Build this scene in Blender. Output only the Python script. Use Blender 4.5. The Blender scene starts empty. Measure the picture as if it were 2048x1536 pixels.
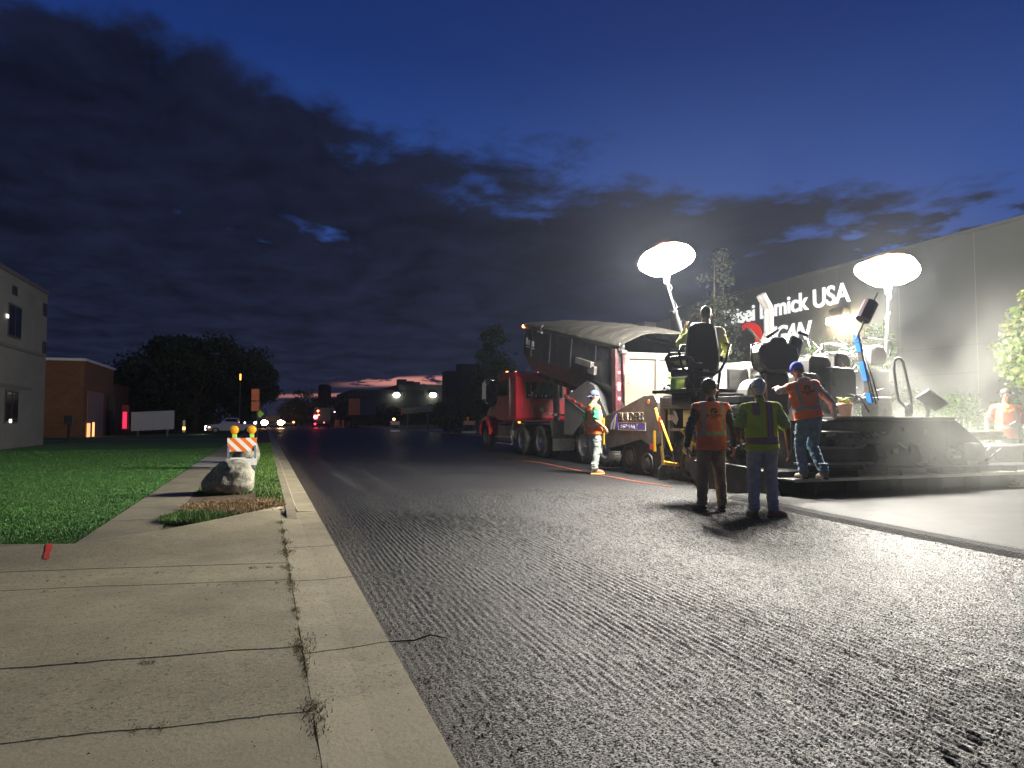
import bpy, bmesh, math, random
from mathutils import Vector, Matrix, noise, bvhtree
R = math.radians
PI = math.pi
random.seed(7)
sc = bpy.context.scene
COL = sc.collection

# ------------------------------------------------------------------ camera
CAM_H = 1.22
YAW = math.atan(494 / 1420.0)      # the road runs along +Y, the camera looks right of it
PIT = math.atan(70 / 1420.0)
cam_d = bpy.data.cameras.new("camera")
cam = bpy.data.objects.new("camera", cam_d)
COL.objects.link(cam)
cam.location = (0, 0, CAM_H)
cam.rotation_euler = (PI / 2 + PIT, 0, -YAW)
cam_d.sensor_width = 36
cam_d.lens = 36 * 1420 / 2048.0
cam_d.clip_start = 0.05
cam_d.clip_end = 2000
sc.camera = cam

# ------------------------------------------------------------------ exposure and render
sc.view_settings.view_transform = 'Standard'
sc.view_settings.look = 'None'
sc.view_settings.exposure = 0.0
sc.view_settings.gamma = 1.0
try:
    sc.cycles.use_denoising = True
    sc.cycles.volume_step_rate = 3.0
    sc.cycles.volume_max_steps = 96
    sc.cycles.volume_bounces = 0
    sc.cycles.max_bounces = 6
    sc.cycles.diffuse_bounces = 3
    sc.cycles.sample_clamp_indirect = 4.0
except Exception:
    pass

BALLOON = 880.0        # emission of the two balloon work lights


# ------------------------------------------------------------------ dusk sky
def build_world():
    w = bpy.data.worlds.new("World")
    sc.world = w
    w.use_nodes = True
    nt = w.node_tree
    N, L = nt.nodes, nt.links
    N.clear()

    def node(t, **k):
        n = N.new(t)
        for a, b in k.items():
            setattr(n, a, b)
        return n

    def mth(op, a, b=None, c=None, clamp=False):
        n = node('ShaderNodeMath', operation=op, use_clamp=clamp)
        for i, v in enumerate((a, b, c)):
            if v is None:
                continue
            if isinstance(v, (int, float)):
                n.inputs[i].default_value = v
            else:
                L.new(v, n.inputs[i])
        return n.outputs[0]

    def rng(v, a, b, c=0, d=1, smooth=True):
        n = node('ShaderNodeMapRange')
        n.interpolation_type = 'SMOOTHSTEP' if smooth else 'LINEAR'
        L.new(v, n.inputs[0])
        for i, q in enumerate((a, b, c, d)):
            n.inputs[i + 1].default_value = q
        return n.outputs[0]

    tc = node('ShaderNodeTexCoord')
    sep = node('ShaderNodeSeparateXYZ')
    L.new(tc.outputs['Generated'], sep.inputs[0])
    x, y, z = sep.outputs
    den = mth('MAXIMUM', mth('ADD', z, 0.10), 0.03)
    comb = node('ShaderNodeCombineXYZ')
    L.new(mth('DIVIDE', x, den), comb.inputs[0])
    L.new(mth('DIVIDE', y, den), comb.inputs[1])

    def nz(scale, detail, rough, off=(0, 0, 0), stretch=(1, 1, 1), dist=0.0):
        m = node('ShaderNodeMapping')
        m.inputs['Location'].default_value = off
        m.inputs['Scale'].default_value = stretch
        L.new(comb.outputs[0], m.inputs[0])
        n = node('ShaderNodeTexNoise')
        n.inputs['Scale'].default_value = scale
        n.inputs['Detail'].default_value = detail
        n.inputs['Roughness'].default_value = rough
        n.inputs['Distortion'].default_value = dist
        L.new(m.outputs[0], n.inputs['Vector'])
        return n.outputs[0]

    ramp = node('ShaderNodeValToRGB')
    e = ramp.color_ramp.elements
    e[0].position = 0.0
    e[0].color = (.030, .036, .095, 1)
    e[1].position = 1.0
    e[1].color = (.004, .010, .05, 1)
    for p, c in ((.12, (.034, .060, .20)), (.26, (.028, .074, .29)), (.34, (.020, .060, .25)), (.46, (.010, .033, .165)), (.60, (.008, .021, .11))):
        q = e.new(p)
        q.color = c + (1,)
    L.new(z, ramp.inputs[0])

    n1 = nz(1.25, 9, .60, (3.1, 1.7, 0), (1, .85, 1), .25)
    n2 = nz(4.0, 7, .62, (8.2, 4.1, 0), (1, .8, 1), .2)
    nn = mth('ADD', mth('MULTIPLY', n1, .72), mth('MULTIPLY', n2, .28))
    # cloud bank edge sinks towards the right
    edge = mth('SUBTRACT', .418, mth('MULTIPLY', x, .165))
    diff = mth('SUBTRACT', edge, z)
    base = mth('MULTIPLY', diff, 7.0)
    base = mth('MINIMUM', base, 1.0)
    cov = mth('ADD', mth('ADD', mth('MULTIPLY', base, 2.4), mth('MULTIPLY', mth('SUBTRACT', nn, .5), 9.5)), .05)
    # a thin rift of blue through the bank
    gz = mth('ABSOLUTE', mth('SUBTRACT', mth('ADD', z, mth('MULTIPLY', x, .22)), .243))
    gap = rng(gz, 0.065, 0.0)
    gap = mth('MULTIPLY', gap, rng(mth('ADD', mth('MULTIPLY', n1, .45), mth('MULTIPLY', n2, .55)), .56, .46))
    gap = mth('MULTIPLY', gap, rng(x, .36, .05))
    cov = mth('SUBTRACT', cov, mth('MULTIPLY', gap, 1.35))
    # broken cloud low on the right and low on the left
    g2 = mth('MULTIPLY', rng(mth('ABSOLUTE', mth('SUBTRACT', z, .20)), .07, .0), rng(x, .48, .72))
    cov = mth('SUBTRACT', cov, mth('MULTIPLY', mth('MULTIPLY', g2, rng(nn, .56, .46)), 1.6))
    g3 = mth('MULTIPLY', rng(mth('ABSOLUTE', mth('SUBTRACT', z, .085)), .035, .0), rng(x, -.1, -.3))
    cov = mth('SUBTRACT', cov, mth('MULTIPLY', mth('MULTIPLY', g3, rng(nn, .56, .46)), 1.1))
    mask = rng(cov, -.1, 1.0)

    cr = node('ShaderNodeValToRGB')
    e = cr.color_ramp.elements
    e[0].position = 0.0
    e[0].color = (.0125, .0160, .035, 1)
    e[1].position = .8
    e[1].color = (.0075, .0095, .023, 1)
    q = e.new(.22)
    q.color = (.0085, .0112, .0255, 1)
    q = e.new(.40)
    q.color = (.0070, .0098, .025, 1)
    L.new(z, cr.inputs[0])
    # clouds are a little uneven
    cv = node('ShaderNodeMix', data_type='RGBA', blend_type='MULTIPLY')
    cv.inputs[0].default_value = 1.0
    vr = node('ShaderNodeValToRGB')
    vr.color_ramp.elements[0].position = .35
    vr.color_ramp.elements[0].color = (.62, .64, .68, 1)
    vr.color_ramp.elements[1].position = .65
    vr.color_ramp.elements[1].color = (1.35, 1.35, 1.5, 1)
    L.new(n2, vr.inputs[0])
    L.new(cr.outputs[0], cv.inputs[6])
    L.new(vr.outputs[0], cv.inputs[7])

    mix = node('ShaderNodeMix', data_type='RGBA')
    L.new(mask, mix.inputs[0])
    L.new(ramp.outputs[0], mix.inputs[6])
    L.new(cv.outputs[2], mix.inputs[7])

    # last pink light in the rifts over the end of the road
    n3 = nz(2.4, 6, .62, (1.3, 2.2, 0), (.9, .55, 1), .2)
    zz = mth('ADD', z, mth('MULTIPLY', x, -.03))
    b1 = rng(mth('ABSOLUTE', mth('SUBTRACT', zz, .047)), .0085, .003)
    b1 = mth('MULTIPLY', b1, mth('MULTIPLY', rng(x, .07, .17), rng(x, .34, .26)))
    b1 = mth('MULTIPLY', b1, rng(n3, .47, .53))
    b2 = rng(mth('ABSOLUTE', mth('SUBTRACT', zz, .030)), .0035, .001)
    b2 = mth('MULTIPLY', b2, mth('MULTIPLY', rng(x, -.06, .05), rng(x, .24, .12)))
    pk = mth('ADD', b1, mth('MULTIPLY', b2, .6), clamp=True)
    mix2 = node('ShaderNodeMix', data_type='RGBA')
    L.new(pk, mix2.inputs[0])
    L.new(mix.outputs[2], mix2.inputs[6])
    mix2.inputs[7].default_value = (.62, .25, .21, 1)

    bg = node('ShaderNodeBackground')
    bg.inputs[1].default_value = 1.0
    L.new(mix2.outputs[2], bg.inputs[0])
    out = node('ShaderNodeOutputWorld')
    L.new(bg.outputs[0], out.inputs[0])


build_world()

# ------------------------------------------------------------------ pixel of the photograph -> point of the place
_F = Vector((math.sin(YAW) * math.cos(PIT), math.cos(YAW) * math.cos(PIT), math.sin(PIT)))
_R = Vector((math.cos(YAW), -math.sin(YAW), 0))
_U = _R.cross(_F)


def _ray(u, v):
    return _F + _R * ((u - 1024) / 1420.0) + _U * ((768 - v) / 1420.0)


def GP(u, v, z=0.0):
    d = _ray(u, v)
    return Vector((0, 0, CAM_H)) + d * ((z - CAM_H) / d.z)


def PY(u, v, y):
    d = _ray(u, v)
    return Vector((0, 0, CAM_H)) + d * (y / d.y)


def PX(u, v, x):
    d = _ray(u, v)
    return Vector((0, 0, CAM_H)) + d * (x / d.x)


# ------------------------------------------------------------------ materials
def mat(name, col, rough=.6, metal=0.0, var=0.0, vscale=8.0, bump=0.0, bscale=60.0, spec=.5, emit=None, estr=0.0,
        dirt=None, dscale=2.5, damt=.5, alpha=None, trans=0.0):
    m = bpy.data.materials.new(name)
    m.use_nodes = True
    nt = m.node_tree
    N, L = nt.nodes, nt.links
    b = N['Principled BSDF']
    b.inputs['Base Color'].default_value = (*col, 1)
    b.inputs['Roughness'].default_value = rough
    b.inputs['Metallic'].default_value = metal
    b.inputs['Specular IOR Level'].default_value = spec
    if trans:
        b.inputs['Transmission Weight'].default_value = trans
    if emit:
        b.inputs['Emission Color'].default_value = (*emit, 1)
        b.inputs['Emission Strength'].default_value = estr
    tc = N.new('ShaderNodeTexCoord')
    csock = None
    if var > 0:
        n = N.new('ShaderNodeTexNoise')
        n.inputs['Scale'].default_value = vscale
        n.inputs['Detail'].default_value = 6
        n.inputs['Roughness'].default_value = .65
        L.new(tc.outputs['Object'], n.inputs['Vector'])
        r = N.new('ShaderNodeValToRGB')
        r.color_ramp.elements[0].position = .3
        r.color_ramp.elements[1].position = .7
        r.color_ramp.elements[0].color = (*[c * (1 - var) for c in col], 1)
        r.color_ramp.elements[1].color = (*[min(1, c * (1 + var)) for c in col], 1)
        L.new(n.outputs[0], r.inputs[0])
        csock = r.outputs[0]
    if dirt:
        n = N.new('ShaderNodeTexNoise')
        n.inputs['Scale'].default_value = dscale
        n.inputs['Detail'].default_value = 9
        n.inputs['Roughness'].default_value = .7
        L.new(tc.outputs['Object'], n.inputs['Vector'])
        r = N.new('ShaderNodeMapRange')
        r.inputs[1].default_value = .62 - damt * .25
        r.inputs[2].default_value = .72
        L.new(n.outputs[0], r.inputs[0])
        mx = N.new('ShaderNodeMix')
        mx.data_type = 'RGBA'
        L.new(r.outputs[0], mx.inputs[0])
        if csock:
            L.new(csock, mx.inputs[6])
        else:
            mx.inputs[6].default_value = (*col, 1)
        mx.inputs[7].default_value = (*dirt, 1)
        csock = mx.outputs[2]
    if csock:
        L.new(csock, b.inputs['Base Color'])
    if bump > 0:
        n = N.new('ShaderNodeTexNoise')
        n.inputs['Scale'].default_value = bscale
        n.inputs['Detail'].default_value = 5
        L.new(tc.outputs['Object'], n.inputs['Vector'])
        bp = N.new('ShaderNodeBump')
        bp.inputs['Strength'].default_value = 1.0
        bp.inputs['Distance'].default_value = bump
        L.new(n.outputs[0], bp.inputs['Height'])
        L.new(bp.outputs[0], b.inputs['Normal'])
    return m


def emis(name, col, s):
    m = bpy.data.materials.new(name)
    m.use_nodes = True
    nt = m.node_tree
    b = nt.nodes['Principled BSDF']
    b.inputs['Base Color'].default_value = (*col, 1)
    b.inputs['Emission Color'].default_value = (*col, 1)
    b.inputs['Emission Strength'].default_value = s
    return m


M = {}
M['black_metal'] = mat('black painted metal', (.018, .018, .020), .45, 0, .3, 5, .0008, 90, dirt=(.06, .055, .05), damt=.5)
M['black_plastic'] = mat('black plastic', (.014, .014, .016), .5, 0, .2, 9, .0006, 180)
M['seat_vinyl'] = mat('black seat vinyl', (.010, .010, .013), .42, 0, .2, 6, .001, 120)
M['dark_grey'] = mat('dark grey paint', (.03, .03, .033), .5, 0, .25, 4, .0008, 80, dirt=(.05, .045, .04), damt=.6)
M['hopper_paint'] = mat('worn charcoal hopper paint', (.05, .048, .047), .55, 0, .3, 3, .001, 60, dirt=(.11, .10, .085), dscale=4, damt=.7)
M['grey_paint'] = mat('pale grey machine paint', (.14, .14, .145), .45, .1, .12, 3, .0006, 60, dirt=(.12, .11, .09), damt=.5)
M['steel'] = mat('worn steel', (.16, .16, .165), .35, .85, .25, 6, .0008, 80)
M['dull_steel'] = mat('dull dark steel', (.16, .155, .15), .5, .6, .3, 6, .001, 60)
M['chrome'] = mat('polished steel', (.75, .75, .77), .16, 1.0, .08, 4)
M['alu'] = mat('bare aluminium', (.42, .41, .39), .34, .75, .12, 3, .0006, 40, dirt=(.22, .20, .17), damt=.45)
M['cream'] = mat('dusty cream tailgate paint', (.07, .066, .050), .5, 0, .12, 2.5, .0008, 40, dirt=(.12, .105, .08), dscale=3, damt=.7)
M['cream_panel'] = mat('scratched cream inner panel', (.062, .058, .044), .5, 0, .15, 3, .001, 40, dirt=(.10, .09, .07), dscale=5, damt=.8)
M['red_paint'] = mat('deep red truck paint', (.34, .006, .017), .25, 0, .1, 3, dirt=(.13, .012, .018), dscale=1.5, damt=.3)
M['bed_paint'] = mat('dark dump body paint', (.022, .022, .030), .35, .1, .3, 3, .0008, 40, dirt=(.07, .06, .055), dscale=3, damt=.5)
M['maroon'] = mat('maroon frame paint', (.045, .010, .014), .45, 0, .2, 5, dirt=(.07, .05, .045), damt=.6)
M['glass'] = mat('dark window glass', (.010, .012, .015), .08, 0, spec=.8)
M['tyre'] = mat('dusty black rubber', (.026, .025, .025), .8, 0, .3, 14, .002, 90, dirt=(.085, .08, .07), dscale=8, damt=.6)
M['tarp'] = mat('weathered grey mesh tarp', (.10, .095, .083), .85, 0, .3, 3, .006, 60, dirt=(.09, .082, .07), dscale=3, damt=.6)
M['yellow'] = mat('yellow paint', (.78, .44, .02), .5, 0, .12, 8, dirt=(.25, .15, .03), damt=.4)
M['wood'] = mat('raw wood', (.46, .30, .15), .7, 0, .25, 20, .001, 60)
M['plank'] = mat('pale pine plank', (.66, .56, .40), .75, 0, .15, 12, .001, 80)
M['red'] = mat('red paint', (.60, .03, .03), .5, 0, .1, 6)
M['white_paint'] = mat('white paint', (.78, .78, .76), .5, 0, .06, 5, dirt=(.5, .48, .42), damt=.35)
M['blue_paint'] = mat('bright blue paint', (.03, .22, .78), .45, 0, .1, 8, dirt=(.2, .25, .3), damt=.3)
M['green'] = mat('green jug plastic', (.20, .42, .05), .5, 0, .15, 8)
M['cyan'] = mat('turquoise cloth', (.03, .42, .55), .8, 0, .2, 12, .002, 60)
M['orange_sign'] = mat('orange sign sheeting', (.85, .20, .08), .55, 0, .2, 6, dirt=(.35, .12, .07), dscale=5, damt=.4)
M['terracotta'] = mat('pale terracotta', (.62, .38, .28), .75, 0, .12, 6, .001, 60)
M['galv'] = mat('galvanised steel', (.20, .24, .30), .5, .4, .2, 20)
M['amber'] = mat('amber lens', (.95, .38, .02), .25, 0, .1, 30, emit=(1, .38, .02), estr=.06)
M['lime'] = mat('lime plastic', (.42, .75, .10), .5)
M['kraft'] = mat('tan board', (.62, .42, .18), .8, 0, .15, 6)
M['vest_black'] = mat('black print', (.012, .012, .014), .7)


# ------------------------------------------------------------------ objects
def tag(o, label=None, cat=None, group=None, kind=None):
    if label:
        o['label'] = label
    if cat:
        o['category'] = cat
    if group:
        o['group'] = group
    if kind:
        o['kind'] = kind
    return o


def thing(name, loc, label, cat, rz=0.0, group=None):
    o = bpy.data.objects.new(name, None)
    COL.objects.link(o)
    o.location = loc
    o.rotation_euler = (0, 0, rz)
    o.empty_display_size = .2
    return tag(o, label, cat, group)


def worldm(o):
    m = Matrix.LocRotScale(o.location, o.rotation_euler, o.scale)
    return worldm(o.parent) @ m if o.parent else m


class MB:
    """collects primitive shapes into one mesh"""

    def __init__(s):
        s.bm = bmesh.new()
        s.mi = 0

    def _fin(s, vs):
        for f in {f for v in vs for f in v.link_faces}:
            f.material_index = s.mi
        return vs

    def box(s, c, d, rot=None, taper=None):
        r = bmesh.ops.create_cube(s.bm, size=1)['verts']
        Mx = (rot.to_matrix() if hasattr(rot, 'to_matrix') else rot) if rot is not None else None
        for v in r:
            p = Vector((v.co.x * d[0], v.co.y * d[1], v.co.z * d[2]))
            if taper and v.co.z > 0:
                p.x *= taper[0]
                p.y *= taper[1]
            if Mx is not None:
                p = Mx @ p
            v.co = p + Vector(c)
        return s._fin(r)

    def span(s, a, b, rot=None):
        a, b = Vector(a), Vector(b)
        return s.box((a + b) / 2, [abs(q) for q in (b - a)], rot)

    def cyl(s, p, q, r, r2=None, n=16, caps=True):
        p, q = Vector(p), Vector(q)
        d = q - p
        res = bmesh.ops.create_cone(s.bm, cap_ends=caps, segments=n, radius1=r, radius2=r if r2 is None else r2, depth=d.length)['verts']
        rot = d.to_track_quat('Z', 'Y').to_matrix().to_4x4()
        bmesh.ops.transform(s.bm, matrix=Matrix.Translation((p + q) / 2) @ rot, verts=res)
        return s._fin(res)

    def ball(s, c, r, seg=16, rot=None):
        if isinstance(r, (int, float)):
            r = (r, r, r)
        res = bmesh.ops.create_uvsphere(s.bm, u_segments=seg, v_segments=max(6, seg * 2 // 3), radius=1)['verts']
        m = Matrix.Translation(c) @ (rot.to_matrix().to_4x4() if rot is not None else Matrix()) @ Matrix.Diagonal((*r, 1))
        bmesh.ops.transform(s.bm, matrix=m, verts=res)
        return s._fin(res)

    def tube(s, pts, r, n=8, close=False, radii=None):
        pts = [Vector(p) for p in pts]
        rings = []
        up = Vector((0, 0, 1))
        prev = None
        for i, p in enumerate(pts):
            if close:
                d = pts[(i + 1) % len(pts)] - pts[i - 1]
            else:
                d = pts[min(i + 1, len(pts) - 1)] - pts[max(i - 1, 0)]
            d.normalize()
            if prev is None:
                a = d.cross(up)
                if a.length < .05:
                    a = d.cross(Vector((1, 0, 0)))
            else:
                a = prev - d * prev.dot(d)
                if a.length < .01:
                    a = d.cross(up)
            a.normalize()
            prev = a
            b = d.cross(a)
            rr = radii[i] if radii else r
            rings.append([s.bm.verts.new(p + (a * math.cos(t) + b * math.sin(t)) * rr) for t in [2 * PI * k / n for k in range(n)]])
        m = len(rings)
        for i in range(m if close else m - 1):
            A, B = rings[i], rings[(i + 1) % m]
            for k in range(n):
                f = s.bm.faces.new((A[k], A[(k + 1) % n], B[(k + 1) % n], B[k]))
                f.material_index = s.mi
                f.smooth = True
        if not close:
            for ring in (rings[0][::-1], rings[-1]):
                s.bm.faces.new(ring).material_index = s.mi
        return [v for q in rings for v in q]

    def prism(s, poly, lo, hi, axis='x'):
        """poly of 2D points extruded along an axis: x -> (y,z), y -> (x,z), z -> (x,y)"""
        def mk(a, b, h):
            return {'x': (h, a, b), 'y': (a, h, b), 'z': (a, b, h)}[axis]
        A = [s.bm.verts.new(mk(a, b, lo)) for a, b in poly]
        B = [s.bm.verts.new(mk(a, b, hi)) for a, b in poly]
        n = len(poly)
        fs = [s.bm.faces.new(A[::-1]), s.bm.faces.new(B)]
        for k in range(n):
            fs.append(s.bm.faces.new((A[k], A[(k + 1) % n], B[(k + 1) % n], B[k])))
        for f in fs:
            f.material_index = s.mi
        return A + B

    def lathe(s, prof, c=(0, 0, 0), axis='z', n=24, caps=True):
        rings = []
        c = Vector(c)
        for r, h in prof:
            ring = []
            for k in range(n):
                t = 2 * PI * k / n
                a, b = r * math.cos(t), r * math.sin(t)
                ring.append(s.bm.verts.new(c + Vector({'z': (a, b, h), 'x': (h, a, b), 'y': (a, h, b)}[axis])))
            rings.append(ring)
        for i in range(len(rings) - 1):
            for k in range(n):
                f = s.bm.faces.new((rings[i][k], rings[i][(k + 1) % n], rings[i + 1][(k + 1) % n], rings[i + 1][k]))
                f.material_index = s.mi
                f.smooth = True
        for ring in ((rings[0][::-1], rings[-1]) if caps else ()):
            s.bm.faces.new(ring).material_index = s.mi
        return [v for q in rings for v in q]

    def build_each(s, name, m, parent=None, **k):
        """one object per connected piece"""
        left = set(s.bm.verts)
        groups = []
        while left:
            st = [left.pop()]
            g = set(st)
            while st:
                v = st.pop()
                for e in v.link_edges:
                    w = e.other_vert(v)
                    if w not in g:
                        g.add(w)
                        left.discard(w)
                        st.append(w)
            groups.append(g)
        out = []
        for g in groups:
            q = MB()
            mp = {v: q.bm.verts.new(v.co) for v in g}
            for f in s.bm.faces:
                if f.verts[0] in g:
                    nf = q.bm.faces.new([mp[v] for v in f.verts])
                    nf.smooth = f.smooth
            out.append(q.build(name, m, parent, **k))
        s.bm.free()
        return out

    def build(s, name, m, parent=None, world=True, bevel=0.0, smooth=False, label=None, sub=0):
        bmesh.ops.recalc_face_normals(s.bm, faces=s.bm.faces)
        if parent is not None and world:
            bmesh.ops.transform(s.bm, matrix=worldm(parent).inverted(), verts=s.bm.verts)
        if smooth:
            for f in s.bm.faces:
                f.smooth = True
        me = bpy.data.meshes.new(name)
        s.bm.to_mesh(me)
        s.bm.free()
        for q in (m if isinstance(m, (list, tuple)) else [m]):
            me.materials.append(q)
        o = bpy.data.objects.new(name, me)
        COL.objects.link(o)
        if parent is not None:
            o.parent = parent
        if bevel:
            b = o.modifiers.new('bevel', 'BEVEL')
            b.width = bevel
            b.segments = 2
            b.limit_method = 'ANGLE'
            b.angle_limit = R(35)
        if label:
            o['label'] = label
        return o


def rot_to(a, b):
    return (Vector(b) - Vector(a)).to_track_quat('Z', 'Y')


def beam(mb, p, q, w, h=None):
    p, q = Vector(p), Vector(q)
    mb.box((p + q) / 2, (w, h or w, (q - p).length), (q - p).to_track_quat('Z', 'Y'))


def text_mesh(txt, size, bold=0.0, depth=.004, shear=0.0, align='LEFT', spacing=1.0):
    cu = bpy.data.curves.new('lettering', 'FONT')
    cu.body = txt
    cu.size = size
    cu.offset = bold
    cu.extrude = depth
    cu.shear = shear
    cu.align_x = align
    cu.space_character = spacing
    o = bpy.data.objects.new('lettering', cu)
    COL.objects.link(o)
    dg = bpy.context.evaluated_depsgraph_get()
    me = bpy.data.meshes.new_from_object(o.evaluated_get(dg))
    bpy.data.objects.remove(o)
    bpy.data.curves.remove(cu)
    return me


def text_obj(name, txt, size, m, parent, wm, bold=0.0, depth=.004, shear=0.0, align='LEFT', spacing=1.0, label=None):
    """wm: world matrix that takes the text's x (reading) and y (up) to the surface"""
    me = text_mesh(txt, size, bold, depth, shear, align, spacing)
    me.transform((worldm(parent).inverted() if parent else Matrix()) @ wm)
    me.materials.clear()
    me.materials.append(m)
    me.name = name
    o = bpy.data.objects.new(name, me)
    COL.objects.link(o)
    o.parent = parent
    if label:
        o['label'] = label
    return o


def frame(origin, xdir, updir):
    x = Vector(xdir).normalized()
    u = Vector(updir)
    z = x.cross(u).normalized()
    y = z.cross(x)
    m = Matrix((x, y, z)).transposed().to_4x4()
    m.translation = Vector(origin)
    return m


def copy_tree(o, parent=None):
    c = o.copy()
    COL.objects.link(c)
    if parent is not None:
        c.parent = parent
    for ch in [q for q in bpy.data.objects if q.parent == o]:
        copy_tree(ch, c)
    return c


# ================================================================== THE SETTING
def struct(o, label=None):
    o['kind'] = 'structure'
    if label:
        o['label'] = label
    return o


def nodes_of(m):
    nt = m.node_tree
    N, L = nt.nodes, nt.links

    def mth(op, a, b=None, clamp=False):
        n = N.new('ShaderNodeMath')
        n.operation = op
        n.use_clamp = clamp
        for i, v in enumerate((a, b)):
            if v is None:
                continue
            if isinstance(v, (int, float)):
                n.inputs[i].default_value = v
            else:
                L.new(v, n.inputs[i])
        return n.outputs[0]

    def rng(v, a, b, c=0, d=1):
        n = N.new('ShaderNodeMapRange')
        L.new(v, n.inputs[0])
        for i, q in enumerate((a, b, c, d)):
            n.inputs[i + 1].default_value = q
        return n.outputs[0]

    def nz(vec, scale, detail=5, rough=.6):
        n = N.new('ShaderNodeTexNoise')
        n.inputs['Scale'].default_value = scale
        n.inputs['Detail'].default_value = detail
        n.inputs['Roughness'].default_value = rough
        L.new(vec, n.inputs['Vector'])
        return n.outputs[0]

    def mix(fac, a, b):
        n = N.new('ShaderNodeMix')
        n.data_type = 'RGBA'
        if isinstance(fac, (int, float)):
            n.inputs[0].default_value = fac
        else:
            L.new(fac, n.inputs[0])
        for i, v in ((6, a), (7, b)):
            if isinstance(v, tuple):
                n.inputs[i].default_value = (*v, 1)
            else:
                L.new(v, n.inputs[i])
        return n.outputs[2]

    tc = N.new('ShaderNodeTexCoord').outputs['Object']
    sp = N.new('ShaderNodeSeparateXYZ')
    L.new(tc, sp.inputs[0])
    return nt, N, L, mth, rng, nz, mix, tc, sp.outputs


def mat_concrete(name, col, joints=(), jx=None, edge=None, speck=.5):
    """joints: (y0, slope, halfwidth); edge: (y0, slope) of a shadow, light on its near side is painted paler into the slabs"""
    m = bpy.data.materials.new(name)
    m.use_nodes = True
    nt, N, L, mth, rng, nz, mix, tc, (x, y, z) = nodes_of(m)
    b = N['Principled BSDF']
    b.inputs['Roughness'].default_value = .85
    n1 = nz(tc, 1.6, 7, .65)
    n2 = nz(tc, 38, 4, .75)
    n3 = nz(tc, 105, 2, .6)
    c = mix(rng(n1, .3, .7), tuple(q * .78 for q in col), tuple(q * 1.14 for q in col))
    c = mix(mth('MULTIPLY', rng(n2, .52, .62), min(1, speck * 1.5)), c, tuple(q * .42 for q in col))
    c = mix(mth('MULTIPLY', rng(n3, .54, .62), .7), c, tuple(min(1, q * 1.45) for q in col))
    # old stains and scattered crumbs
    n4 = nz(tc, .7, 9, .75)
    c = mix(mth('MULTIPLY', rng(n4, .48, .64), .55), c, tuple(q * .45 for q in (col[0], col[1], col[2] * 1.05)))
    vo = N.new('ShaderNodeTexVoronoi')
    vo.inputs['Scale'].default_value = 9
    L.new(tc, vo.inputs['Vector'])
    vc = rng(vo.outputs['Distance'], .085, .05)
    c = mix(mth('MULTIPLY', vc, rng(n1, .45, .6)), c, (.035, .032, .02))
    wob = mth('MULTIPLY', mth('SUBTRACT', nz(tc, 2.2, 8, .7), .5), .09)
    h = mth('MULTIPLY', n2, .0025)
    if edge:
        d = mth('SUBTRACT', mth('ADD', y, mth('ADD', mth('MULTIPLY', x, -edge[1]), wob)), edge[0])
        c = mix(mth('MULTIPLY', rng(d, .05, -.05), .5), c, tuple(min(1, q * 1.35) for q in col))  # light past the shadow edge is painted into the concrete colour
    for (y0, sl, hw) in joints:
        d = mth('ABSOLUTE', mth('SUBTRACT', mth('ADD', y, mth('ADD', mth('MULTIPLY', x, -sl), wob)), y0))
        k = rng(d, hw * 1.6, hw * .5)
        c = mix(mth('MULTIPLY', k, .93), c, (.012, .010, .006))
        h = mth('SUBTRACT', h, mth('MULTIPLY', k, .02))
    L.new(c, b.inputs['Base Color'])
    bp = N.new('ShaderNodeBump')
    bp.inputs['Distance'].default_value = 1.0
    L.new(h, bp.inputs['Height'])
    L.new(bp.outputs[0], b.inputs['Normal'])
    return m


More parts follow.
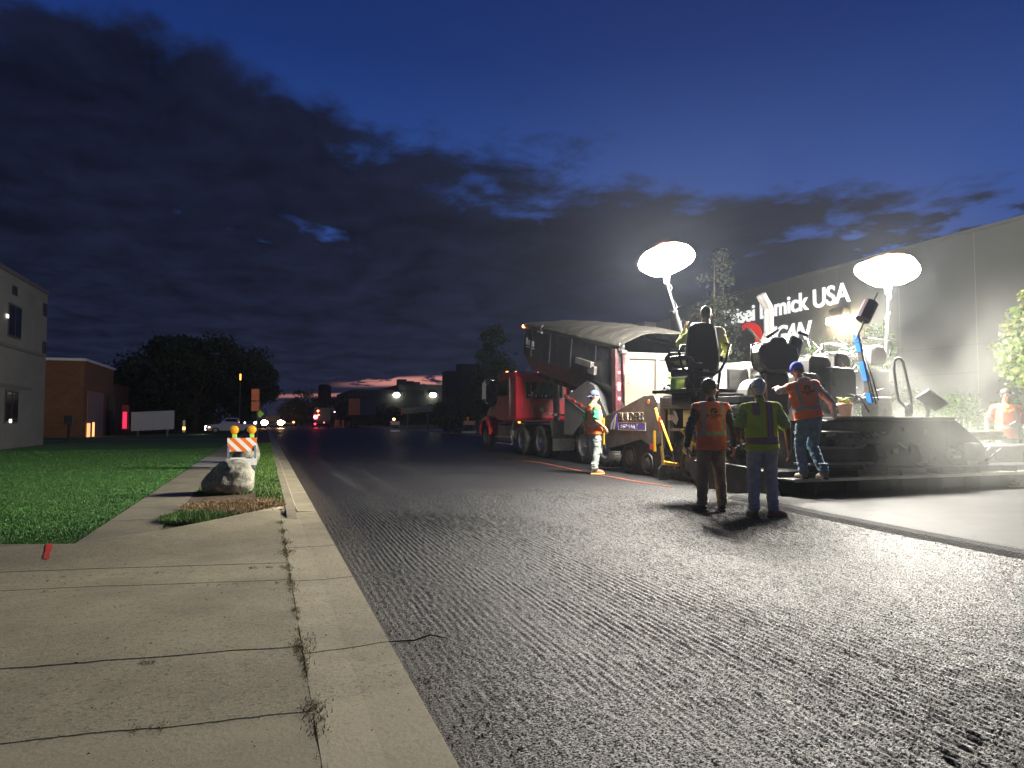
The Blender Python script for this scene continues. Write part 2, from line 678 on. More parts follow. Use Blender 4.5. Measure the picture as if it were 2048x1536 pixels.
def mat_road():
    m = bpy.data.materials.new('milled asphalt')
    m.use_nodes = True
    nt, N, L, mth, rng, nz, mix, tc, (x, y, z) = nodes_of(m)
    b = N['Principled BSDF']
    mp = N.new('ShaderNodeMapping')
    mp.inputs['Scale'].default_value = (1, .25, 1)
    L.new(tc, mp.inputs[0])
    n1 = nz(mp.outputs[0], .9, 7, .65)
    n2 = nz(tc, 70, 4, .7)
    n3 = nz(tc, 240, 2, .6)
    c = mix(rng(n1, .3, .7), (.0065, .0065, .008), (.014, .014, .0155))
    c = mix(mth('MULTIPLY', rng(n3, .60, .68), .5), c, (.12, .115, .11))
    c = mix(mth('MULTIPLY', rng(n2, .62, .70), .3), c, (.006, .006, .007))
    # pale dust dragged along the kerb and in two old wheel tracks
    mp2 = N.new('ShaderNodeMapping')
    mp2.inputs['Scale'].default_value = (1, .06, 1)
    L.new(tc, mp2.inputs[0])
    nd = nz(mp2.outputs[0], 3.0, 7, .7)
    xe = mth('ADD', x, mth('MULTIPLY', mth('SUBTRACT', nd, .5), .5))
    k = mth('MULTIPLY', rng(xe, .98, .70), .55)
    c = mix(k, c, (.10, .085, .06))
    for xc, wd, am in ((1.55, .22, .30), (2.15, .16, .22), (3.35, .25, .16)):
        t = rng(mth('ABSOLUTE', mth('SUBTRACT', xe, xc)), wd, 0)
        c = mix(mth('MULTIPLY', mth('MULTIPLY', t, rng(nd, .42, .6)), am), c, (.10, .09, .075))
    # far away the milling is swept clean and dark
    L.new(c, b.inputs['Base Color'])
    r = rng(n2, .35, .65, .30, .62)
    L.new(r, b.inputs['Roughness'])
    # tar binder shines in flecks; the hollows between stones are matt
    n5 = nz(tc, 95, 3, .75)
    L.new(rng(n5, .46, .62, .0, 1.05), b.inputs['Specular IOR Level'])
    hh = mth('ADD', mth('MULTIPLY', n2, .013), mth('MULTIPLY', n3, .005))
    w = N.new('ShaderNodeTexWave')
    w.bands_direction = 'X'
    w.inputs['Scale'].default_value = 7.0
    w.inputs['Distortion'].default_value = 2.5
    w.inputs['Detail'].default_value = 3
    w.inputs['Detail Scale'].default_value = 1.2
    L.new(mp.outputs[0], w.inputs['Vector'])
    hh = mth('ADD', hh, mth('MULTIPLY', w.outputs['Fac'], .0025))
    bp = N.new('ShaderNodeBump')
    bp.inputs['Distance'].default_value = 1.0
    L.new(hh, bp.inputs['Height'])
    L.new(bp.outputs[0], b.inputs['Normal'])
    return m


M['road'] = mat_road()
M['mat'] = mat('fresh asphalt', (.026, .026, .0255), .72, 0, .3, 3, .007, 70, spec=.35)
M['grass_base'] = mat('dark turf', (.045, .15, .016), .95, 0, .35, 5, .012, 60)
M['grass'] = mat('grass blades', (.05, .165, .016), .6, 0, .45, 1.3)
M['grass_lush'] = mat('lush grass blades', (.085, .18, .022), .6, 0, .4, 2)  # brighter, yellower green than the lawn blades
M['dry_grass'] = mat('dry brown grass', (.42, .28, .14), .8, 0, .5, 4)
M['weed'] = mat('wilted weeds', (.27, .21, .09), .8, 0, .6, 6)
M['soil'] = mat('dry soil', (.10, .065, .04), .95, 0, .5, 6, .02, 30)
M['field'] = mat('dark ground', (.022, .030, .014), .95, 0, .5, .3, .03, 5)
CONC = (.285, .250, .160)
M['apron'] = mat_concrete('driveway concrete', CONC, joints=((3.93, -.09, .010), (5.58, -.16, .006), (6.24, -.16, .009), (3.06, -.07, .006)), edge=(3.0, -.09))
M['gutter'] = mat_concrete('gutter concrete', (.315, .275, .18), joints=((3.75, .25, .006), (5.45, .2, .006), (6.9, .2, .005), (9.35, .15, .004), (12.5, .0, .01), (15.6, 0, .01), (18.6, 0, .01), (22, 0, .01)), edge=(3.05, .3))
M['walk'] = mat_concrete('sidewalk concrete', (.22, .195, .132), joints=((8.9, 0, .008), (10.1, 0, .008), (11.3, 0, .008), (12.5, 0, .008), (13.7, 0, .008), (15, 0, .008)))
M['walk_new'] = mat_concrete('new pale sidewalk slab', (.30, .29, .25), speck=.2)


def back_edge(x):
    """far edge of the driveway apron"""
    pts = ((-14, 7.9), (-2.2, 7.42), (-1.4, 7.35), (-.93, 7.95), (-.25, 8.85), (.20, 9.5))
    for (a, p), (b, q) in zip(pts, pts[1:]):
        if x <= b:
            return p + (q - p) * max(0, (x - a) / (b - a))
    return 9.5


def sheet(name, x0, x1, y0, y1, z, m, nx=1, ny=1, f=None):
    bm = bmesh.new()
    g = [[bm.verts.new((x0 + (x1 - x0) * i / nx, y0 + (y1 - y0) * j / ny, z)) for j in range(ny + 1)] for i in range(nx + 1)]
    for i in range(nx):
        for j in range(ny):
            bm.faces.new((g[i][j], g[i + 1][j], g[i + 1][j + 1], g[i][j + 1]))
    if f:
        for v in bm.verts:
            v.co = f(v.co)
    me = bpy.data.meshes.new(name)
    bm.to_mesh(me)
    bm.free()
    me.materials.append(m)
    o = bpy.data.objects.new(name, me)
    COL.objects.link(o)
    return o


def build_setting():
    struct(sheet('ground', -600, 600, -60, 1200, -.06, M['field'], 40, 40))
    # near road surface with the real ridges left by the milling drum
    def ridge(co):
        x, y = co.x, co.y
        w = noise.noise(Vector((x * .25, y * .16, 3))) * 9 + noise.noise(Vector((x * .5, y * .35, 3))) * 1.6 + noise.noise(Vector((x * 2.1, y * .9, 5))) * .55
        a = .55 + .9 * noise.noise(Vector((x * .55, y * .28, 9)))
        a = max(.12, min(1.15, a)) * min(1, max(0, (x - .72) / .5))
        a *= 1 - .8 * max(0, min(1, (y - 8.5) / 3.0))
        ph = 2 * PI * (x / .045) + w * 3.0
        chop = .70 + .75 * noise.noise(Vector((x * 22, y * 11, 1)))
        h = (math.sin(ph) * .5 + .22 * math.sin(ph * 2 + 1)) * .016 * a * chop
        h += .007 * noise.noise(Vector((x * 30, y * 18, 4)))
        h += .006 * noise.noise(Vector((x * 1.2, y * .8, 7)))
        e = min(1, (x - .66) / .25, (6.85 - x) / .25, (11.98 - y) / .4)
        return Vector((x, y, h * max(0, e)))
    r = sheet('road', .66, 6.86, 1.2, 12, 0, M['road'], 640, 380, ridge)
    for p in r.data.polygons:
        p.use_smooth = True
    struct(r)
    far = MB()
    far.span((.66, -14, -.05), (14.3, 1.2, 0))
    far.span((6.86, 1.2, -.05), (14.3, 12, 0))
    far.span((.66, 12, -.05), (14.3, 260, 0))
    struct(far.build('road', M['road']))
    # crack across the road by the gutter
    ck = MB()
    for pts in ([(.66, 3.95), (.80, 3.93), (.90, 4.0), (.98, 3.90)],):
        ck.tube([(a, b, .004) for a, b in pts], .008, 5, radii=[.002] + [.0035] * (len(pts) - 2) + [.001])
    struct(ck.build('road_crack', mat('tar black crack', (.004, .004, .004), .9)))

    # fresh mat with a rough, steep edge
    bm = bmesh.new()
    ys = [-6 + i * .12 for i in range(int((9.4 + 6) / .12))]
    rows = []
    for y in ys:
        x0 = 6.22 + .055 * max(0, y - 4) + .0085 * max(0, y - 4) ** 2
        j = .014 * noise.noise(Vector((0, y * 6, 0))) + .02 * noise.noise(Vector((0, y * 1.5, 2)))
        rows.append([bm.verts.new(q) for q in ((x0 - .03 + j, y, .001), (x0 + .03 + j, y, .045), (x0 + .11 + j * .6, y, .068), (x0 + .17, y, .072), (13.5, y, .072), (13.55, y, .0))])
    for A, B in zip(rows, rows[1:]):
        for k in range(5):
            f = bm.faces.new((A[k], A[k + 1], B[k + 1], B[k]))
            f.material_index = 1 if k < 2 else 0
    me = bpy.data.meshes.new('asphalt_mat')
    bm.to_mesh(me)
    bm.free()
    me.materials.append(M['mat'])
    me.materials.append(mat('loose asphalt edge', (.016, .016, .017), .8, 0, .4, 30, .03, 60))
    o = bpy.data.objects.new('fresh_asphalt', me)
    COL.objects.link(o)
    struct(o)

    # gutter pan and kerb
    g = MB()
    prof_near = [(.205, .035), (.42, .020), (.655, .018), (.655, -.05), (.205, -.05)]
    g.prism(prof_near, -8, 9.62, 'y')
    prof_far = [(.27, .105), (.385, .105), (.42, .03), (.655, .018), (.655, -.05), (.27, -.05)]
    g.prism(prof_far, 9.62, 240, 'y')
    g.prism([(8.95, .028), (9.619, .104), (9.619, .0), (8.95, .0)], .272, .384, 'x')
    soil = MB()
    soil.span((.15, 1.0, .0), (.24, 9.3, .029))
    g.span((.20, 9.46, .0), (.271, 9.95, .090))
    struct(soil.build('joint_soil', M['soil']))
    struct(g.build('gutter', M['gutter']))
    dirt = MB()
    dirt.prism([(.418, .0275), (.455, .0272), (.455, .0), (.418, .0)], 10.4, 70, 'y')
    struct(dirt.build('gutter_silt', mat('dark gutter silt', (.05, .045, .035), .95, 0, .5, 5, .01, 50)))
    # far side gutter and kerb
    g = MB()
    g.prism([(14.3, .018), (14.7, .02), (14.76, .12), (14.92, .12), (14.92, -.05), (14.3, -.05)], -14, 240, 'y')
    struct(g.build('gutter', M['gutter']))
    # driveway apron
    def af(co):
        u = co.y
        x = co.x
        ye = back_edge(x)
        y = -8 + (ye + 8) * u
        t = max(0, min(1, 1 - (ye - y) / .85))
        t = t * t * (3 - 2 * t)
        jag = .018 * noise.noise(Vector((0, y * 4, 1))) + .010 * noise.noise(Vector((0, y * 21, 1))) + .012 if x > .15 else 0
        return Vector((x - .012 + jag, y, .036 + .07 * t * min(1, (.35 - x) / .3) + .004 * noise.noise(Vector((x * .7, y * .7, 2)))))
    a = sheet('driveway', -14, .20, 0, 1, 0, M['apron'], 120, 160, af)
    a.data.polygons.foreach_set('use_smooth', [True] * len(a.data.polygons))
    struct(a)
    # rounded concrete lip along the apron's far edge
    lip = MB()
    pts = [(-5.5, back_edge(-5.5)), (-2.2, 7.44), (-1.6, 7.36), (-.93, 7.97), (-.25, 8.87), (.12, 9.42), (.28, 9.64)]
    zz = [.08, .085, .07, .075, .085, .09, .075]
    lip.tube([(p[0], p[1] + .02, zz[i] - .015) for i, p in enumerate(pts)], .045, 10)
    lip.ball((.235, 9.66, .02), (.10, .36, .075), 16)
    struct(lip.build('driveway_lip', M['gutter']))
    # lawns and walk
    struct(sheet('lawn', -60, -1.58, 7.35, 60, .085, M['grass_base'], 60, 60, lambda c: Vector((c.x, max(c.y, back_edge(c.x) + .02), .085))))
    struct(sheet('grass_strip', -1.02, .272, 7.9, 70, .088, M['soil'], 26, 120, lambda c: Vector((c.x, max(c.y, back_edge(c.x) + .02), .088 + .02 * noise.noise(Vector((c.x * 4, c.y * 2, 0)))))))
    def wf(c):
        return Vector((c.x, max(c.y, back_edge(c.x) + .02), .097))
    struct(sheet('sidewalk', -1.60, -.98, 7.3, 17.6, .097, M['walk'], 8, 30, wf))
    struct(sheet('sidewalk', -1.62, -.94, 17.62, 22.6, .101, M['walk_new']))
    struct(sheet('sidewalk', -1.60, -1.0, 22.62, 140, .097, M['walk']))
    # cross street pavement beyond, right hand verge
    struct(sheet('path', -60, -1.62, 43, 44.2, .089, M['walk']))
    struct(sheet('verge', 14.93, 40, -14, 240, .10, M['grass_base'], 10, 60))
    struct(sheet('forecourt', 14.94, 23, 26, 34, .108, M['walk'], 2, 2))
    struct(sheet('forecourt', 14.94, 30, 60, 78, .108, M['walk_new'], 2, 2))


def blades(name, pts_fn, n, m, hmin, hmax, w=.006, lean=.5, label='grass', seed=1):
    rnd = random.Random(seed)
    vs, fs, mi = [], [], []
    k = 0
    ms = m if isinstance(m, list) else [m]
    for _ in range(n):
        q = pts_fn(rnd)
        if q is None:
            continue
        x, y, z, s = q
        a = rnd.uniform(0, 2 * PI)
        h = rnd.uniform(hmin, hmax) * s
        dx, dy = math.cos(a) * w * s, math.sin(a) * w * s
        b = rnd.uniform(0, 2 * PI)
        l = rnd.uniform(0, lean) * h
        mx, my = math.cos(b) * l, math.sin(b) * l
        vs += [(x - dx, y - dy, z), (x + dx, y + dy, z), (x + mx * .4 + dx * .6, y + my * .4 + dy * .6, z + h * .6), (x + mx * .4 - dx * .6, y + my * .4 - dy * .6, z + h * .6), (x + mx, y + my, z + h)]
        fs += [(k, k + 1, k + 2, k + 3), (k + 3, k + 2, k + 4)]
        j = 0 if len(ms) == 1 else rnd.randrange(len(ms))
        mi += [j, j]
        k += 5
    me = bpy.data.meshes.new(name)
    me.from_pydata(vs, [], fs)
    me.polygons.foreach_set('material_index', mi)
    for q in ms:
        me.materials.append(q)
    o = bpy.data.objects.new(name, me)
    COL.objects.link(o)
    return tag(o, label, name.replace('_', ' '), None, 'stuff')


def build_grass():
    def lawn(r):
        t = r.random()
        y = 7.45 + 22 * t ** 2.0
        x = -1.60 - r.random() * (2.5 + (y - 7.4) * .75)
        if y < back_edge(x) + .03:
            return None
        x += .05 * noise.noise(Vector((0, y * 4, 0)))
        return x, y, .082, .8 + .035 * y
    blades('lawn_grass', lawn, 120000, M['grass'], .006, .022, .005, .9, 'short dark green lawn grass left of the sidewalk', 2)

    def strip(r):
        t = r.random()
        y = 8.2 + 26 * t ** 1.8
        x = r.uniform(-.98, .27)
        if y < back_edge(x) + .04:
            return None
        if y < 10.9 and noise.noise(Vector((x * 2.2, y * 1.6, 5))) < .02:
            return None
        if 10.2 < y < 11.4 and x < -.1:
            return None
        return x, y, .09, .8 + .04 * y
    blades('strip_grass', strip, 40000, M['grass_lush'], .012, .036, .005, .9, 'brighter green grass on the strip between sidewalk and kerb', 3)

    def patch(r):
        a = r.uniform(0, 2 * PI)
        rr = math.sqrt(r.random())
        x, y = -.72 + .36 * rr * math.cos(a), 8.75 + .45 * rr * math.sin(a)
        if y < back_edge(x) + .03:
            return None
        return x, y, .09, 1
    blades('grass_patch', patch, 4200, M['grass_lush'], .03, .09, .005, .9, 'shaggy green grass patch at the corner of the driveway', 4)

    def dry(r):
        a = r.uniform(0, 2 * PI)
        rr = math.sqrt(r.random())
        x, y = -.30 + .68 * rr * math.cos(a), 9.75 + .75 * rr * math.sin(a)
        if y < back_edge(x) + .03 or x > .26:
            return None
        return x, y, .09, 1
    blades('dry_grass', dry, 9000, [M['dry_grass'], M['dry_grass'], M['weed'], M['soil']], .02, .07, .006, 1.6, 'brown dry grass in front of the near boulder', 5)

    # weeds in the long joint between driveway and gutter, and in the cracks
    tufts = []
    rnd = random.Random(11)
    for (u, v, s) in ((628, 1430, 1.3), (603, 1290, 1.25), (590, 1222, .6), (583, 1180, .8), (582, 1165, .9), (575, 1135, .8), (572, 1105, 1.3), (570, 1085, 1.1), (566, 1062, 1.0), (560, 1045, 1.0), (545, 1040, 1.0), (520, 1044, .9), (498, 1042, 1.2), (600, 1300, .8), (622, 1415, .7)):
        p = GP(u, v, .036)
        tufts.append((p.x, p.y, s, 1.0))
    for i in range(110):
        y = rnd.uniform(2.2, 9.3)
        tufts.append((.196 + rnd.uniform(-.01, .01), y, rnd.uniform(.12, .4), .35))
    for (u0, v0, u1, v1, c) in ((480, 1137, 580, 1133, 12), (360, 1172, 560, 1166, 10), (60, 1185, 200, 1180, 5), (280, 1325, 330, 1325, 7), (460, 1057, 340, 1072, 22), (260, 1460, 330, 1455, 5), (60, 1156, 420, 1143, 12)):
        for i in range(c):
            t = rnd.random()
            p = GP(u0 + (u1 - u0) * t, v0 + (v1 - v0) * t, .036)
            tufts.append((p.x, p.y, rnd.uniform(.15, .45), .3))

    def weed(r):
        x, y, s, wt = tufts[r.randrange(len(tufts))]
        if r.random() > wt:
            return None
        return x + r.gauss(0, .024 * s), y + r.gauss(0, .085 * s), .030, .45 + s * .45
    blades('weeds', weed, 46000, [M['weed'], M['dry_grass'], M['grass_lush'], M['soil']], .008, .024, .0022, 1.9, 'wilted weeds growing in the driveway joints', 6)

    # crumbs and dead leaves lying on the driveway
    rnd = random.Random(5)
    vs, fs = [], []
    for i in range(620):
        y = 1.6 + 6 * rnd.random() ** .8
        x = rnd.uniform(-3.2, .62)
        s = rnd.uniform(.002, .007) * (2.0 if rnd.random() < .06 else 1)
        a = rnd.uniform(0, PI)
        c, d = math.cos(a) * s, math.sin(a) * s
        k = len(vs)
        z = .042
        vs += [(x - c, y - d, z), (x + d * .6, y - c * .6, z + s * .5), (x + c, y + d, z + s * .2), (x - d * .6, y + c * .6, z + s * .6)]
        fs.append((k, k + 1, k + 2, k + 3))
    me = bpy.data.meshes.new('leaf_litter')
    me.from_pydata(vs, [], fs)
    me.materials.append(mat('dead leaf', (.07, .05, .025), .9, 0, .5, 3))
    o = bpy.data.objects.new('leaf_litter', me)
    COL.objects.link(o)
    tag(o, 'small dark leaf crumbs scattered over the concrete driveway', 'leaf litter', None, 'stuff')
    # loose stones near the kerb on the milled road
    vs, fs = [], []
    for i in range(1500):
        y = 1.6 + 11 * rnd.random() ** 1.6
        x = .68 + abs(rnd.gauss(0, 1)) * (.14 if rnd.random() < .45 else 2.2)
        if x > 6:
            continue
        s = rnd.uniform(.0025, .0075)
        k = len(vs)
        a = rnd.uniform(0, 2)
        vs += [(x + s * math.cos(a + q), y + s * math.sin(a + q), .002) for q in (0, 2.1, 4.2)] + [(x, y, .002 + s * 1.2)]
        fs += [(k, k + 1, k + 3), (k + 1, k + 2, k + 3), (k + 2, k, k + 3)]
    me = bpy.data.meshes.new('loose_gravel')
    me.from_pydata(vs, [], fs)
    me.materials.append(mat('loose milling stones', (.10, .095, .085), .7, 0, .6, 40))
    o = bpy.data.objects.new('loose_gravel', me)
    COL.objects.link(o)
    tag(o, 'loose milling crumbs on the road beside the gutter', 'gravel', None, 'stuff')


build_setting()
build_grass()


# ================================================================== BUILDINGS
def mat_block(name, c1, c2, sx, sz, mortar, msize=.012, axis='x'):
    """courses of blocks on a vertical wall; axis is the wall's run"""
    m = bpy.data.materials.new(name)
    m.use_nodes = True
    nt, N, L, mth, rng, nz, mix, tc, (x, y, z) = nodes_of(m)
    b = N['Principled BSDF']
    cb = N.new('ShaderNodeCombineXYZ')
    L.new(x if axis == 'x' else y, cb.inputs[0])
    L.new(z, cb.inputs[1])
    br = N.new('ShaderNodeTexBrick')
    br.inputs['Scale'].default_value = 1
    br.inputs['Brick Width'].default_value = sx
    br.inputs['Row Height'].default_value = sz
    br.inputs['Mortar Size'].default_value = msize
    br.inputs['Color1'].default_value = (*c1, 1)
    br.inputs['Color2'].default_value = (*c2, 1)
    br.inputs['Mortar'].default_value = (*mortar, 1)
    L.new(cb.outputs[0], br.inputs['Vector'])
    n = nz(tc, .8, 7, .65)
    c = mix(mth('MULTIPLY', rng(n, .42, .68), .45), br.outputs['Color'], tuple(q * .6 for q in c1))
    L.new(c, b.inputs['Base Color'])
    b.inputs['Roughness'].default_value = .85
    return m


def grey_building():
    x = -9.25
    t = thing('grey_building', (x - 6, 26, 0), 'tall pale grey block building with narrow windows at the left edge', 'building')
    wm = mat_block('pale grey wall', (.15, .148, .132), (.135, .133, .119), .8, .4, (.11, .106, .096), .008, 'y')
    w = MB()
    w.span((x - 12, 8, -.05), (x, 36.6, 6.75))
    wall = w.build('wall', wm, t)
    p = MB()
    p.span((x - 12.05, 7.95, 6.75), (x + .05, 36.66, 6.92))
    p.build('parapet', M['dull_steel'], t)
    for z in (3.93, 2.42):
        p = MB()
        p.span((x - .005, 9, z), (x + .05, 36.2 if z > 3 else 34.5, z + .13))
        p.build('band', mat('dark band', (.09, .09, .085), .8), t)
    wins = []
    # (pixel columns on the wall plane -> y), heights in metres
    for (u, z0, z1, wd) in ((27, 4.35, 5.65, 1.5), (26, 1.05, 2.34, 1.5)):
        y = PX(u, 700, x).y
        wins.append((y, z0, z1, wd))
    for (y, z0, z1, wd) in wins:
        f = MB()
        f.span((x - .02, y - wd / 2, z0), (x + .03, y + wd / 2, z1))
        fr = f.build('window', mat('window frame', (.05, .05, .05), .5), t)
        for s in (-1, 1):
            g = MB()
            g.span((x + .032, y + (s * wd / 4) - wd / 4 + .05, z0 + .08), (x + .04, y + (s * wd / 4) + wd / 4 - .05, z1 - .08))
            o = g.build('pane', M['glass'])
            o.parent = fr
            o.matrix_parent_inverse = worldm(t).inverted()
    for (u, z0, z1) in ((25, 6.02, 6.36), (87, 5.75, 6.3), (88, 4.1, 4.62)):
        y = PX(u, 700, x).y
        f = MB()
        f.span((x - .02, y - .28, z0), (x + .025, y + .28, z1))
        f.build('vent_opening', M['black_metal'], t)
    # lamp reflections seen in the panes are imitated by glowing boxes set on the panes
    for (u, v) in ((12, 632), (18, 842)):
        q = PX(u, v, x)
        f = MB()
        f.box((x + .05, q.y, q.z), (.03, .22, .14))
        f.build('lamp', emis('pane reflection glow', (1, .9, .7), 3.0), t, bevel=.02)  # not a lamp: glowing box imitating a lamp reflection in the pane


def brick_building():
    y0 = 50.0
    xc = PY(165, 860, y0).x
    h = PY(165, 722, y0).z
    t = thing('brick_building', (xc - 8, y0 + 10, 0), 'orange brown brick building with a lit doorway, behind the pale grey building', 'building')
    bm_ = mat_block('brown brick', (.24, .095, .032), (.18, .07, .025), .24, .09, (.22, .15, .09), .010, 'x')
    bs_ = mat_block('brown brick side', (.20, .08, .04), (.15, .06, .03), .24, .09, (.13, .09, .06), .010, 'y')
    w = MB()
    w.span((xc - 16, y0, -.05), (xc, y0 + 9, h))
    w.build('wall', bm_, t)
    w = MB()
    w.span((xc - 16, y0 + 9.01, -.05), (xc - .4, y0 + 34, h - .9))
    w.build('wing', bs_, t)
    c = MB()
    c.span((xc - 16.1, y0 - .12, h), (xc + .12, y0 + 9.1, h + .16))
    c.build('coping', M['white_paint'], t)
    d = MB()
    d.span((xc - .02, y0 + 1.0, 0), (xc + .04, y0 + 5.6, 3.0))
    dr = d.build('door', mat('pale door surround', (.30, .19, .16), .7), t)
    for a, b_, hh, s in ((y0 + .9, y0 + 1.7, .95, 1.6), (y0 + 2.4, y0 + 2.9, 1.0, 2.2)):
        g = MB()
        g.span((xc + .045, a, .05), (xc + .07, b_, hh))
        o = g.build('lit_pane', emis('warm lit pane', (1, .42, .16), s))
        o.parent = dr
        o.matrix_parent_inverse = worldm(t).inverted()
    cl = MB()
    cl.span((xc + .05, y0 + 7.0, 0), (xc + .5, y0 + 7.5, h - 1.9))
    cl.build('column', mat('dark column', (.07, .06, .05), .8), t)
    # bollard / utility post in front
    p = thing('utility_post', GP(137, 884, .08), 'dark stubby utility post standing before the brown brick wall', 'post')
    m = MB()
    b0 = p.location
    m.span((b0.x - .22, b0.y - .1, .08), (b0.x + .22, b0.y + .1, .14))
    m.span((b0.x - .06, b0.y - .06, .14), (b0.x + .06, b0.y + .06, .95))
    m.build('post', M['black_metal'], p)
    m = MB()
    m.span((b0.x - .2, b0.y - .14, .95), (b0.x + .2, b0.y + .14, 1.4))
    m.build('box', M['black_metal'], p, bevel=.02)


def warehouse():
    X = 24.0
    H = 7.95
    t = thing('warehouse', (X + 10, 20, 0), 'long grey panel warehouse with white company lettering on the right', 'building')
    m = bpy.data.materials.new('grey wall panels')
    m.use_nodes = True
    nt, N, L, mth, rng, nz, mix, tc, (x, y, z) = nodes_of(m)
    b = N['Principled BSDF']
    b.inputs['Roughness'].default_value = .8
    c = mix(rng(nz(tc, .25, 7, .65), .35, .65), (.088, .090, .089), (.110, .112, .110))
    # darker upper field, paler lower field
    wv = mth('ABSOLUTE', mth('SUBTRACT', mth('FRACT', mth('DIVIDE', mth('ADD', y, 1.6), 3.25)), .5))
    c = mix(rng(wv, .4935, .4965), c, (.16, .153, .142))
    for zz in (2.9, 3.9):
        c = mix(rng(mth('ABSOLUTE', mth('SUBTRACT', z, zz)), .02, .008), c, (.08, .08, .075))
    L.new(c, b.inputs['Base Color'])
    w = MB()
    w.span((X, -20, -.05), (X + 40, 38.6, H))
    wall = w.build('wall', m, t)
    cp = MB()
    cp.span((X - .06, -20.1, H), (X + .3, 38.66, H + .12))
    cp.build('coping', mat('coping', (.10, .10, .10), .6), t)
    w2 = MB()
    w2.span((X + 1.2, 38.61, -.05), (X + 40, 62, H - .1))
    w2.span((X + .4, 42.5, -.05), (X + 1.2, 46, H - .1))
    w2.span((X + .4, 49.5, -.05), (X + 1.2, 53, H - .1))
    w2.build('rear_wing', mat('rear wing wall with painted light', (.42, .40, .40), .8, 0, .1, .4), t)  # wall colour raised to stand in for light that misses the wing
    wh = mat('white letters with painted light', (.85, .85, .85), .4, emit=(1, 1, 1), estr=.75)  # mild glow stands in for floodlight falling on the letters
    # lettering runs towards the camera (reading direction -Y)
    A = PX(1446, 645, X)
    B = PX(1703, 603, X)
    me = text_mesh('Taisei Lamick USA', 1.0, .02, .03)
    xs = [v.co.x for v in me.vertices]
    ln = max(xs) - min(xs)
    s = (A.y - B.y) / ln
    bpy.data.meshes.remove(me)
    o = text_obj('lettering', 'Taisei Lamick USA', s, wh, wall, frame((X - .06, A.y, 6.36), (0, -1, 0), (0, 0, 1)), bold=.02 * s * .8, depth=.03)
    R0 = PX(1548, 660, X)
    text_obj('lettering', '  IGAN', 1.20, wh, wall, frame((X - .06, R0.y + .75, 4.97), (0, -1, 0), (0, 0, 1)), bold=.025, depth=.03, shear=.35, spacing=.86)
    # red swoosh left of the second line
    sw = MB()
    q = PX(1500, 655, X)
    outer, inner = [], []
    for k in range(15):
        a = R(118 - k * 13.0)
        outer.append((q.y + .05 - math.cos(a) * 1.05, 5.55 + math.sin(a) * .72))
        inner.append((q.y + .22 - math.cos(a) * .72, 5.38 + math.sin(a) * .62))
    sw.prism(outer + inner[::-1], X - .09, X - .03, 'x')
    sw.build('red_swoosh', mat('red logo with painted light', (.75, .03, .02), .4, emit=(1, .03, .02), estr=.5), wall, label='red curved logo mark')  # glows like the letters, in place of floodlight
    ws = MB()
    ws.prism([(q.y - .75, 4.95), (q.y - 1.5, 4.95), (q.y - 1.2, 5.6)], X - .09, X - .03, 'x')
    ws.build('white_swoosh', wh, wall)
    # wall lamp washing the wall
    lp = PX(1688, 628, X)
    wl = MB()
    wl.span((X - .45, lp.y - .4, lp.z - .15), (X - .02, lp.y + .4, lp.z + .25))
    h = wl.build('wall_lamp', M['dull_steel'], t, bevel=.03)
    g = MB()
    g.span((X - .50, lp.y - .55, lp.z - .42), (X - .08, lp.y + .55, lp.z - .155))
    o = g.build('lamp_lens', emis('warm wall lamp lens', (1, .80, .48), 90))
    o.parent = h
    o.matrix_parent_inverse = worldm(t).inverted()


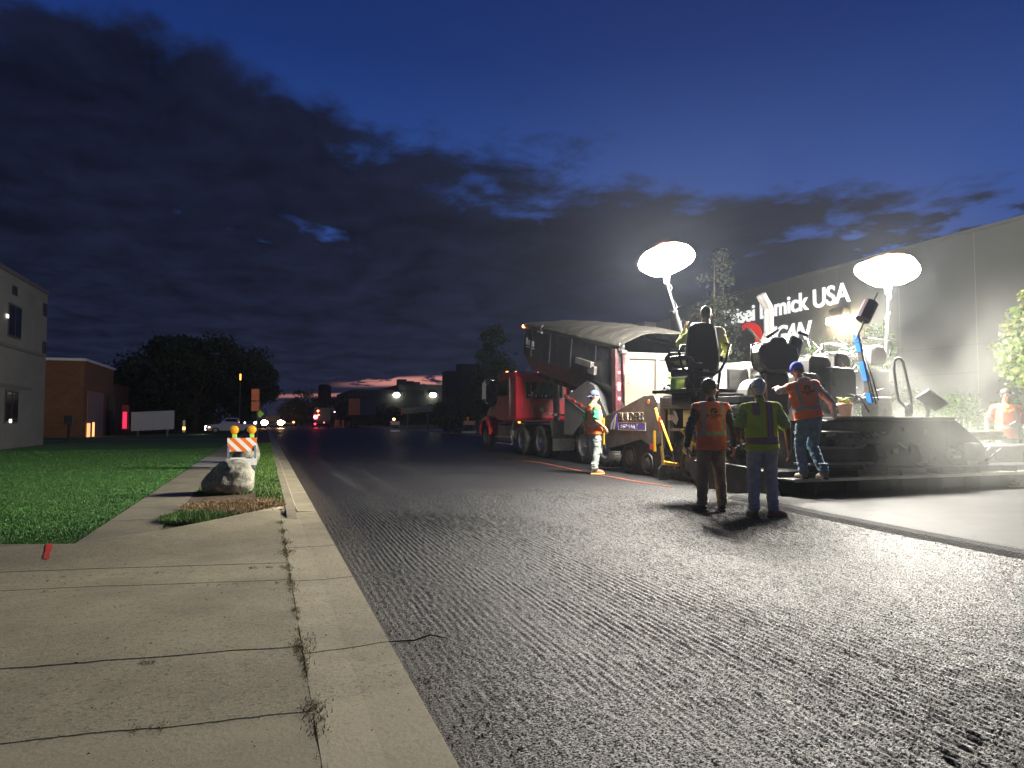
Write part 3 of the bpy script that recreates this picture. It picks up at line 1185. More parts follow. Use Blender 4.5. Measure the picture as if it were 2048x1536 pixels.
def far_buildings():
    # low warehouse with two floodlights
    y = 130.0
    a, b = PY(705, 800, y), PY(900, 800, y)
    t = thing('low_warehouse', ((a.x + b.x) / 2, y + 10, 0), 'long low warehouse with two bright wall floodlights at the end of the road', 'building')
    z = PY(800, 780, y).z
    w = MB()
    w.span((a.x, y, -.05), (b.x, y + 30, z))
    w.build('wall', mat('far dark wall', (.05, .055, .055), .9, 0, .3, .2), t)
    r = MB()
    r.span((PY(800, 780, y).x - .3, y - .1, z), (b.x + .1, y + 30, z + 1.0))
    r.build('parapet', mat('far parapet', (.09, .10, .095), .9), t)
    rb = MB()
    n = 40
    for i in range(n):
        x = a.x + (b.x - a.x) * i / n
        rb.span((x, y - .05, z - 1.3), (x + .12, y - .01, z))
    rb.build('siding_rib', mat('rib', (.10, .10, .10), .8), t)
    for u in (793, 866):
        p = PY(u, 790, y - .6)
        hs = MB()
        hs.span((p.x - .6, y - .55, p.z + .2), (p.x + .6, y, p.z + .5))
        h = hs.build('floodlight', M['dull_steel'], t)
        g = MB()
        g.ball((p.x, p.y, p.z), (.62, .3, .45), 12)
        o = g.build('lamp_lens', emis('white floodlight lens', (1, .93, .72), 30), smooth=True)
        o.parent = h
        o.matrix_parent_inverse = worldm(t).inverted()
    rt = MB()
    for u, s in ((805, .8), (822, .6), (835, .5)):
        p = PY(u, 776, y + 5)
        rt.span((p.x - s, y + 5, z + 1), (p.x + s, y + 7, z + 1.0 + s * 1.6))
    rt.build('roof_unit', M['dull_steel'], t)
    # dark house right of it
    y = 92.0
    a, b = PY(893, 800, y), PY(962, 800, y)
    z = PY(900, 742, y).z
    t = thing('dark_house', ((a.x + b.x) / 2, y + 5, 0), 'dark flat roofed building left of the tall dim tree behind the red truck', 'building')
    w = MB()
    w.span((a.x, y, -.05), (b.x, y + 2.5, z))
    w.build('wall', mat('unlit wall', (.025, .027, .03), .9), t)
    w = MB()
    p = PY(921, 727, y)
    w.span((p.x, y + .3, z), (b.x, y + 2.3, p.z))
    w.build('upper_storey', mat('unlit wall', (.025, .027, .03), .9), t)
    # dark tower
    y = 150.0
    a, b = PY(637, 800, y), PY(664, 800, y)
    z = PY(650, 773, y).z
    t = thing('dark_silo', ((a.x + b.x) / 2, y + 2, 0), 'tall dark silo standing at the end of the road', 'silo')
    w = MB()
    w.cyl(((a.x + b.x) / 2, y + 2, 0), ((a.x + b.x) / 2, y + 2, z), (b.x - a.x) / 2, n=32)
    w.build('barrel', mat('silo steel', (.018, .02, .028), .8), t)
    w = MB()
    w.cyl(((a.x + b.x) / 2, y + 2, z), ((a.x + b.x) / 2, y + 2, z + .5), (b.x - a.x) / 2 + .12, (b.x - a.x) / 2 - .4, n=32)
    w.build('roof', mat('silo steel', (.018, .02, .028), .8), t)


grey_building()
brick_building()
warehouse()
far_buildings()


# ================================================================== LAMPS THAT THE PLACE HAS
def balloon_light(c, rx, rz, base, label, strength, grip, bluebase=False):
    """inflated work light on a telescopic mast"""
    t = thing('balloon_light', base, label, 'work light', group='balloon work lights on the paver')
    tilt = Matrix.Rotation(R(grip), 3, 'Y').to_quaternion()
    b = MB()
    b.ball(c, (rx, rx, rz), 32, rot=tilt)
    for v in b.bm.verts:       # fabric gores and a slightly slack, lumpy bag
        d = v.co - Vector(c)
        a = math.atan2(d.y, d.x)
        v.co = Vector(c) + d * (1 + .03 * math.cos(a * 8) + .12 * noise.noise(d * 2.6 + Vector((grip, 2, 0))))
    b.bm.normal_update()
    for f in b.bm.faces:
        f.material_index = 1 if f.normal.z > .80 else 0
    b.build('balloon', [emis('glowing balloon fabric', (1.0, .945, .84), strength), emis('red top fabric', (1, .30, .16), 4.0)], t, smooth=True)
    top = Vector(c)
    k = MB()
    cap = tilt @ Vector((0, 0, rz))
    k.lathe([(.015, 0), (.06, .0), (.07, .03), (.02, .05), (.01, .05)], top + cap * .96, n=12)
    k.build('cap', M['red'], t)
    neck = top + Vector((0, 0, -rz))
    s = MB()
    s.cyl(neck + Vector((0, 0, .03)), neck + Vector((0, 0, -.16)), .075, .055, 16)
    s.cyl(neck + Vector((0, 0, -.16)), neck + Vector((0, 0, -.20)), .05, .05, 12)
    s.build('lamp_holder', M['white_paint'], t)
    m = MB()
    p0 = neck + Vector((0, 0, -.18))
    p1 = Vector(base)
    mid = p0.lerp(p1, .38)
    m.cyl(p0, mid, .022, .022, 12)
    m.cyl(mid, p1, .034, .034, 12)
    m.cyl(mid + Vector((0, 0, .03)), mid - Vector((0, 0, .04)), .045, .045, 12)
    m.cyl(mid - Vector((.0, .03, .03)), mid - Vector((.09, .03, .0)), .008)
    m.build('mast', M['steel'], t)
    w = MB()
    pts = []
    for i in range(26):
        q = p0.lerp(p1, i / 25)
        pts.append(q + Vector((.05 * math.sin(i * 1.1) + .03, .02 * math.cos(i * 1.9), 0)))
    w.tube(pts, .007, 5)
    w.build('cable', M['black_plastic'], t)
    return t


balloon_light(PY(1333, 517, 12.4), .54, .31, PY(1380, 722, 12.0), 'left balloon work light, tilted, on a thin mast by the seated driver', BALLOON, -13)
balloon_light(PY(1775, 541, 11.5), .60, .315, PY(1772, 712, 11.5), 'right balloon work light, on the mast in front of the bare grey wall', BALLOON, 2)


# ================================================================== TREES AND SHRUBS
M['leaf_dark'] = mat('dark foliage', (.028, .048, .018), .7, 0, .4, .6)
M['leaf_mid'] = mat('mid foliage', (.04, .07, .02), .65, 0, .45, 1.2)
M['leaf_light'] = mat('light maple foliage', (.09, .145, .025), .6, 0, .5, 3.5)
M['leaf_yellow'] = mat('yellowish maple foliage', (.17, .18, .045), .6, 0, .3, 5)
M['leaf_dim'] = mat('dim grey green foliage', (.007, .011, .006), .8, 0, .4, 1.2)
M['bark'] = mat('bark', (.07, .055, .04), .9, 0, .4, 8, .01, 20)


def tree(name, base, h, crown, label, mats, n, leaf, trunk=.12, seed=1, group=None, bare=.25, cat='tree', clumps=60, low=False):
    """crown: list of (dx, dy, z, rx, ry, rz) lobes in metres from the base"""
    base = Vector(base)
    t = thing(name, base, label, cat, group=group)
    rnd = random.Random(seed)
    tk = MB()
    tk.tube([base + Vector((.02 * math.sin(i), .03 * math.cos(i * 1.3), h * .9 * i / 6)) for i in range(7)], trunk, 8, radii=[trunk * (1.25 - i * .18) for i in range(7)])
    for i in range(9 if not low else 5):
        c = crown[rnd.randrange(len(crown))]
        z0 = h * rnd.uniform(bare * .8, .6)
        a = rnd.uniform(0, 2 * PI)
        e = base + Vector((c[0] + c[3] * .6 * math.cos(a), c[1] + c[4] * .6 * math.sin(a), c[2] + c[5] * .4 * rnd.uniform(-.5, 1)))
        s = base + Vector((0, 0, z0))
        mid = s.lerp(e, .5) + Vector((0, 0, .08 * h * rnd.random()))
        tk.tube([s, mid, e], trunk * .3, 6, radii=[trunk * .45, trunk * .28, trunk * .1])
    tk.build('trunk', M['bark'], t)
    # leaves in clumps
    cl = []
    for _ in range(clumps):
        c = crown[rnd.randrange(len(crown))]
        while True:
            d = Vector((rnd.uniform(-1, 1), rnd.uniform(-1, 1), rnd.uniform(-1, 1)))
            if .35 < d.length < 1:
                break
        d *= rnd.uniform(.8, 1.0) / max(.55, d.length)
        p = base + Vector((c[0] + d.x * c[3], c[1] + d.y * c[4], c[2] + d.z * c[5]))
        cl.append((p, rnd.uniform(.16, .36) * (c[3] + c[5]) * .5))
    vs, fs, mi = [], [], []
    for _ in range(n):
        p, r = cl[rnd.randrange(len(cl))]
        d = Vector((rnd.gauss(0, .5), rnd.gauss(0, .5), rnd.gauss(0, .42))) * r
        q = p + d
        if q.z < base.z + .05:
            continue
        a = Vector((rnd.uniform(-1, 1), rnd.uniform(-1, 1), rnd.uniform(-1, 1))).normalized()
        b = a.cross(Vector((rnd.uniform(-1, 1), rnd.uniform(-1, 1), rnd.uniform(-.3, 1)))).normalized()
        s = leaf * rnd.uniform(.6, 1.35)
        k = len(vs)
        vs += [q - a * s, q + b * s * .55 + a * s * .1, q + a * s, q - b * s * .55 + a * s * .1]
        fs += [(k, k + 1, k + 2), (k, k + 2, k + 3)]
        j = 0 if len(mats) == 1 else (0 if rnd.random() < .68 else 1)
        mi += [j, j]
    me = bpy.data.meshes.new('crown')
    me.from_pydata([tuple(v - base) for v in vs], [], fs)
    me.polygons.foreach_set('material_index', mi)
    for m in mats:
        me.materials.append(m)
    o = bpy.data.objects.new('crown', me)
    COL.objects.link(o)
    o.parent = t
    return t


def build_trees():
    D, Md, Li, Ye = M['leaf_dark'], M['leaf_mid'], M['leaf_light'], M['leaf_yellow']
    # big dark oak mass left of the road, ~70 m away
    def at(u, y, z=.08):
        p = PY(u, 850, y)
        return Vector((p.x, y, z))
    # height from the picture
    y = 70.0
    b = at(390, y)
    H = PY(400, 672, y).z
    s = y / 1420.0 / math.cos(YAW) * 1.0
    tree('oak_tree', b, H, [(0, 0, H * .60, 5.2, 4, H * .38), (-3.2, 0, H * .5, 3.6, 3, H * .32), (3.8, 0, H * .50, 3.4, 3, H * .33), (0, 0, H * .35, 6, 4, H * .26), (1.2, 0, H * .78, 2.8, 3, H * .18), (-1.4, 0, H * .80, 2.4, 3, H * .17)],
         'largest black oak crown standing behind the white pickup', [D], 24000, .20, .35, 3, clumps=150)
    b = at(482, y + 3)
    tree('oak_tree', b, H * .8, [(0, 0, H * .55, 2.2, 2.5, H * .30), (1.4, 0, H * .48, 1.9, 2, H * .22), (2.0, 0, H * .62, 1.2, 1.5, H * .10)],
         'dark tree with a jagged right side just behind the orange street signs', [D], 10000, .18, .25, 5, clumps=90)
    b = at(290, y + 4)
    tree('oak_tree', b, H * .75, [(0, 0, H * .48, 3.4, 3, H * .32), (-1.8, 0, H * .34, 2.6, 2.5, H * .28), (1.5, 0, H * .56, 2.4, 2, H * .22)],
         'dark tree crown between the brick building and the largest oak', [D], 12000, .18, .25, 6, clumps=90)
    b = at(235, y + 12)
    tree('oak_tree', b, H * .45, [(0, 0, H * .3, 3.2, 3, H * .24)], 'low dark tree above the blank white panel, nearest the brick wall', [D], 5000, .18, .2, 7, clumps=60)
    b = at(330, y + 7)
    tree('oak_tree', b, H * .5, [(0, 0, H * .25, 4.5, 3, H * .24)], 'low dark tree filling the gap under the big crowns behind the white panel', [D], 6000, .2, .2, 27, clumps=80)
    # mid distance round trees
    y = 120.0
    for (u, r, h, sd, lab) in ((603, 3.6, 5.6, 8, 'round dark tree by the road between the headlights and the silo'), (590, 2.4, 3.8, 9, 'smaller dark tree left of the round tree by the silo'),
                               (690, 3.0, 4.9, 10, 'dark tree directly right of the silo'), (740, 3.5, 3.2, 12, 'low dark tree behind the orange tipped container'), (778, 3.3, 3.3, 13, 'low dark tree below the left floodlight'),
                               (835, 3.6, 3.0, 14, 'low dark tree between the two floodlights'), (880, 3.4, 3.4, 15, 'low dark tree below the right floodlight')):
        b = at(u, y + (sd % 3) * 2 - (3 if sd > 11 else 0), .1)
        tree('round_tree', b, h, [(0, 0, h * .6, r, r, h * .42), (r * .3, 0, h * .45, r * .8, r, h * .35), (-r * .35, 0, h * .42, r * .7, r, h * .33)], lab, [D], 3500, .2, .15, sd, clumps=60, group='dark trees at the end of the road')
    # tall tree behind the red cab
    y = 58.0
    b = at(985, y)
    H2 = PY(985, 645, y).z
    tree('tall_tree', b, H2, [(0, 0, H2 * .45, 1.9, 1.8, H2 * .36), (.1, 0, H2 * .74, 1.1, 1.2, H2 * .25), (-.7, 0, H2 * .32, 1.6, 1.5, H2 * .26), (.9, 0, H2 * .36, 1.4, 1.5, H2 * .26)],
         'tall dim tree with a pointed top rising behind the red cab', [D, Md], 11000, .12, .16, 20, clumps=110)
    for (u, r, h, sd, lab) in ((925, 2.2, 3.2, 21, 'dark shrub mass left of the tall tree behind the cab'), (955, 1.8, 2.4, 22, 'dark low shrub at the foot of the tall tree')):
        b = at(u, 56)
        tree('dark_shrub', b, h, [(0, 0, h * .5, r, r, h * .48)], lab, [D], 3500, .12, .08, sd, clumps=50, cat='shrub')
    # slim tree in front of the warehouse, right of the seated driver
    y = 18.5
    p = PY(1432, 700, y)
    H3 = PY(1432, 492, y).z
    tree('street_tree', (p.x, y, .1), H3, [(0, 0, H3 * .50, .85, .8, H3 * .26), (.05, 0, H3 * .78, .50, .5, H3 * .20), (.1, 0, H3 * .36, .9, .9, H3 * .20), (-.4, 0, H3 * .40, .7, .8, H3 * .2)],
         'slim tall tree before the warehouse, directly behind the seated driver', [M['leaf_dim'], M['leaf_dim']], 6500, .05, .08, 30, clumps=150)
    p = PY(1508, 700, 18.2)
    tree('street_tree', (p.x, 18.2, .1), 2.5, [(0, 0, 1.5, .8, .8, .85), (-.5, 0, 1.4, .6, .8, .8)], 'small bushy tree below the red logo mark on the warehouse', [M['leaf_dim'], D], 6000, .05, .05, 31, clumps=90)
    # thin branches left and right of the wall lamp
    p = PY(1700, 700, 17.0)
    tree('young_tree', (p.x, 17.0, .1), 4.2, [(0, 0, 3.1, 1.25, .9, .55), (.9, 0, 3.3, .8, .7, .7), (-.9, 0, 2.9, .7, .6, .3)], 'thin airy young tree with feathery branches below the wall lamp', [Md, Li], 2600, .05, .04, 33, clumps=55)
    # maple at the right edge of the frame
    y = 12.6
    p = PY(2085, 700, y)
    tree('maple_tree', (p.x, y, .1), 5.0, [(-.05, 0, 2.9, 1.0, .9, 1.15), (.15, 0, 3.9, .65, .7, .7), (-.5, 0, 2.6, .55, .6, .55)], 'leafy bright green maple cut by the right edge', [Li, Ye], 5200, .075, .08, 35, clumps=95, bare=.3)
    # hedge bushes behind the screed
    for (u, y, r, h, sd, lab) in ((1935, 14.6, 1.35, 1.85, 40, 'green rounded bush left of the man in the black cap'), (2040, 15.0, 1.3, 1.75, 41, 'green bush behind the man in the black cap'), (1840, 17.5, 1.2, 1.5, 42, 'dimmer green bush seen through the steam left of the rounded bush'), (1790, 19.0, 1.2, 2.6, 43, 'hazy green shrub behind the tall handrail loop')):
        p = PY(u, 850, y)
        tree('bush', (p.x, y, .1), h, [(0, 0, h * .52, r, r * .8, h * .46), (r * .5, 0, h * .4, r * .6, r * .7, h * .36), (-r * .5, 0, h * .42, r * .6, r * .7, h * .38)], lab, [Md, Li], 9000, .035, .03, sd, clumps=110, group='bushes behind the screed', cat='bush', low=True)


build_trees()


# ================================================================== THE ASPHALT PAVER
def slat_track(t, x, y0, y1, r=.36, w=.38):
    m = MB()
    poly = []
    for k in range(9):
        a = PI / 2 + PI * k / 8
        poly.append((y0 + r + math.cos(a) * r, r + math.sin(a) * r))
    for k in range(9):
        a = -PI / 2 + PI * k / 8
        poly.append((y1 - r + math.cos(a) * r, r + math.sin(a) * r))
    m.prism(poly, x, x + w, 'x')
    L_ = (y1 - y0 - 2 * r)
    n = int(L_ / .16)
    for i in range(n):
        y = y0 + r + i * L_ / (n - 1)
        m.span((x - .02, y - .05, 2 * r), (x + w + .02, y + .05, 2 * r + .035))
        m.span((x - .02, y - .05, .002), (x + w + .02, y + .05, .03))
    for yc, sg in ((y0 + r, -1), (y1 - r, 1)):
        for k in range(1, 7):
            a = PI / 2 + sg * -1 * PI * k / 7 if sg > 0 else PI / 2 + PI * k / 7
            m.box((x + w / 2, yc + math.cos(a) * (r + .015), r + math.sin(a) * (r + .015)), (w + .04, .1, .035), Matrix.Rotation(a - PI / 2, 3, 'X'))
    tr = m.build('track', M['tyre'], t)
    for i, yc in enumerate((y0 + r, y0 + r + L_ * .33, y0 + r + L_ * .66, y1 - r)):
        q = MB()
        rr = r - .05 if i in (0, 3) else r - .14
        zc = r if i in (0, 3) else r - .09
        q.lathe([(.03, 0), (rr * .55, 0), (rr * .6, .04), (rr * .85, .04), (rr, .0), (rr, .06), (.03, .08)], (x - .035, yc, zc), 'x', 22)
        o = q.build('track_wheel', M['dull_steel'])
        o.parent = tr
        o.matrix_parent_inverse = worldm(t).inverted()


def paver():
    t = thing('asphalt_paver', (9.3, 12.5, 0), 'large black tracked asphalt paver with hopper, seats and wide screed, steaming', 'paver')
    XL, XR = 7.62, 10.95

    def sub(mb, name, m, par, **k):
        o = mb.build(name, m, None, **k)
        o.parent = par
        o.matrix_parent_inverse = worldm(t).inverted()
        return o

    def P(mb, name, m, **k):
        return mb.build(name, m, t, **k)
    # hopper wings (the left one carries the company name)
    for side, x0 in (('l', XL), ('r', XR - .09)):
        m = MB()
        m.prism([(15.25, 1.28), (14.6, 1.42), (13.35, 1.72), (12.95, 1.72), (12.80, 1.55), (12.72, .72), (13.0, .62), (13.5, .78), (14.4, .62), (15.15, .52), (15.28, .85)], x0, x0 + .09, 'x')
        w = P(m, 'hopper_wing', M['hopper_paint'], bevel=.015)
        if side == 'l':
            hop = w
    m = MB()
    m.prism([(XL + .1, 1.25), (XL + .55, .62), (XR - .55, .62), (XR - .1, 1.25), (XR - .1, 1.32), (XR - .6, .68), (XL + .6, .68), (XL + .1, 1.32)], 13.3, 15.2, 'y')
    m.build('hopper_floor', M['dull_steel'], t)
    m = MB()
    m.span((XL + .15, 15.25, .45), (XR - .15, 15.45, .75))
    P(m, 'push_roller', M['dull_steel'], bevel=.04)
    # name plate on the wing: letters reading from front (left) to rear (right)
    fx = XL - .006
    def wr(y, z):
        return frame((fx, y, z), (0, -1, 0), (0, 0, 1))
    cream = mat('cream outline lettering', (.62, .56, .40), .5)
    text_obj('lettering', 'BUILDERS', .27, cream, hop, wr(14.50, 1.165), bold=.018, depth=.003, spacing=.95)
    text_obj('lettering', 'BUILDERS', .27, M['vest_black'], hop, frame((fx - .006, 14.50, 1.165), (0, -1, 0), (0, 0, 1)), bold=.004, depth=.002, spacing=.95)
    bp = mat('royal blue plate', (.05, .06, .42), .45)
    m = MB()
    m.span((fx - .002, 13.30, .985), (fx + .004, 14.50, 1.13))
    sub(m, 'blue_plate', bp, hop, bevel=.02)
    m = MB()
    for a, b_, c, d in ((13.28, 14.52, .97, .985), (13.28, 14.52, 1.13, 1.145), (13.28, 13.30, .985, 1.13), (14.50, 14.52, .985, 1.13)):
        m.span((fx - .004, a, c), (fx + .004, b_, d))
    sub(m, 'plate_border', cream, hop)
    text_obj('lettering', 'ASPHALT', .135, M['white_paint'], hop, frame((fx - .006, 14.40, 1.008), (0, -1, 0), (0, 0, 1)), bold=.002, depth=.002, spacing=1.6)
    # road emblem beside the words
    m = MB()
    m.prism([(14.92, .98), (14.60, .98), (14.56, 1.05), (14.56, 1.34), (14.66, 1.34), (14.80, 1.24), (14.90, 1.12)], fx - .003, fx + .003, 'x')
    sub(m, 'emblem', bp, hop)
    for a, b_ in (((14.90, .86), (14.82, .86)), ((14.76, .86), (14.70, .86))):
        m = MB()
        m.prism([(a[0], .98), (a[0] - .04, 1.12), (14.68 - (14.9 - a[0]) * .25, 1.27), (14.60, 1.34), (14.585, 1.34), (14.66 - (14.9 - a[0]) * .25, 1.24), (b_[0] - .05, 1.10), (b_[0], .98)], fx - .008, fx - .0035, 'x')
        sub(m, 'emblem_line', cream, hop)
    m = MB()
    m.cyl((fx - .004, 13.15, 1.58), (fx + .002, 13.15, 1.58), .05, n=16)
    sub(m, 'warning_disc', M['orange_sign'], hop)
    # yellow front corner marker and rear yellow stripe
    m = MB()
    m.span((XL - .02, 15.22, .62), (XL + .05, 15.30, 1.25))
    P(m, 'yellow_edge', M['yellow'])
    m = MB()
    m.span((XL - .03, 12.88, .55), (XL + .02, 12.94, .98))
    P(m, 'yellow_edge', M['yellow'])
    m = MB()
    m.span((XL - .028, 12.94, .58), (XL - .01, 13.08, .70))
    P(m, 'warning_label', M['red'])
    for x in (XL + .18, XR - .56):
        slat_track(t, x, 11.55, 14.7)
    # main frame, engine bay with grille
    m = MB()
    m.span((XL + .62, 10.6, .35), (XR - .62, 13.2, 1.1))
    m.span((XL + .10, 11.1, 1.60), (XR - .1, 12.75, 1.70))
    m.span((XL + .02, 12.55, .62), (XR - .02, 12.75, 1.60))
    P(m, 'main_frame', M['black_metal'], bevel=.01)
    m = MB()
    m.span((XL + .0, 11.15, 1.42), (XL + .08, 12.72, 1.66))
    g = P(m, 'side_grille', M['dark_grey'], bevel=.008)
    for r_ in range(3):
        for c_ in range(4):
            m = MB()
            y = 12.62 - c_ * .38
            m.span((XL - .012, y - .30, 1.47 + r_ * .06), (XL - .004, y, 1.495 + r_ * .06))
            sub(m, 'slot', M['vest_black'], g)
    m = MB()
    m.span((XL + .05, 11.2, .70), (XL + .14, 11.28, 1.42))
    m.span((XL + .05, 12.42, .70), (XL + .14, 12.5, 1.42))
    m.span((XL + .05, 11.2, .98), (XL + .12, 12.4, 1.03))
    P(m, 'side_frame', M['dull_steel'])
    m = MB()
    m.span((XL + .16, 11.75, 1.06), (XL + .40, 12.12, 1.40))
    P(m, 'tan_cover', M['kraft'], bevel=.01)
    m = MB()
    m.span((XL + .5, 11.1, .7), (XL + .9, 12.6, 1.5))
    P(m, 'engine_block', M['dull_steel'], bevel=.03)
    m = MB()
    m.span((XL + .14, 12.30, 1.15), (XL + .2, 12.40, 1.40))
    nb = P(m, 'number_plate', M['black_plastic'])
    text_obj('lettering', '81N', .15, M['white_paint'], nb, frame((XL + .045, 12.48, 1.20), (0, -1, 0), (0, 0, 1)), bold=.008)
    m = MB()
    m.prism([(12.20, 1.10), (12.32, 1.18), (12.24, 1.24), (12.30, 1.40), (12.20, 1.36), (12.12, 1.22)], XL + .05, XL + .06, 'x')
    P(m, 'paper_label', M['white_paint'])
    m = MB()
    m.cyl((XL + .1, 11.9, .72), (XL + .38, 11.9, .72), .20, n=24)
    P(m, 'air_tank', M['alu'], smooth=False)
    for i in range(7):
        m = MB()
        y = 12.3 - i * .14
        pts = [(XL + .10 + .04 * math.sin(i + k), y + .05 * math.sin(k * 1.3 + i), 1.04 - k * .09) for k in range(6)]
        m.tube(pts, .014, 6)
        P(m, 'hose', M['black_plastic'])
    # left auger end with hydraulic clutter and end gate
    m = MB()
    m.prism([(11.0, .02), (11.0, .40), (10.6, .50), (9.6, .46), (8.9, .40), (8.7, .04), (8.9, .0)], XL - .34, XL - .29, 'x')
    P(m, 'end_gate', M['black_metal'], bevel=.012)
    m = MB()
    m.cyl((XL - .4, 10.9, .33), (XL + .8, 10.9, .33), .16, n=18)
    for k in range(9):
        m.cyl((XL - .35 + k * .17, 10.9, .33), (XL - .32 + k * .17, 10.9, .33), .23, n=16)
    P(m, 'auger', M['dull_steel'])
    rnd = random.Random(4)
    for i in range(14):
        m = MB()
        p = Vector((XL - .28 + rnd.random() * .4, 10.2 + rnd.random() * 1.0, .62 + rnd.random() * .25))
        q = p + Vector((rnd.uniform(-.2, .3), rnd.uniform(-.3, .3), rnd.uniform(-.05, .22)))
        m.cyl(p, q, rnd.uniform(.012, .035), n=10)
        P(m, 'hydraulic_rod', rnd.choice([M['steel'], M['dull_steel'], M['black_metal']]))
    m = MB()
    m.tube([(XL - .40, 10.5, .9), (XL - .2, 10.3, .78), (XL + .1, 10.2, .75), (XL + .25, 10.2, .9)], .016, 6)
    P(m, 'hose', M['steel'])
    # yellow levers
    m = MB()
    beam(m, PX(1323, 893, XL - .12), PX(1328, 945, XL - .12), .05, .05)
    beam(m, PX(1325, 925, XL - .12), PX(1356, 930, XL - .1), .06, .07)
    P(m, 'yellow_bracket', M['yellow'], bevel=.008)
    m = MB()
    beam(m, (XL - .02, 11.9, 1.0), (XL + .05, 11.5, .70), .03, .04)
    P(m, 'yellow_arm', M['yellow'])

    # operator deck
    m = MB()
    m.span((XL + .10, 10.25, 1.50), (XR - .10, 11.6, 1.62))
    P(m, 'operator_deck', M['black_metal'], bevel=.01)
    # hopper-side hood boxes
    m = MB()
    m.prism([(11.85, 1.70), (11.85, 2.22), (11.95, 2.34), (12.7, 2.34), (12.75, 1.70)], 8.62, 9.12, 'x')
    hb = P(m, 'engine_hood', M['grey_paint'], bevel=.025)
    m = MB()
    m.span((8.68, 11.84, 1.85), (8.9, 11.846, 2.18))
    sub(m, 'hood_grille', M['dull_steel'], hb)
    m = MB()
    m.prism([(11.80, 1.70), (11.80, 2.26), (12.0, 2.38), (12.75, 2.38), (12.8, 1.70)], 9.13, 10.6, 'x')
    P(m, 'rear_hood', mat('olive grey cabinet', (.15, .155, .135), .5, 0, .12, 3), bevel=.025)
    m = MB()
    m.span((9.2, 11.786, 1.78), (9.75, 11.799, 2.1))
    P(m, 'cabinet_door', mat('olive grey door', (.17, .175, .15), .5), bevel=.004)
    m = MB()
    m.cyl((9.28, 11.78, 2.22), (9.28, 11.80, 2.22), .03)
    P(m, 'cabinet_lock', M['vest_black'])
    # dark curved guard between the seats and a tan cushion edge
    m = MB()
    pts = []
    for k in range(10):
        a = PI * (1 - k / 9)
        pts.append((8.72 + .28 * math.cos(a), 1.66 + .32 * math.sin(a)))
    m.prism(pts, 11.0, 11.3, 'y')
    P(m, 'curved_guard', M['dark_grey'])
    m = MB()
    m.tube([(8.72 + .29 * math.cos(PI * (1 - k / 9)), 10.98, 1.66 + .33 * math.sin(PI * (1 - k / 9))) for k in range(4, 10)], .025, 8)
    P(m, 'guard_trim', M['kraft'])
    # exhaust stack: vertical pipe with a mitred, swept top
    m = MB()
    bx = PY(1538, 668, 13.0)
    tz = PY(1538, 620, 13.0).z
    m.cyl((bx.x, 13.0, 2.3), (bx.x, 13.0, tz), .105, n=22)
    m.tube([(bx.x, 13.0, tz - .02), (bx.x, 13.0, tz + .02), (bx.x - .05, 13.0, tz + .10), (bx.x - .13, 13.0, tz + .22), (bx.x - .20, 13.0, tz + .33)], .108, 20)
    m.cyl((bx.x, 13.0, 2.9), (bx.x, 13.0, 2.94), .12, n=22)
    P(m, 'exhaust_pipe', mat('sooty exhaust steel', (.035, .033, .032), .65, 0, .3, 4, dirt=(.025, .022, .02), damt=.6), bevel=.03)

    # seats ----------------------------------------------------------
    def seat(px, py, z0, s, name, yaw=0.0):
        """seat facing +Y: backrest seen from behind"""
        root = MB()
        n = 12
        outline = []
        hw, hh = .285 * s, .78 * s
        for k in range(n + 1):
            a = PI * k / n
            outline.append((px + math.copysign(abs(math.cos(a)) ** .7, math.cos(a)) * hw * .80, z0 + hh - .12 * s + math.sin(a) * .12 * s))
        outline = [(px + hw * .80, z0 + .02), (px + hw, z0 + .22 * s), (px + hw * .92, z0 + .45 * s)] + outline + [(px - hw * .92, z0 + .45 * s), (px - hw, z0 + .22 * s), (px - hw * .80, z0 + .02)]
        root.prism(outline, py, py + .15, 'y')
        b = P(root, 'seat_back', M['seat_vinyl'], bevel=.05)
        c = MB()
        c.box((px, py + .35, z0 + .02), (.52 * s, .52, .14))
        P(c, 'seat_cushion', M['seat_vinyl'], bevel=.05)
        c = MB()
        c.cyl((px, py + .3, z0 - .05), (px, py + .3, z0 - .45), .15, .2, 16)
        c.box((px, py + .3, z0 - .42), (.5, .5, .08))
        P(c, 'seat_pedestal', M['black_plastic'], bevel=.02)
        for sg in (-1, 1):
            c = MB()
            c.box((px + sg * .33 * s, py + .25, z0 + .24), (.08, .42, .09))
            P(c, 'armrest', M['black_plastic'], bevel=.025)
        c = MB()
        c.span((px - .05, py - .012, z0 + .03), (px + .05, py - .003, z0 + .06))
        sub(c, 'seat_tag', M['white_paint'], b)
        return b
    s1 = PY(1411, 735, 9.4)
    seat(s1.x, 9.4, 1.93, 1.03, 's1')
    # ring rail basket round the driver's seat
    m = MB()
    def K(u, v, y=9.3):
        p = PY(u, v, y)
        return (p.x, p.y, p.z)
    m.tube([K(1385, 690, 9.7), K(1362, 692, 9.5), K(1358, 705), K(1364, 735), K(1376, 748), K(1400, 750), K(1425, 750), K(1440, 742), K(1452, 720), K(1460, 690, 9.5), K(1440, 685, 9.8)], .022, 8)
    P(m, 'seat_rail', M['black_metal'])
    m = MB()
    m.tube([K(1366, 712), K(1382, 714), K(1390, 726), K(1404, 726)], .013, 6)
    P(m, 'seat_brace', M['dull_steel'])
    m = MB()
    m.tube([K(1377, 750), K(1386, 775), K(1392, 792)], .018, 6)
    m.tube([K(1440, 745), K(1436, 770), K(1432, 800)], .022, 6)
    P(m, 'platform_strut', M['black_metal'])
    m = MB()
    m.box((s1.x, 9.75, 1.66), (.9, 1.0, .05))
    m.box((s1.x, 9.75, 1.55), (.3, .8, .2))
    P(m, 'seat_platform', M['black_metal'], bevel=.01)
    m = MB()
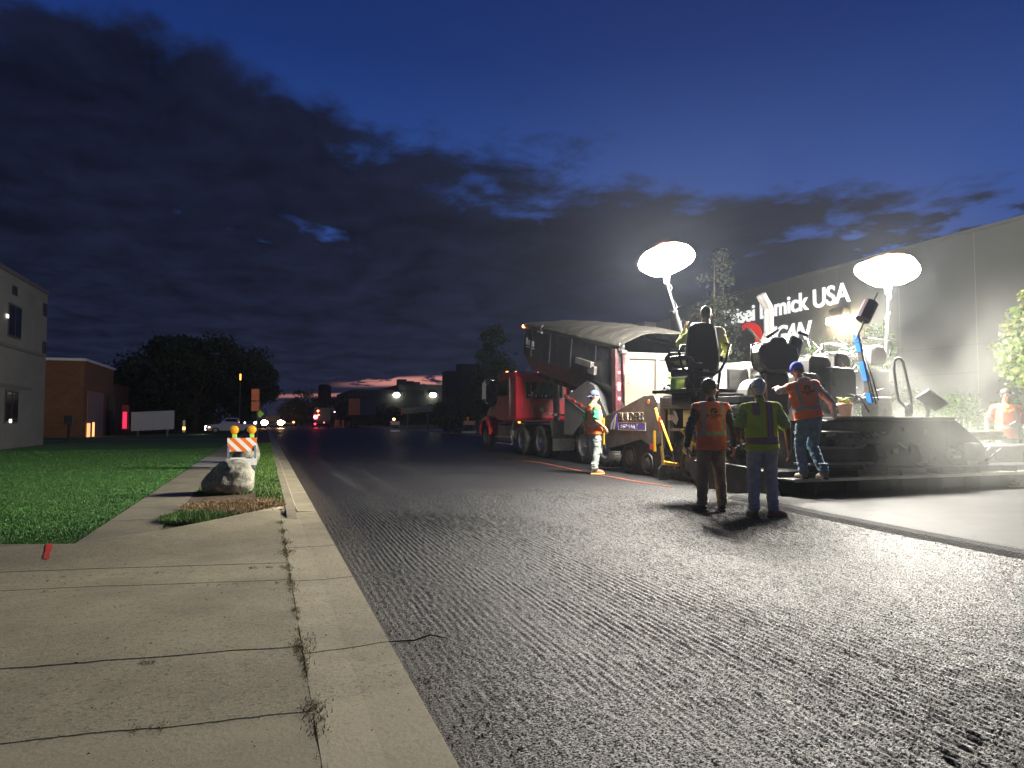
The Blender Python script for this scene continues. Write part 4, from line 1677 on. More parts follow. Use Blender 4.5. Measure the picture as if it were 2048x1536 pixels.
    m.box((s1.x + .05, 10.1, 2.15), (.55, .2, .30), Matrix.Rotation(-.5, 3, 'X'))
    P(m, 'driver_console', M['black_plastic'], bevel=.03)
    # leaning white tool rack: green jug and red handles live on the deck as separate things (below)
    # second console/seat, bulky
    s2 = PY(1562, 705, 9.5)
    n_before = set(bpy.data.objects)
    m = MB()
    n = 10
    ol = [(s2.x - .43, 2.18), (s2.x - .46, 2.42), (s2.x - .40, 2.56), (s2.x - .22, 2.62), (s2.x - .16, 2.70), (s2.x + .13, 2.72), (s2.x + .18, 2.60), (s2.x + .40, 2.55), (s2.x + .44, 2.36), (s2.x + .36, 2.16), (s2.x + .26, 2.06), (s2.x - .28, 2.06)]
    m.prism(ol, 10.6, 10.92, 'y')
    cb = P(m, 'operator_console', M['seat_vinyl'], bevel=.05)
    m = MB()
    m.prism([(s2.x - .42, 2.52), (s2.x - .20, 2.635), (s2.x - .20, 2.60), (s2.x - .40, 2.47)], 10.56, 10.60, 'y')
    m.prism([(s2.x + .20, 2.61), (s2.x + .38, 2.56), (s2.x + .38, 2.53), (s2.x + .20, 2.57)], 10.56, 10.60, 'y')
    for o_ in m.build_each('console_trim', M['grey_paint']):
        o_.parent = cb
        o_.matrix_parent_inverse = worldm(t).inverted()
    m = MB()
    m.span((s2.x - .30, 10.68, 1.25), (s2.x + .26, 11.0, 2.07))
    P(m, 'console_column', M['seat_vinyl'], bevel=.05)
    m = MB()
    m.tube([(s2.x - .40, 10.75, 2.60), (s2.x - .56, 10.7, 2.56), (s2.x - .60, 10.66, 2.30), (s2.x - .56, 10.66, 2.14), (s2.x - .42, 10.7, 2.08)], .016, 8)
    P(m, 'console_rail', M['black_metal'])
    m = MB()
    m.box((s2.x + .40, 10.8, 2.58), (.30, .3, .32), Matrix.Rotation(.35, 3, 'Y'))
    P(m, 'headrest', M['seat_vinyl'], bevel=.05)
    m = MB()
    m.cyl((s2.x - .18, 10.9, 2.62), (s2.x - .30, 11.1, 2.90), .018)
    m.cyl((s2.x - .02, 10.9, 2.70), (s2.x - .06, 10.95, 2.80), .01)
    m.cyl((s2.x + .1, 10.9, 2.70), (s2.x + .05, 10.95, 2.80), .01)
    P(m, 'control_lever', M['alu'])
    # this seat stands nearer the screed: all its pieces are sized and shifted together
    for o_ in set(bpy.data.objects) - n_before:
        if o_.type == 'MESH':
            for v in o_.data.vertices:
                w = v.co + Vector(t.location)
                w = Vector((s2.x + (w.x - s2.x) * .9, 9.5 + (w.y - 10.6) * .9, 1.22 + (w.z - 1.22) * .905))
                v.co = w - Vector(t.location)
    # third, far seat and its pale hoods right of the console
    q = PY(1680, 675, 11.6)
    m = MB()
    m.prism([(q.x - .42, 2.44), (q.x - .34, 2.58), (q.x - .05, 2.62), (q.x + .24, 2.58), (q.x + .34, 2.48), (q.x + .2, 2.46), (q.x - .1, 2.50)], 11.5, 12.0, 'y')
    P(m, 'side_console', M['grey_paint'], bevel=.03)
    q2 = PY(1668, 655, 11.9)
    m = MB()
    m.prism([(q2.x - .22, 2.78), (q2.x - .2, 2.83), (q2.x + .26, 2.78), (q2.x + .28, 2.72), (q2.x - .1, 2.74)], 11.8, 12.1, 'y')
    P(m, 'display_hood', M['grey_paint'], bevel=.015)
    q3 = PY(1745, 668, 11.4)
    m = MB()
    m.prism([(q3.x - .28, 2.32), (q3.x - .24, 2.66), (q3.x - .1, 2.74), (q3.x + .12, 2.72), (q3.x + .2, 2.5), (q3.x + .12, 2.32)], 11.2, 11.6, 'y')
    P(m, 'far_seat_back', mat('brown grey vinyl', (.04, .028, .027), .5, 0, .2, 6), bevel=.05)
    m = MB()
    m.span((q3.x - .3, 11.3, 1.62), (q3.x + .35, 11.9, 2.22))
    P(m, 'fuel_cabinet', M['dark_grey'], bevel=.03)
    # tangle of rods, hoses and rails between console and far seat
    def line(name, mt, r, *pts):
        mm = MB()
        ps = [PY(u, v, y) for u, v, y in pts]
        mm.tube(ps, r, 8)
        return P(mm, name, mt)
    line('handrail', M['steel'], 0.013, (1612, 672, 10.9), (1640, 700, 10.9), (1664, 708, 10.9))
    line('handrail', M['steel'], 0.016, (1668, 676, 10.9), (1692, 690, 10.9), (1718, 706, 10.9))
    line('handrail', M['black_metal'], 0.013, (1614, 676, 10.7), (1625, 715, 10.7), (1624, 745, 10.7))
    line('handrail', M['black_metal'], 0.013, (1585, 742, 10.7), (1612, 722, 10.7), (1640, 697, 10.7))
    line('handrail', M['dull_steel'], 0.010, (1595, 712, 10.7), (1624, 712, 10.7))
    line('handrail', M['dull_steel'], 0.012, (1640, 700, 10.9), (1640, 760, 10.9))
    line('handrail', M['dull_steel'], 0.010, (1714, 706, 10.7), (1706, 730, 10.7), (1700, 745, 10.7))
    line('handrail', M['black_metal'], 0.013, (1632, 752, 10.7), (1665, 744, 10.6), (1700, 745, 10.6), (1712, 730, 10.6))
    line('handrail', M['black_metal'], 0.012, (1665, 768, 10.7), (1690, 752, 10.6), (1716, 742, 10.5))
    line('hose', M['black_plastic'], 0.016, (1650, 765, 10.9), (1668, 740, 10.9), (1690, 715, 10.9), (1712, 700, 10.9))
    line('hose', M['black_plastic'], 0.013, (1655, 770, 10.8), (1680, 730, 10.8), (1705, 698, 10.8))
    line('hose', mat('teal hose', (.05, .35, .28), .5), 0.007, (1660, 712, 10.9), (1690, 700, 10.8), (1712, 693, 10.8))
    line('hose', mat('green hose', (.08, .30, .08), .5), 0.009, (1672, 710, 11), (1680, 697, 11), (1695, 697, 11), (1700, 708, 11))
    line('hose', M['alu'], 0.007, (1682, 750, 10.5), (1684, 770, 10.5), (1700, 778, 10.5), (1714, 775, 10.5))
    line('handrail', M['steel'], 0.013, (1722, 676, 10.2), (1750, 678, 10.2), (1778, 682, 10.2), (1783, 692, 10.2), (1779, 710, 10.2), (1773, 718, 10.2))
    line('handrail', M['steel'], 0.010, (1728, 694, 10.2), (1765, 693, 10.2))
    for (u, v, y, r) in ((1655, 748, 10.6, .05), (1664, 762, 10.6, .045), (1697, 755, 10.6, .05), (1683, 738, 10.7, .04), (1645, 700, 10.8, .04)):
        m = MB()
        p = PY(u, v, y)
        m.cyl(p, p + Vector((.03, .02, .12)), r, r * .7, 10)
        P(m, 'valve', M['dull_steel'])
    m = MB()
    p = PY(1695, 737, 10.6)
    m.box(p, (.09, .05, .07))
    P(m, 'yellow_label', M['yellow'])
    # work lamp horn: black cylinder on a slanting rod
    a, b_ = PY(1722, 660, 9.1), PY(1707, 604, 9.1)
    m = MB()
    m.cyl(PY(1711, 680, 9.1), PY(1755, 585, 9.1), .014)
    hl = P(m, 'horn_rod', M['steel'])
    m = MB()
    c0, c1 = PY(1725, 640, 9.1), PY(1742, 605, 9.1)
    m.cyl(c0, c1, .122, .122, 14)
    sub(m, 'horn', mat('dark maroon horn', (.05, .025, .035), .5), hl, bevel=.015)
    # blue and grey striped measuring rod
    A, B = PY(1712, 668, 9.15), PY(1741, 806, 9.15)
    m = MB()
    beam(m, A, B, .085, .03)
    rd = P(m, 'striped_rod', M['dull_steel'])
    for f0, f1 in ((0, .12), (.13, .26), (.40, .68), (.86, 1.0)):
        m = MB()
        beam(m, A.lerp(B, f0), A.lerp(B, f1), .10, .045)
        sub(m, 'blue_band', M['blue_paint'], rd)
    for (u0, v0, u1, v1) in ((1722, 708, 1752, 808), (1730, 715, 1757, 800), (1716, 790, 1738, 825)):
        line('handrail', M['black_metal'], 0.013, (u0, v0, 9.3), ((u0 + u1) / 2 + 2, (v0 + v1) / 2, 9.25), (u1, v1, 9.2))

    # dark mass of pumps and covers between the console and the far seat
    for (u0, v0, u1, v1, y, d, nm) in ((1618, 712, 1662, 800, 10.5, .45, 'pump_cover'), (1660, 735, 1712, 800, 10.3, .40, 'valve_block'), (1590, 745, 1640, 812, 10.2, .35, 'gearbox'), (1668, 706, 1700, 742, 10.7, .30, 'filter_housing'), (1560, 770, 1620, 812, 10.1, .3, 'oil_tank')):
        a, b_ = PY(u0, v1, y), PY(u1, v0, y)
        m = MB()
        m.prism([(a.x, a.z), (a.x + .02, b_.z - .08), (a.x + .10, b_.z), (b_.x - .08, b_.z - .02), (b_.x, b_.z - .12), (b_.x, a.z)], y, y + d, 'y')
        m.cyl((a.x + .12, y - .03, (a.z + b_.z) / 2), (a.x + .12, y, (a.z + b_.z) / 2), .06, n=14)
        P(m, nm, M['black_metal'], bevel=.02)
    m = MB()
    q = PY(1668, 805, 10.4)
    m.lathe([(.10, 0), (.30, .0), (.32, .03), (.32, .22), (.30, .25), (.10, .25)], (q.x, 10.35, q.z + .1), 'y', 28)
    P(m, 'round_drive_housing', M['black_metal'])
    # screed -----------------------------------------------------------
    m = MB()
    sx0, sx1 = XL - .32, 13.6
    m.span((sx0 + .05, 8.9, .055), (sx1, 9.85, .42))
    sc_ = P(m, 'screed_box', M['black_metal'], bevel=.015)
    m = MB()
    m.span((XL + .35, 9.05, .42), (11.0, 9.9, 1.20))
    m.prism([(11.0, .42), (11.0, 1.20), (11.25, 1.20), (11.85, .80), (12.0, .60), (12.0, .42)], 9.05, 9.75, 'y')
    P(m, 'screed_housing', M['black_metal'], bevel=.015)
    m = MB()
    m.span((XL + .9, 8.95, 1.20), (11.1, 9.75, 1.25))
    P(m, 'screed_deck', M['dark_grey'], bevel=.006)
    m = MB()
    m.span((XL + .9, 8.935, 1.235), (9.75, 8.948, 1.262))
    P(m, 'deck_edge', M['steel'])
    # steps down the rear face
    for i, z in enumerate((.30, .52, .76, 1.0)):
        m = MB()
        d = .42 - i * .09
        x1_ = 13.6 if i == 0 else (8.85 if i > 1 else 8.95)
        x0_ = XL - .28 if i == 0 else XL + .10
        m.span((x0_, 8.93 - d, z), (x1_, 8.97, z + .03))
        st = P(m, 'step', M['dull_steel'], bevel=.005)
        if i == 0:
            e = MB()
            e.span((x0_, 8.925 - d, z - .01), (x1_, 8.93 - d, z + .038))
            sub(e, 'step_edge', M['alu'], st)
    for i in range(7):
        m = MB()
        x = XL + .2 + i * .85
        m.span((x, 8.65, .06), (x + .05, 8.91, .42))
        P(m, 'screed_bracket', M['black_metal'])
    for i, x in enumerate((9.25, 10.15, 11.4)):
        m = MB()
        m.prism([(8.86, .5), (8.80, .62), (8.88, .80), (9.04, .82), (9.04, .5)], x, x + .2, 'x')
        P(m, 'hydraulic_box', M['dark_grey'], bevel=.02)
    line('cylinder_rod', M['steel'], .02, (1722, 922, 8.75), (1730, 940, 8.75))
    # grab rail loop
    m = MB()
    pts = [PY(u, v, 9.5) for u, v in ((1812, 828), (1812, 815), (1797, 800), (1794, 785), (1788, 740), (1788, 724), (1793, 717), (1800, 717), (1806, 724), (1812, 750), (1822, 795), (1823, 828))]
    m.tube(pts, .024, 8)
    P(m, 'grab_rail', M['black_metal'])
    m = MB()
    a = PY(1817, 828, 9.5)
    m.box((a.x, 9.5, a.z + .06), (.12, .06, .22))
    P(m, 'rail_post', M['black_metal'], bevel=.01)
    # control panel on a stalk
    c = PY(1864, 800, 9.4)
    m = MB()
    rot = Matrix.Rotation(R(28), 3, 'Y') @ Matrix.Rotation(R(-35), 3, 'X')
    m.box(c, (.50, .26, .06), rot)
    m.tube([c + Vector((-.05, .1, -.02)), c + Vector((.02, .1, -.2)), (c.x + .1, 9.6, 1.25)], .04, 8)
    cp = P(m, 'control_panel', M['dark_grey'], bevel=.012)
    m = MB()
    m.box(c + rot @ Vector((-.10, .0, .05)), (.14, .13, .05), rot)
    sub(m, 'panel_display', M['black_plastic'], cp, bevel=.01)
    m = MB()
    m.box(c + rot @ Vector((-.10, -.01, .078)), (.105, .085, .006), rot)
    sub(m, 'screen', emis('blue white display', (.55, .75, 1.0), 1.6), cp)
    for i in range(12):
        m = MB()
        m.cyl(c + rot @ Vector((.0 + (i % 4) * .055, -.08 + (i // 4) * .07, .03)), c + rot @ Vector((.0 + (i % 4) * .055, -.08 + (i // 4) * .07, .06)), .014, n=8)
        sub(m, 'button', M['alu'] if i % 3 else M['red'], cp)
    # lit tool tray behind the loop: stainless tank
    q = PY(1770, 800, 10.0)
    m = MB()
    m.span((q.x - .16, 10.0, 1.25), (q.x + .18, 10.4, 1.62))
    P(m, 'spray_tank', M['alu'], bevel=.02)
    # right hand tube and extension arm
    m = MB()
    a, b_ = PY(1905, 868, 9.3), PY(2003, 866, 9.3)
    m.cyl(a, b_, .05, n=14)
    m.cyl(Vector(a) + Vector((0, 0, -.08)), Vector(b_) + Vector((.1, 0, -.08)), .04, n=14)
    P(m, 'extension_tube', mat('olive steel tube', (.22, .20, .13), .5, .3, .2, 6))
    for i, u in enumerate((1905, 1912, 1918, 1928, 1940)):
        m = MB()
        p = PY(u, 860, 9.9)
        m.cyl((p.x, 9.9, p.z - .05), (p.x, 9.9, p.z + .16 + .05 * (i % 2)), .016)
        P(m, 'leveling_screw', M['alu'])
    m = MB()
    m.span((12.0, 9.42, .42), (13.4, 10.2, .72))
    P(m, 'screed_extension', M['dark_grey'], bevel=.02)
    m = MB()
    m.span((13.35, 9.0, .04), (13.42, 10.9, .75))
    P(m, 'end_gate', M['black_metal'], bevel=.01)
    # conduit pieces and lamps (work lamps glare onto the auger)
    m = MB()
    for z in (1.05,):
        m.span((XL + .9, 10.21, z - .1), (XL + 2.4, 10.24, z + .05))
    P(m, 'rear_plate', M['dull_steel'])
    text_obj('lettering', 'DYNA', .12, M['yellow'], t, frame((PY(1536, 782, 10.9).x, 10.55, PY(1536, 787, 10.55).z), (1, 0, 0), (0, 0, 1)), bold=.01, label='yellow letters on a black plate')
    # small hardware along the rear face and the left side
    rnd = random.Random(9)
    for i in range(70):
        m = MB()
        if i < 46:
            x, y, z = rnd.uniform(XL + .3, 12.0), 9.02, rnd.uniform(.46, 1.08)
            if x > 11.1:
                z = rnd.uniform(.45, .7)
            if 7.2 < x < 8.9 and rnd.random() < .6:
                continue
        elif i < 58:
            x, y, z = XL + rnd.uniform(-.02, .1), rnd.uniform(9.9, 11.1), rnd.uniform(.65, 1.45)
        else:
            x, y, z = rnd.uniform(8.1, 10.6), rnd.uniform(10.0, 10.3), rnd.uniform(1.30, 1.75)
        k = rnd.random()
        mt = rnd.choice([M['dull_steel'], M['black_metal'], M['dark_grey'], M['steel'], M['hopper_paint']])
        if k < .35:
            m.box((x, y, z), (rnd.uniform(.05, .25), rnd.uniform(.03, .10), rnd.uniform(.03, .12)), Matrix.Rotation(rnd.uniform(-.2, .2), 3, 'Y'))
            P(m, 'bracket', mt, bevel=.006)
        elif k < .7:
            a = rnd.uniform(-1.2, 1.2)
            l = rnd.uniform(.1, .4)
            m.cyl((x, y - .02, z), (x + math.cos(a) * l, y - .03, z + math.sin(a) * l * .6), rnd.uniform(.012, .03), n=10)
            P(m, 'hydraulic_rod', mt)
        else:
            pts = [(x + q * .09, y - .03 - .03 * math.sin(q * 1.3), z + .06 * math.sin(q * 1.7 + i)) for q in range(6)]
            m.tube(pts, rnd.uniform(.008, .016), 6)
            P(m, 'hose', M['black_plastic'] if rnd.random() < .7 else M['dull_steel'])
    return t


def loose_on_paver():
    # green jug with red bits on the deck
    p = PY(1358, 778, 11.9)
    t = thing('water_jug', (p.x, 11.9, 1.70), 'green plastic jug with a pale lid strap, standing on the left deck of the paver', 'jug')
    m = MB()
    m.span((p.x - .14, 11.8, 1.70), (p.x + .12, 12.0, 2.0))
    m.build('body', M['green'], t, bevel=.03)
    m = MB()
    m.span((p.x - .17, 11.78, 2.0), (p.x + .14, 12.02, 2.05))
    m.build('lid', M['lime'], t, bevel=.01)
    m = MB()
    m.tube([(p.x - .12, 11.9, 2.05), (p.x - .10, 11.9, 2.13), (p.x + .08, 11.9, 2.13), (p.x + .1, 11.9, 2.05)], .014, 8)
    m.build('handle', M['green'], t)
    p = PY(1382, 765, 11.7)
    t = thing('striped_bag', (p.x, 11.7, 1.70), 'red and white striped bag slumped between green jug and seat post', 'bag')
    m = MB()
    m.ball((p.x, 11.7, 1.86), (.11, .12, .17), 16)
    m.build('sack', mat_stripes('red white stripes', 0, 0, .03, 1), t)
    m = MB()
    m.ball((p.x + .02, 11.7, 2.03), (.06, .06, .05), 12)
    m.build('neck', M['white_paint'], t)
    p = PY(1337, 783, 12.1)
    t = thing('small_motor', (p.x, 12.1, 1.70), 'small black motor left of the green jug on the paver deck', 'motor')
    m = MB()
    m.cyl((p.x - .09, 12.1, 1.78), (p.x + .03, 12.1, 1.78), .075, n=16)
    m.span((p.x + .0, 12.04, 1.70), (p.x + .12, 12.16, 1.90))
    m.build('housing', M['black_plastic'], t, bevel=.01)
    # turquoise cloth
    m = MB()
    m.ball((0, 0, 0), (.10, .06, .05), 14)
    for v in m.bm.verts:
        v.co *= 1 + .3 * noise.noise(v.co * 22)
    o = m.build('cloth', M['cyan'], smooth=True)
    o.location = PY(1533, 770, 10.5)
    tag(o, 'turquoise cloth hanging beside the white haired worker\'s head', 'cloth')
    # flower pot on the screed deck
    p = PY(1690, 826, 9.55)
    z = 1.252
    t = thing('flower_pot', (p.x, 9.55, z), 'pale terracotta pot with yellow green flowers standing on the screed deck', 'flower pot')
    m = MB()
    m.lathe([(.075, 0), (.11, .19), (.13, .19), (.13, .235), (.115, .235), (.10, .20), (.01, .20)], (p.x, 9.55, z), n=28)
    m.build('pot', M['terracotta'], t)
    rnd = random.Random(3)
    m = MB()
    for i in range(26):
        q = Vector((p.x + rnd.uniform(-.09, .07), 9.55 + rnd.uniform(-.06, .06), z + .20))
        e = q + Vector((rnd.uniform(-.06, .03), rnd.uniform(-.04, .04), rnd.uniform(.05, .13)))
        m.tube([q, q.lerp(e, .5) + Vector((0, 0, .02)), e], .006, 5)
        m.ball(e, (.022, .022, .010), 8, rot=Matrix.Rotation(rnd.uniform(-.8, .8), 3, 'X').to_quaternion())
    m.build('foliage', mat('yellow green leaves', (.38, .52, .04), .5, 0, .4, 30), t)
    m = MB()
    for i in range(8):
        m.ball((p.x + rnd.uniform(-.10, .08), 9.53 + rnd.uniform(-.05, .05), z + rnd.uniform(.23, .30)), (.022, .022, .018), 8)
    m.build('flower', mat('orange yellow petals', (.80, .40, .04), .5), t)
    # shovel and tools leaning on the hopper
    a, b_ = PY(1313, 818, 11.9), PY(1337, 935, 11.4)
    def S(u, v, x=7.45):
        return PX(u, v, x)
    g = S(1324, 968)
    t = thing('shovel', (g.x, g.y, 0), 'yellow and red gripped shovel leaning against the hopper by the name lettering', 'shovel')
    m = MB()
    m.cyl(S(1322, 850), S(1327, 930), .018, n=10)
    m.build('handle', M['wood'], t)
    m = MB()
    m.cyl(S(1311, 817), S(1318, 843), .030, n=10)
    m.build('grip', M['yellow'], t)
    m = MB()
    m.cyl(S(1319, 834), S(1322, 862), .028, n=10)
    m.build('sleeve', M['red'], t)
    m = MB()
    q = S(1328, 950)
    m.prism([(q.x - .12, .02), (q.x + .12, .02), (q.x + .12, .24), (q.x + .05, .32), (q.x - .05, .32), (q.x - .12, .24)], q.y, q.y + .02, 'y')
    m.build('blade', M['dull_steel'], t)
    t = thing('lute_rake', (7.5, 11.6, 0), 'rake with a wooden yellow handle leaning right of the shovel', 'rake')
    m = MB()
    m.cyl(S(1322, 842), S(1344, 902), .024, n=10)
    m.build('handle', M['yellow'], t)
    m = MB()
    m.cyl(S(1344, 902), S(1350, 940), .014, n=10)
    m.box(S(1351, 942), (.42, .03, .08))
    m.build('head', M['dull_steel'], t)


paver()


# ================================================================== THE DUMP TRUCK BACKED UP TO THE PAVER
def wheel(parent, x, y, r=.51, w=.28, side=-1, hub='alu', dual=False, label=None):
    """wheel whose outer face looks towards side (-1: -X)"""
    root = MB()
    xo = x
    xi = x - side * w * (2.15 if dual else 1)
    c = (0, y, r)
    prof = [(.30, 0), (r * .78, -.005), (r * .93, .01), (r, .05), (r, w - .05), (r * .93, w - .01), (r * .78, w + .005), (.30, w)]
    pr = [(a, xo - side * b) for a, b in prof]
    root.lathe(pr, (0, y, r), 'x', 36, caps=False)
    if dual:
        root.lathe([(a, q - side * w * 1.12) for a, q in pr], (0, y, r), 'x', 36, caps=False)
    for k in range(36):          # tread blocks
        a = 2 * PI * k / 36
        root.box((xo - side * w / 2, y + math.cos(a) * (r + .002), r + math.sin(a) * (r + .002)), (w * .8, .012, .05), Matrix.Rotation(a, 3, 'X'))
    t = root.build('tyre', M['tyre'])
    rb = MB()
    if dual:
        prof = [(.02, .10), (.10, .10), (.115, .125), (.16, .12), (.20, .10), (.27, .02), (.295, .0), (.305, .01), (.305, .05), (.28, .14), (.02, .15)]
        prof = [(.02, .02), (.09, .02), (.10, .06), (.16, .13), (.24, .14), (.27, .04), (.295, .0), (.31, .01), (.31, .08), (.10, .17), (.02, .17)]
    else:
        prof = [(.02, -.03), (.09, -.03), (.11, .02), (.16, .03), (.25, .06), (.28, .02), (.295, 0), (.31, .01), (.31, .08), (.02, .14)]
    rb.lathe([(a, xo - side * b) for a, b in prof], (0, y, r), 'x', 32)
    for k in range(10):
        a = 2 * PI * k / 10
        p = (xo - side * (.125 if dual else .03), y + math.cos(a) * .135, r + math.sin(a) * .135)
        rb.cyl(p, (p[0] + side * .03, p[1], p[2]), .014, n=8)
    w_ = MB()
    w_.cyl((xo - side * .17, y, r), (xo - side * w * .95, y, r), .27, n=20)
    hubo = w_.build('wheel', M['dull_steel'], parent)
    for o_, m_ in ((t, None), (rb.build('rim', M[hub]), None)):
        o_.parent = hubo
        o_.matrix_parent_inverse = worldm(parent).inverted()
    return hubo


def dump_truck():
    t = thing('dump_truck', (9.5, 22, 0), 'red truck with raised dark dump body under a grey tarp, backed up to the paver', 'truck')
    XL, XR = 8.32, 10.72
    # chassis
    b = MB()
    b.span((8.98, 17.0, .72), (9.12, 28.3, .98))
    b.span((9.92, 17.0, .72), (10.06, 28.3, .98))
    for y in (17.3, 19.0, 21.2, 23.3, 26, 28.1):
        b.span((9.12, y, .75), (9.92, y + .12, .93))
    b.span((8.6, 20.2, .95), (10.4, 20.35, 1.05))
    b.build('chassis', M['black_metal'], t, bevel=.01)
    # cab: sleeper-less cab seen from behind on its left
    c = MB()
    yb, yf = 23.55, 25.75
    # shift: in the picture the cab's rear wall stands right behind the bed lift
    prof = [(yb, 1.22), (yb, 2.72), (yb + .18, 2.90), (yf - .75, 2.96), (yf - .3, 2.80), (yf + .05, 2.05), (yf + .05, 1.15), (yb + .2, 1.10)]
    c.prism(prof, XL + .02, XR - .02, 'x')
    c.build('cab', M['red_paint'], t, bevel=.06)
    # corner posts and rear wall ribs
    rr = MB()
    for x in (XL + .3, XL + .55, XR - .5):
        rr.span((x, yb - .025, 1.35), (x + .05, yb, 2.6))
    rr.build('cab_rib', M['red_paint'], t, bevel=.008)
    hb = MB()
    hood = [(yf, 1.0), (yf, 2.0), (yf + .5, 1.96), (yf + 2.2, 1.72), (yf + 2.55, 1.55), (yf + 2.62, .95), (yf + 1.9, .9)]
    hb.prism(hood, XL + .42, XR - .42, 'x')
    hb.build('hood', M['red_paint'], t, bevel=.07)
    fe = MB()
    for sx in (XL, XR - .5):
        pts = []
        yc, zc = 27.35, .56
        for k in range(9):
            a = PI * (1.0 - k / 8)
            pts.append((yc + math.cos(a) * .72, zc + math.sin(a) * .72 + .05))
        poly = pts + [(yc + .66, zc), (yc + .58, zc)] + [(yc + math.cos(PI * k / 8) * .60, zc + math.sin(PI * k / 8) * .60 + .02) for k in range(0, 9)]
        poly = pts + [(yc + math.cos(PI * k / 8) * .60, zc + math.sin(PI * k / 8) * .60 + .02) for k in range(0, 9)]
        fe.prism(poly, sx, sx + .5, 'x')
    fe.build_each('fender', M['red_paint'], t, bevel=.015)
    # rear window and side glass
    g = MB()
    g.span((XL + .42, yb - .012, 1.98), (XR - .62, yb - .004, 2.52))
    w = g.build('rear_window', M['glass'], t)
    k = MB()
    for (a0, a1, z0, z1) in ((XL + .37, XR - .57, 2.52, 2.57), (XL + .37, XR - .57, 1.93, 1.98), (XL + .37, XL + .42, 1.98, 2.52), (XR - .62, XR - .57, 1.98, 2.52)):
        k.span((a0, yb - .02, z0), (a1, yb - .002, z1))
    f = k.build('window_seal', M['black_plastic'])
    f.parent = w
    f.matrix_parent_inverse = worldm(t).inverted()
    s = MB()
    for i, (x, z, r) in enumerate(((XL + .50, 2.06, .035), (XL + .60, 2.08, .05), (XL + .60, 2.16, .03), (XL + .78, 2.05, .03), (XL + 1.0, 2.04, .03), (XL + 1.15, 2.04, .045))):
        s.cyl((x, yb - .013, z), (x, yb - .018, z), r, n=10)
    f = s.build('sticker', M['white_paint'])
    f.parent = w
    f.matrix_parent_inverse = worldm(t).inverted()
    sg = MB()
    sg.prism([(yb + .75, 2.08), (yb + .72, 2.66), (yf - .42, 2.66), (yf - .12, 2.08)], XL + .008, XL + .02, 'x')
    sg.prism([(yb + .75, 2.08), (yb + .72, 2.66), (yf - .42, 2.66), (yf - .12, 2.08)], XR - .02, XR - .008, 'x')
    sg.build_each('side_window', M['glass'], t)
    ws = MB()
    ws.prism([(yf - .28, 2.76), (yf + .06, 2.06), (yf + .075, 2.07), (yf - .265, 2.77)], XL + .2, XR - .2, 'x')
    ws.build('windscreen', M['glass'], t)
    dr = MB()
    dr.span((XL + .005, yb + .70, 1.25), (XL + .018, yb + .72, 2.7))
    dr.span((XL + .0, yb + .64, 1.35), (XL + .04, yb + .66, 2.5))
    dr.build('grab_handle', M['chrome'], t)
    bd = MB()
    bd.cyl((XL + 1.0, yb - .02, 1.55), (XL + 1.0, yb - .004, 1.55), .085, n=20)
    bd.build('round_badge', mat('pale yellow badge', (.62, .58, .22), .4), t)
    # marker lights
    for x in (XL + .25, XL + .60, XR - .9, XR - .35):
        m_ = MB()
        m_.ball((x, yf - .55, 2.98), (.05, .07, .04), 10)
        m_.build('marker_light', emis('amber roof marker', (1, .32, .08), 7 if x < XL + .7 else 3), t)
    ml = MB()
    ml.ball((XL + .12, yb - .06, 1.12), (.05, .03, .05), 12)
    ml.build('marker_light', emis('orange step light', (1, .27, .05), 7), t)
    bc = MB()
    bc.lathe([(.07, 0), (.075, .04), (.06, .1), (.02, .12)], (XL + .55, yb + .3, 2.92), n=14)
    bc.build('beacon', mat('grey beacon', (.3, .34, .36), .3), t)
    # mirror
    mi = MB()
    mi.tube([(XL - .02, yf - .25, 2.66), (XL - .30, yf - .1, 2.72), (XL - .48, yf - .05, 2.68), (XL - .50, yf - .05, 1.92), (XL - .42, yf - .05, 1.84), (XL - .02, yf - .1, 1.55)], .018, 8)
    br = mi.build('mirror_bracket', M['chrome'], t)
    mm = MB()
    mm.span((XL - .60, yf - .10, 1.95), (XL - .42, yf - .02, 2.6))
    o = mm.build('mirror', M['black_plastic'], t, bevel=.02)
    # exhaust stacks behind the cab
    for x in (XR - .35,):
        e = MB()
        e.cyl((x, yb - .22, 1.0), (x, yb - .22, 3.1), .075, n=16)
        e.build('exhaust_stack', M['chrome'], t)
    # deck behind the cab, tank, step, fenders
    d = MB()
    d.span((XL + .15, 22.9, 1.02), (XR - .15, 23.5, 1.08))
    d.span((XL + .02, 24.1, .42), (XL + .62, 25.6, .98))
    d.build('battery_box', M['dull_steel'], t, bevel=.02)
    d = MB()
    d.span((XL - .02, 24.0, .55), (XL + .1, 25.7, .60))
    d.span((XL - .02, 24.0, .30), (XL + .1, 25.7, .34))
    d.span((XL + .05, 24.0, .33), (XL + .1, 24.06, .98))
    d.build('step', M['alu'], t)
    tk = MB()
    tk.cyl((XL + .38, 23.2, .66), (XL + .38, 23.95, .66), .3, n=24)
    tk.build('fuel_tank', M['alu'], t, smooth=False)
    # quarter fender over the two drive wheels
    qf = MB()
    for sx in (XL - .02, XR - .6):
        qf.prism([(20.35, 1.13), (23.7, 1.13), (23.95, .85), (24.0, .86), (23.75, 1.17), (20.3, 1.17), (20.3, 1.13)], sx, sx + .62, 'x')
    qf.build_each('quarter_fender', M['dull_steel'], t, bevel=.01)
    for y in (21.25, 22.95):
        wheel(t, XL - .0, y, side=-1, dual=True)
        wheel(t, XR + .0, y, side=1, dual=True)
    wheel(t, XL + .05, 27.35, side=-1)
    wheel(t, XR - .05, 27.35, side=1)
    # mud flap plate behind the drive wheels
    p = MB()
